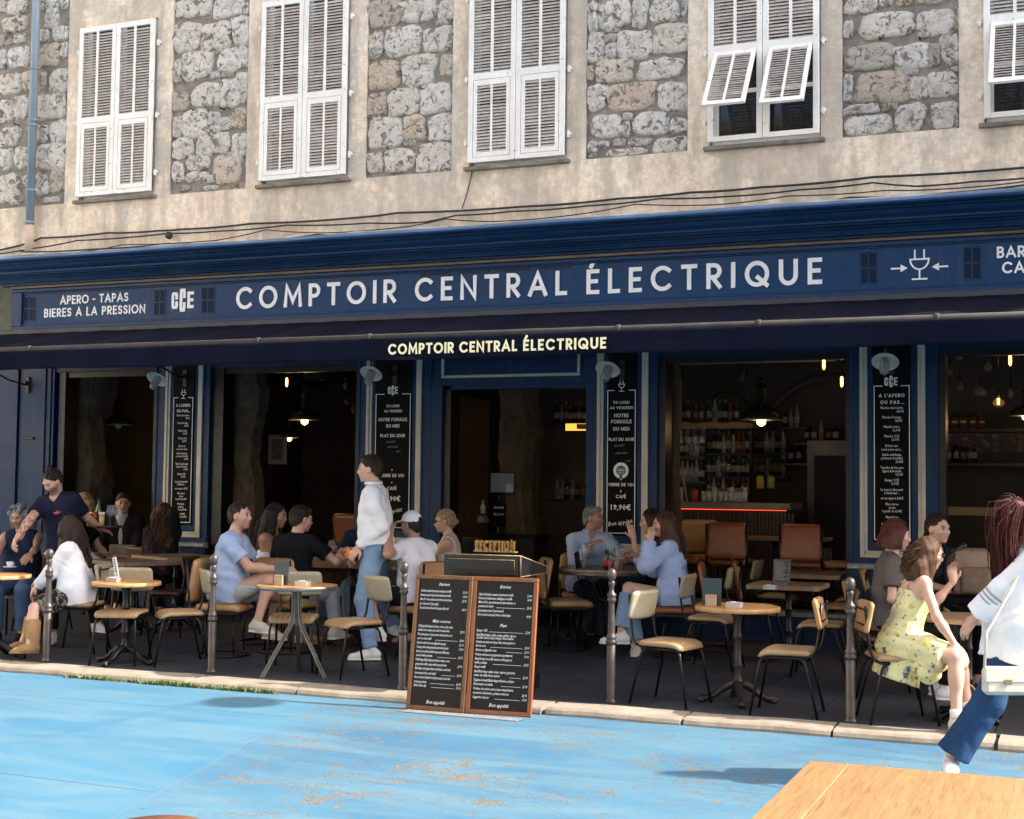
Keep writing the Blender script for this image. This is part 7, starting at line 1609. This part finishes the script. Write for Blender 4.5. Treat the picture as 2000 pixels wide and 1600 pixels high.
def hair_piece(J, seed, mat, kind='short', length=.3, wave=0, vol=0, bun=None, streak=None):
    s, Hc, hf, hr, hu, N, u, up, fs_, rs = (J[k] for k in ('s', 'Hc', 'hf', 'hr', 'hu', 'N', 'u', 'up', 'fs', 'rs')); fr = J['fr']; S = Sdf()
    S.ell(Hc+hu*.030*s-hf*.020*s, np.array((.080+vol, .098+vol, .096+vol))*s, fr, .02)
    if kind in ('short', 'crop', 'bun', 'slick'):
        S.ell(Hc-hu*.02*s-hf*.035*s, np.array((.078, .075, .085))*s, fr, .03)
        if kind == 'short' and not J['fem']: S.ell(Hc+hu*.088*s+hf*.045*s, np.array((.05, .04, .028))*s, fr, .03)
    if kind in ('long', 'bob', 'curly'):
        L = length if kind != 'bob' else .10
        back = -nrm(fs_*.8+hf*.2)
        for i in range(-3, 4):
            o = hr*i*.026*s; p = Hc+hu*.02*s+o-hf*.045*s; pts = [p]
            n_ = max(3, int(L/.07)+2); w_ = .045+.012*(3-abs(i))*.5
            for j in range(1, n_+1):
                q = j/n_; down = -up*(L+.10)*s*q; out = back*(.035+.03*q)*s if J['stand'] or True else 0
                pts.append(p+down+out*min(1, q*2)+hr*i*.010*q*s+hr*wave*.02*math.sin(j*2.1+i)+fs_*wave*.014*math.cos(j*1.9+i*2))
            for a, b in zip(pts[:-1], pts[1:]): S.cone(a, b, w_*s, (w_ if b is not pts[-1] else w_*.55)*s, .03)
        for sg in (-1, 1):
            p = Hc+hu*.03*s+hr*sg*.066*s-hf*.0*s; a = p
            for j in range(1, 4):
                q = j/3; b = p-up*(min(L, .22)+.05)*s*q+hr*sg*.014*q*s-hf*.022*q*s+hr*wave*.012*math.sin(j*2+sg); S.cone(a, b, .032*s, (.034 if j < 3 else .02)*s, .025); a = b
    if kind == 'curly':
        r = np.random.default_rng(seed)
        for _ in range(46):
            d = nrm(r.normal(size=3)); 
            if d@hf > .45 and d@hu < .55: continue
            if d@hu < -.6: continue
            S.ell(Hc+(hr*(d@np.array((1, 0, 0)))+hf*d[1]+hu*d[2])*.098*s if False else Hc+hu*.02*s+d*.095*s-hf*.012*s, np.array((.028, .028, .028))*s, None, .012)
    # the face stays free
    S.ell(Hc+hf*.098*s-hu*.042*s, np.array((.079 if kind in ('long', 'curly') else .088, .082, .118))*s, fr, .012, 's')
    if kind in ('short', 'crop', 'bun', 'slick'):
        S.plane(Hc-hu*.052*s-hf*.055*s, -hu*.75+hf*.66)
        for sg in (-1, 1): S.ell(Hc-hu*.012*s+hr*sg*.085*s+hf*.004*s, np.array((.022, .022, .034))*s, fr, .01, 's')
    if kind == 'bob': S.plane(Hc-hu*.10*s, -hu)
    if bun is not None:
        c = Hc+hf*bun[0]*s+hu*bun[1]*s+hr*bun[2]*s; S.ell(c, np.array((.036, .036, .034))*s*bun[3], None, .012)
    if kind == 'slick' and length:
        a = Hc-hf*.10*s+hu*.02*s; b = a-hf*.02*s-up*.10*s; c = b-up*length*s; S.cone(a, b, .03*s, .028*s, .02); S.cone(b, c, .028*s, .012*s, .02)
    if kind in ('short', 'crop', 'bun', 'bob', 'curly', 'slick') and J['h'] < .0095:
        r = np.random.default_rng(seed+9); mb = MB(); cnt = 0
        cen = Hc+hu*.028*s-hf*.018*s; ra = np.array((.081+vol, .099+vol, .097+vol))*s
        while cnt < 240:
            d = nrm(r.normal(size=3))
            if d[2] < -.55 or (d[1] > .55 and d[2] < .62) or (abs(d[0]) > .7 and d[1] > -.1 and d[2] < .05): continue
            cnt += 1; pts = []; q = d.copy(); cv = r.uniform(-1, 1)*(1.6 if kind == 'curly' else .35); L_ = r.uniform(.5, 1.1)*(.6 if kind != 'crop' else .35)
            st_ = np.array((.25*np.sign(d[0])+cv*.5, -.9, -.35+.3*cv)) if kind in ('bun', 'slick') else np.array((.5*np.sign(d[0])*(1-abs(d[2]))+cv, -.35 if d[1] < .2 else -.75, -.8*(1-max(d[2], 0))+.15))
            for j in range(5):
                ro = 1.0+.018*math.sin(j)+r.uniform(0, .010)+(.035*j/4*r.random() if kind == 'curly' else .012*j/4)
                pts.append(cen+(hr*q[0]*ra[0]+hf*q[1]*ra[1]+hu*q[2]*ra[2])*ro-J['O']); tg = st_-q*(st_@q); q = nrm(q+nrm(tg)*L_/5)
            if q[2] < -.8 or (q[1] > .6 and q[2] < .45): continue
            mb.tube(pts, [.0030*s, .0030*s, .0026*s, .0018*s, .0006], 4)
        mb.obj('hair_strands', mat, J['root'])['kind'] = 'stuff'
    if kind in ('long', 'pony') and J['h'] < .0099:
        r = np.random.default_rng(seed); mb = MB()
        for i in range(150):
            q0 = r.uniform(-1, 1); p = Hc+hu*(.075-.05*abs(q0))*s+hr*q0*.078*s-hf*(.05+.05*r.random())*s; L_ = (length+.06)*r.uniform(.7, 1.12); ph = r.uniform(0, 6); pts = []
            for j in range(9):
                q = j/8; pts.append(p-up*L_*s*q+(-fs_)*(.060*min(1, q*2.2)+.05*q*r.uniform(.7, 1))*s+hr*q0*.035*q*s+hr*(wave*.018+.004)*math.sin(j*1.5+ph)+fs_*(wave*.014+.003)*math.cos(j*1.3+ph))
            mb.tube([p_-J['O'] for p_ in pts], [.0048*s*(1-.8*(j/8)**2)+.0008 for j in range(9)], 4)
        mb.obj('hair_strands', mat, J['root'])['kind'] = 'stuff'
    S.disp = strands(.0030 if kind != 'curly' else .005, seed, 130 if kind != 'curly' else 90)
    child(J, 'hair', S, mat, J['h'])
def shoe_pair(J, mat, kind='sneaker', sole=None, sock=None):
    s, up = J['s'], J['up']
    for A_, T_, K_ in ((J['AL'], J['TL'], J['KL']), (J['AR'], J['TR'], J['KR'])):
        S = Sdf(); sdv = np.cross(T_, up); b = A_-up*.045*s
        S.cone(b-T_*.045*s, b+T_*.06*s-up*.005*s, .042*s, .044*s, .03); S.cone(b+T_*.05*s-up*.012*s, b+T_*.155*s-up*.022*s, .042*s, .033*s if kind != 'boot' else .024*s, .03)
        S.cone(b-T_*.03*s, A_+(K_-A_)*(.04 if kind == 'sneaker' else .60)+up*.0, (.040 if kind == 'sneaker' else .058)*s, .043*s if kind == 'sneaker' else .080*s, .025, cut=1)
        S.plane(b-up*.040*s, -up); o = child(J, 'boot' if kind == 'boot' else 'shoe', S, mat, .007)
        S2 = Sdf(); S2.cone(b-T_*.046*s-up*.035*s, b+T_*.155*s-up*.035*s, .045*s, .038*s, .02); S2.plane(b-up*.026*s, up); S2.plane(b-up*.046*s, -up)
        V, Q = S2.mesh(.007); link('sole', to_mesh('sole', V-J['O'], Q, sole or M_PORC), o)
        if sock: mb = MB(); p0, p1 = A_+(K_-A_)*.02-J['O'], A_+(K_-A_)*.16-J['O']; mb.tube([p0, p1], [.043*s, .044*s], 12); mb.obj('sock', sock, J['root'])
def glasses(J, up_=0.0, dark=True):
    s, Hc, hf, hr, hu = (J[k] for k in ('s', 'Hc', 'hf', 'hr', 'hu')); c = Hc+hf*(.098-up_*.45)*s+hu*(.006+up_)*s-J['O']; mb = MB()
    for sg in (-1, 1):
        o = c+hr*sg*.031*s; ring = [o+(hr*math.cos(6.283*k/12)*.025+hu*math.sin(6.283*k/12)*.020)*s for k in range(13)]; mb.tube(ring, .0022, 5, cap=False)
        mb.add([ring[k] for k in range(12)], [tuple(range(12))], 1); mb.tube([o+hr*sg*.026*s, c+hr*sg*.070*s-hf*.03*s, c+hr*sg*.076*s-hf*.10*s], .0025, 5)
    mb.obj('sunglasses', [M_BLACK, glass('dark_lens', (.02, .015, .015), .05, .88 if dark else .35)], J['root'])
C_NAVY = cloth('navy_jersey', (.010, .013, .030)); C_WHITE = cloth('white_cotton', (.80, .80, .82)); C_BLK = cloth('black_cotton', (.009, .009, .011)); C_LBLUE = cloth('light_blue_jersey', (.33, .42, .60)); C_SHIRTB = cloth('blue_poplin', (.42, .52, .74)); C_JEAN = cloth('light_denim', (.20, .30, .44), pattern='denim'); C_JEAND = cloth('dark_denim', (.020, .050, .12), pattern='denim'); C_BLOUSE = cloth('pale_blue_blouse', (.38, .48, .74)); C_GREY = cloth('light_grey_cotton', (.42, .42, .42)); C_CREAM = cloth('cream_linen', (.62, .55, .44)); C_YEL = cloth('yellow_flower_print', (.74, .68, .36), pattern='flower'); C_TAUPE = cloth('taupe_jersey', (.12, .10, .09)); C_SKIRT = cloth('black_floral', (.012, .011, .012), pattern='floral_dark'); C_BOOT = cloth('tan_suede', (.38, .23, .11), .7); C_RED = cloth('dark_top_red', (.012, .012, .014), pattern='red_print'); C_MAR = cloth('maroon_top', (.06, .015, .02)); C_NAVY2 = cloth('navy_cotton', (.015, .022, .05)); C_SHOE = cloth('white_leather', (.72, .72, .71), .5)
SK1, SK2, SK3, SK4 = (.52, .30, .21), (.60, .36, .26), (.42, .23, .15), (.66, .42, .32)
W9 = dict(mat=C_SHOE)
# --- 1 grey-haired woman at the left edge
def st1(J):
    glasses(J, .085)
    mb = MB()
    for o in (0, .012): mb.tube([J['N']+J['rs']*(.10-o*1.5)*J['s']+J['fs']*.035-J['u']*(.02+o)-J['O'], J['N']-J['u']*.12+J['fs']*.112+J['rs']*(.04-o)-J['O'], J['Pc']+J['u']*.20+J['fs']*.118-J['rs']*(.02+o)-J['O']], .003, 5)
    mb.obj('stripe', C_WHITE, J['root'])
person('woman with curly grey hair and navy sleeveless top sitting at the left edge', (40, 986), -3.35, -62, 4, ch='greyw', fem=True, hyaw=-85, hpitch=-18, handL=(38, 1124, -4.15), elL=(78, 1130, -3.8), handR=(-30, 1128, -4.15), skin=SK3, top=dict(mat=C_NAVY2, sleeve='none', neck='v'), bottom=dict(mat=cloth('mid_denim', (.06, .10, .18), pattern='denim')), hair=dict(mat=H_GREY, kind='curly', length=.05, vol=.006), shoes=dict(mat=C_BLK, sole=C_BLK), fat=.6, extra=st1)
# --- 2 waiter with topknot
def wt(J):
    mb = MB(); c = J['N']-J['u']*.16*J['s']+J['fs']*.128*J['s']-J['rs']*.045*J['s']-J['O']
    for k, (w_, dx) in enumerate(((.012, .0), (.042, .0), (.026, .008))):
        z = .014-k*.012; p = c+J['rs']*dx+J['u']*z; r, f, u = J['rs'], J['fs'], J['u']; mb.add([p-r*w_+f*.0, p+r*w_, p+r*w_+u*.0065, p-r*w_+u*.0065, p-r*w_-f*.02, p+r*w_-f*.02, p+r*w_+u*.0065-f*.02, p-r*w_+u*.0065-f*.02], [(0, 1, 2, 3), (4, 7, 6, 5), (0, 4, 5, 1), (3, 2, 6, 7)])
    mb.obj('chest_lettering', simple('pink_print', (.85, .08, .22), .5, .05, 3), J['root'])
person('waiter with a dark topknot and tattooed arm in navy, serving while carrying a tray', (103, 917), -3.5, -78, 10, 9, stand=True, H=1.78, hyaw=-98, hpitch=-34, handR=(14, 1076, -4.25), elR=(52, 1015, -4.1), handL=(203, 1040, -3.05), elL=(190, 1075, -3.2), fdL=(215, 1034, -3.0), curlL=.25, curlR=.6, footR=(100, 1250, -3.75), footL=(196, 1240, -3.05), toeR=(85, 1275, -4.3), toeL=(235, 1262, -3.3), skin=SK1, top=dict(mat=C_NAVY, sleeve='short', hem=-.06, fold=.005), bottom=dict(mat=C_BLK), hair=dict(mat=H_BLACK, kind='bun', bun=(-.035, .128, 0, .95)), shoes=W9, stubble=.75, tattoo=True, h=.0075, extra=wt)
# --- 3 woman in white blouse with boots
def pouch(J):
    S = Sdf(); c = (J['WL']+J['WR'])/2-J['up']*.02+J['rt']*.0; S.ell(c+J['f']*-.03-J['up']*.035, (.10, .07, .055), None, .02); S.disp = folds(.006, 1.5, 3); child(J, 'pouch', S, cloth('floral_pouch', (.03, .035, .03), pattern='floral_dark'))
person('woman with long dark wavy hair, white blouse and tan cowboy boots, sitting', (136, 1009), -4.0, 198, 8, ch='boots', fem=True, hyaw=150, hpitch=-8, handL=(72, 1146, -4.2), elL=(115, 1130, -4.25), handR=(62, 1150, -4.0), footL=(58, 1258, -4.62), footR=(45, 1252, -4.30), toeL=(5, 1278, -4.75), toeR=(-10, 1270, -4.5), knL=(72, 1165, -4.35), knR=(70, 1160, -4.1), skin=SK4, top=dict(mat=C_WHITE, sleeve='long', loose=.035, hem=-.10, fold=.006, name='blouse'), bottom=dict(mat=C_SKIRT, kind='skirt', length=.92, e=.016), hair=dict(mat=H_DARK, kind='long', length=.40, wave=1.0, vol=.012), shoes=dict(mat=C_BOOT, kind='boot', sole=C_BOOT), h=.0075, extra=pouch)
# --- back left
person('woman with short blonde streaked hair sitting behind the waiter tray', (166, 953), -1.0, 10, 4, fem=True, hyaw=-30, hpitch=-12, skin=SK4, top=dict(mat=C_BLK), bottom=dict(mat=C_BLK), hair=dict(mat=H_BLOND, kind='bob', length=.08, vol=.006), h=.011)
person('man in a dark suit and white open shirt sitting deep inside at the back left', (241, 948), -.15, -65, 2, hyaw=-50, hpitch=-4, skin=SK3, top=dict(mat=cloth('dark_suit', (.010, .010, .013)), sleeve='long', neck='v', e=.022, name='jacket', fold=.003), bottom=dict(mat=C_BLK), hair=dict(mat=H_DARK, kind='short'), h=.011, extra=lambda J: child(J, 'shirt', (lambda S: (S.cone(J['N']-J['u']*.02+J['fs']*.03, J['Pc']+J['u']*.12+J['fs']*.06, .085, .085, .03), S)[1])(Sdf()), C_GREY, .012))
person('woman with long curly brown hair holding a phone to her ear, back turned', (322, 984), -1.15, 112, 5, fem=True, hyaw=100, handR=(340, 1022, -1.0), elR=(356, 1100, -1.5), skin=SK2, top=dict(mat=C_RED, sleeve='long', loose=.01), bottom=dict(mat=C_BLK), hair=dict(mat=H_BROWN, kind='long', length=.36, wave=1.1, vol=.008), h=.0095)
# --- middle group
person('man in a light blue t-shirt and pale shorts sitting in right profile', (470, 981), -3.6, 16, 6, ch='tee', H=1.85, hyaw=4, hpitch=2, handR=(548, 1112, -3.55), elR=(448, 1130, -3.8), handL=(556, 1108, -3.1), footR=(503, 1214, -3.75), footL=(528, 1228, -3.25), toeR=(530, 1242, -3.8), toeL=(565, 1250, -3.3), skin=SK1, top=dict(mat=C_LBLUE, sleeve='short', loose=.012, fold=.007, neck='v'), bottom=dict(mat=C_GREY, kind='shorts', length=.9), hair=dict(mat=H_DARK, kind='crop', vol=-.004), shoes=dict(mat=C_CREAM), fat=.55, stubble=.25, h=.0075)
person('brunette in a white camisole with long straight dark hair in the middle group', (541, 983), -2.55, 10, 5, ch='cami', fem=True, hyaw=8, handR=(600, 1095, -2.5), elR=(520, 1100, -2.7), handL=(610, 1092, -2.2), skin=SK3, top=dict(mat=C_WHITE, sleeve='strap', e=.008, fold=.003, neck='none', name='camisole'), bottom=dict(mat=C_JEAN), hair=dict(mat=H_BLACK, kind='long', length=.30, vol=.0))
person('man in a black t-shirt sitting with his back to the viewer in the middle group', (590, 989), -3.1, 85, 10, ch='black', H=1.78, hyaw=52, hpitch=-6, handR=(660, 1096, -2.7), elR=(672, 1110, -3.2), handL=(560, 1096, -2.7), elL=(525, 1115, -3.1), footR=(655, 1228, -2.9), footL=(590, 1235, -2.7), skin=SK2, top=dict(mat=C_BLK, sleeve='short', fold=.006), bottom=dict(mat=C_GREY), hair=dict(mat=H_DARK, kind='short', vol=.004), shoes=dict(mat=C_CREAM))
person('person in a navy t-shirt across the group table, mostly hidden by the white-shirted waiter', (716, 985), -1.35, -70, 8, hyaw=-80, handR=(672, 1090, -1.9), elR=(665, 1075, -1.5), handL=(745, 1092, -1.9), skin=SK2, top=dict(mat=C_NAVY2, sleeve='short'), bottom=dict(mat=C_JEAN), hair=dict(mat=H_DARK, kind='short'), h=.010)
def watch(J):
    S = Sdf()
    for sg in (-1, 1): S.cone(J['Pc']+J['u']*.10*J['s']+J['rt']*sg*.058*J['s'], J['Pc']+J['rt']*sg*.066*J['s'], .107*J['s'], .127*J['s'], .04)
    S.plane(J['Pc']+J['u']*.045*J['s'], J['u']); S.plane(J['Pc']+J['u']*.005*J['s'], -J['u']); child(J, 'belt', S, C_BLK)
    a = J['WL']+(J['EL']-J['WL'])*.10-J['O']; d = nrm(J['EL']-J['WL']); mb = MB(); mb.tube([a, a+d*.022], .031, 14); mb.obj('wristwatch',  simple('watch_steel', (.5, .45, .35), .25, .1, 5, metal=1), J['root'])
J9 = person('waiter in a white shirt and light jeans standing with a copper bucket in hand', (722, 887), -3.15, 196, 2, stand=True, H=1.8, hyaw=204, hpitch=-3, handL=(702, 1068, -3.35), elL=(768, 1045, -3.3), handR=(700, 1072, -3.0), fdL=(688, 1085, -3.4), curlL=.7, footL=(724, 1268, -3.35), footR=(768, 1218, -2.55), toeL=(660, 1288, -3.5), toeR=(820, 1255, -3.2), skin=SK2, top=dict(mat=C_WHITE, sleeve='long', loose=.006, hem=.035, fold=.012, neck='shirt'), bottom=dict(mat=C_JEAN, fold=.008, flare=.006, length=.97), hair=dict(mat=H_DARK, kind='short', vol=.002), shoes=W9, h=.0072, extra=watch)
cb_ = J9['WL']+nrm(J9['WL']-J9['EL'])*.07; copper((cb_[0]-.055, cb_[1]+.02, cb_[2]-.085), .052, .125, 'hammered copper bucket held by the white-shirted waiter')
def cap(J):
    s, Hc, hf, hr, hu = (J[k] for k in ('s', 'Hc', 'hf', 'hr', 'hu')); fr = J['fr']
    S = Sdf(); S.ell(Hc+hu*.030*s-hf*.012*s, np.array((.086, .104, .104))*s, fr, .01); S.plane(Hc+hu*.028*s, -hu+hf*.12); S.ell(Hc+hu*.04*s-hf*.115*s, np.array((.034, .03, .030))*s, fr, .008, 's'); child(J, 'cap', S, C_WHITE, .0065)
    S = Sdf(); S.ell(Hc+hu*.034*s+hf*.105*s, np.array((.072, .075, .008))*s, (hr, nrm(hf-hu*.2), nrm(hu+hf*.2)), .01); child(J, 'cap_brim', S, C_WHITE, .0055)
person('man in a white t-shirt and white cap seen from behind, hand raised to his face', (803, 1000), -2.9, 158, 8, ch='cap', hyaw=176, hpitch=-3, handL=(762, 1042, -3.15), elL=(765, 1100, -3.3), handR=(740, 1090, -2.6), footL=(740, 1232, -3.2), footR=(735, 1225, -2.6), knL=(700, 1150, -3.2), skin=SK3, top=dict(mat=C_WHITE, sleeve='short', fold=.007, loose=.01), bottom=dict(mat=C_BLK, kind='shorts', length=.85), hair=dict(mat=H_BLACK, kind='crop', vol=-.004), shoes=W9, extra=cap, h=.0078)
person('blonde woman with a hair bun and sunglasses in a cream sleeveless top', (868, 995), -1.75, 196, 4, ch='blonde', fem=True, hyaw=204, handL=(800, 1085, -1.9), handR=(795, 1080, -1.6), skin=SK2, top=dict(mat=C_CREAM, sleeve='none', fold=.003), bottom=dict(mat=C_BLK), hair=dict(mat=H_BLOND, kind='bun', bun=(-.115, -.015, 0, .9)), extra=lambda J: glasses(J))
# --- three at the cage table
person('grey-haired man in a light blue shirt gesturing at the cage-based round table', (1160, 989), -.72, -52, 6, ch='grey', H=1.8, hyaw=-8, hpitch=0, handR=(1152, 1066, -1.15), elR=(1112, 1090, -.95), fdR=(1178, 1056, -1.3), curlR=.2, handL=(1222, 1086, -1.15), skin=SK3, top=dict(mat=C_SHIRTB, sleeve='long', neck='shirt', loose=.012, fold=.008), bottom=dict(mat=C_NAVY2), hair=dict(mat=H_GREY, kind='short', vol=-.001), stubble=.2, h=.008, shoes=dict(mat=C_BLK, sole=C_BLK))
person('dark-haired woman half hidden behind the brunette, one hand raised, at the round table', (1270, 995), -.95, 192, 6, fem=True, hyaw=200, handL=(1237, 1050, -1.3), elL=(1254, 1094, -1.25), fdL=(1232, 1030, -1.3), curlL=.55, handR=(1225, 1080, -.9), skin=SK2, top=dict(mat=C_MAR, sleeve='cap'), bottom=dict(mat=C_BLK), hair=dict(mat=H_DARK, kind='bob', vol=.0), h=.0085)
person('brunette with long straight hair in a pale blue blouse and light jeans, legs crossed', (1296, 999), -1.75, 192, 7, ch='blouse', fem=True, H=1.74, hyaw=205, handL=(1270, 1056, -1.95), elL=(1275, 1100, -2.0), fdL=(1272, 1036, -1.95), curlL=.8, handR=(1243, 1086, -1.75), footL=(1212, 1238, -2.1), footR=(1242, 1262, -1.75), toeL=(1160, 1255, -2.2), toeR=(1228, 1290, -2.4), knL=(1205, 1130, -2.05), knR=(1215, 1140, -1.7), skin=SK2, top=dict(mat=C_BLOUSE, sleeve='long', loose=.035, hem=-.05, fold=.011, name='blouse'), bottom=dict(mat=C_JEAN, flare=.016, length=.86, fold=.007), hair=dict(mat=H_BROWN, kind='long', length=.34, vol=.002), shoes=W9, h=.0072)
# --- right group
person('auburn-haired woman in a grey-brown t-shirt with sunglasses on her head', (1752, 1016), -3.35, 16, 4, ch='auburn', fem=True, H=1.78, hyaw=18, handR=(1800, 1192, -3.5), elR=(1752, 1185, -3.6), handL=(1830, 1185, -3.1), skin=SK2, top=dict(mat=C_TAUPE, sleeve='short', neck='crew', fold=.006), bottom=dict(mat=C_BLK), hair=dict(mat=H_AUB, kind='bob', vol=.006), shoes=W9, fat=.5, extra=lambda J: glasses(J, .075))
person('young woman with slicked-back dark hair in black, looking towards the right', (1832, 1004), -2.35, -48, 3, fem=True, hyaw=-38, hpitch=-2, handR=(1850, 1150, -2.8), handL=(1890, 1150, -2.7), skin=SK4, top=dict(mat=C_BLK, sleeve='short'), bottom=dict(mat=C_BLK), hair=dict(mat=H_DARK, kind='slick', vol=-.003, length=.25))
def yd(J):
    glasses(J, 0, False)
    for sg in (-1, 1):
        mb = MB(); s = J['s']; mb.tube([J['N']-J['u']*.155*s+J['fs']*.10*s+J['rs']*sg*.075*s-J['O'], J['N']-J['u']*.05*s+J['fs']*.075*s+J['rs']*sg*.085*s-J['O'], J['N']-J['u']*.005*s+J['rs']*sg*.085*s-J['O'], J['N']-J['u']*.12*s-J['fs']*.105*s+J['rs']*sg*.075*s-J['O']], .0045, 6); mb.obj('strap', C_YEL, J['root'])
    mb = MB(); c = J['N']-J['u']*.10*J['s']-J['fs']*.098*J['s']+J['rs']*.07*J['s']-J['O']
    S = Sdf(); S.cone(J['HL']-J['up']*.05, J['HL']-J['f']*.05-J['up']*.28, .11, .13, .05); S.cone(J['HR']-J['up']*.05, J['HR']-J['f']*.04-J['up']*.28, .11, .14, .05); S.cone((J['HR']+J['KR'])/2, (J['HR']+J['KR'])/2-J['up']*.14, .10, .08, .05); S.plane((J['HR']-J['up']*.26), -J['up']*.97-J['f']*.3); S.disp = folds(.012, 1.4, 9); child(J, 'dress_skirt', S, C_YEL)
person('woman in a yellow flowered sundress sitting with her hand at her mouth', (1815, 1050), -4.52, 22, 17, ch='yellow', tat2=True, fem=True, H=1.7, hyaw=20, hpitch=-12, handR=(1868, 1265, -4.75), elR=(1828, 1225, -4.75), fdR=(1886, 1290, -4.75), curlR=.3, handL=(1862, 1135, -4.15), elL=(1868, 1190, -4.1), fdL=(1848, 1110, -4.15), curlL=.7, footR=(1868, 1405, -4.85), footL=(1892, 1390, -4.5), toeR=(1890, 1440, -5.1), toeL=(1925, 1420, -4.7), knR=(1880, 1272, -4.8), knL=(1905, 1260, -4.4), skin=SK2, top=dict(mat=C_YEL, sleeve='strap', e=.010, fold=.004, neck='none', hem=-.06, name='dress_bodice'), bottom=dict(mat=C_YEL, kind='skirt', length=.80, e=.02, fold=.010, flare=.06, name='dress_lap'), hair=dict(mat=H_MID, kind='long', length=.17, wave=.8), shoes=dict(mat=C_CREAM, sock=C_WHITE), h=.007, extra=yd)
def wk(J):
    s = J['s']; a = J['N']+J['rs']*-.06*s+J['u']*.02-J['O']
    hp = J['Pc']+J['rt']*.275*s-J['up']*.16-J['f']*.13-J['O']
    mb = MB(); mb.box(-.125, .125, -.035, .035, -.15, 0, b=.022); mb.xf(Matrix.Translation(hp) @ Matrix.Rotation(math.atan2(J['f'][1], J['f'][0])+R(4), 4, 'Z')); bag = mb.obj('shoulder_bag', simple('cream_leather', (.60, .55, .46), .4, .08, 20, bump=.15), J['root'])
    mb = MB(); mb.box(-.127, .127, -.040, .0, -.085, .004, b=.010); mb.box(-.02, .02, -.046, -.040, -.09, -.06, 1, b=.003); mb.xf(Matrix.Translation(hp) @ Matrix.Rotation(math.atan2(J['f'][1], J['f'][0])+R(4), 4, 'Z')); mb.obj('flap', [MATS['cream_leather'], simple('gold_clasp', (.5, .35, .15), .3, .1, 3, metal=1)], bag)
    mb = MB(); mb.tube([hp-J['f']*.11, hp+J['up']*.18-J['f']*.10+J['rt']*.0, J['SR']+J['u']*.05-J['f']*.02-J['O'], J['N']-J['O']+J['u']*.02+J['rs']*.09], .009, 6); mb.obj('strap', MATS['cream_leather'], bag)
    # red-tinted ponytail falling down her back
    c = J['Hc']-J['hf']*.10*s+J['hu']*.035*s; hf, up = J['hf'], J['up']; bk = -nrm(hf*np.array((1, 1, 0)))
    P = [c+hf*.02, c+bk*.045+up*.03, c+bk*.085-up*.03, c+bk*.10-up*.14, c+bk*.09-up*.28, c+bk*.085-up*.42, c+bk*.08-up*.52]
    S = Sdf()
    for i, (q, w_) in enumerate(zip(P[:-1], (.026, .036, .042, .042, .034, .020))): S.cone(q, P[i+1], w_, (.036, .042, .042, .034, .020, .006)[i], .03)
    S.disp = strands(.007, 4, 110); child(J, 'ponytail', S, H_RED, .007)
    r = np.random.default_rng(5); mb = MB()
    for i in range(520):
        a = r.normal(size=3)*.036; ph = r.uniform(0, 6); pts = []
        for j, q in enumerate(P):
            k = min(1, j/2.); pts.append(q+a*k*(1.15 if j < 5 else .8)+np.array((math.sin(ph+j*1.3), math.cos(ph+j), 0))*.008*k-J['O'])
        fin = []
        for u_, v_ in zip(pts[:-1], pts[1:]): fin += [u_, (u_+v_)/2]
        fin.append(pts[-1]-up*r.uniform(-.06, .06)); n_ = len(fin); mb.tube(fin, [.0017*(1-.6*(j/n_)**2)+.0004 for j in range(n_)], 3)
    mb.obj('hair_strands', H_RED, J['root'])['kind'] = 'stuff'
    for Wr, El in ((J['WR'], J['ER']),):
        d = nrm(Wr-El)
        for q in (.13, .155, .18):
            mb = MB(); c = Wr-d*q-J['O']; mb.tube([c, c+d*.010], .077*s, 18, cap=False); mb.obj('lace_band', cloth('lace_grey', (.35, .35, .36)), J['root'])
person('woman walking in a white lace-trimmed blouse and jeans with a cream shoulder bag', (2026, 985), -6.25, 20, 10, stand=True, fem=True, H=1.72, hyaw=30, hpitch=-14, base_z=.05, handR=(1873, 1238, -6.35), elR=(1935, 1160, -6.45), fdR=(1856, 1268, -6.35), curlR=.35, handL=(2080, 1230, -5.9), footR=(1822, 1545, -6.45), footL=(2120, 1560, -6.2), toeR=(1850, 1600, -6.7), knR=(1925, 1440, -6.5), skin=SK1, top=dict(mat=C_WHITE, sleeve='bell', loose=.028, hem=-.17, fold=.009, name='blouse', neck='wide'), bottom=dict(mat=C_JEAND, flare=.04, fold=.007), hair=dict(mat=H_RED, kind='slick', vol=.004, length=0), shoes=W9, h=.0075, extra=wk)
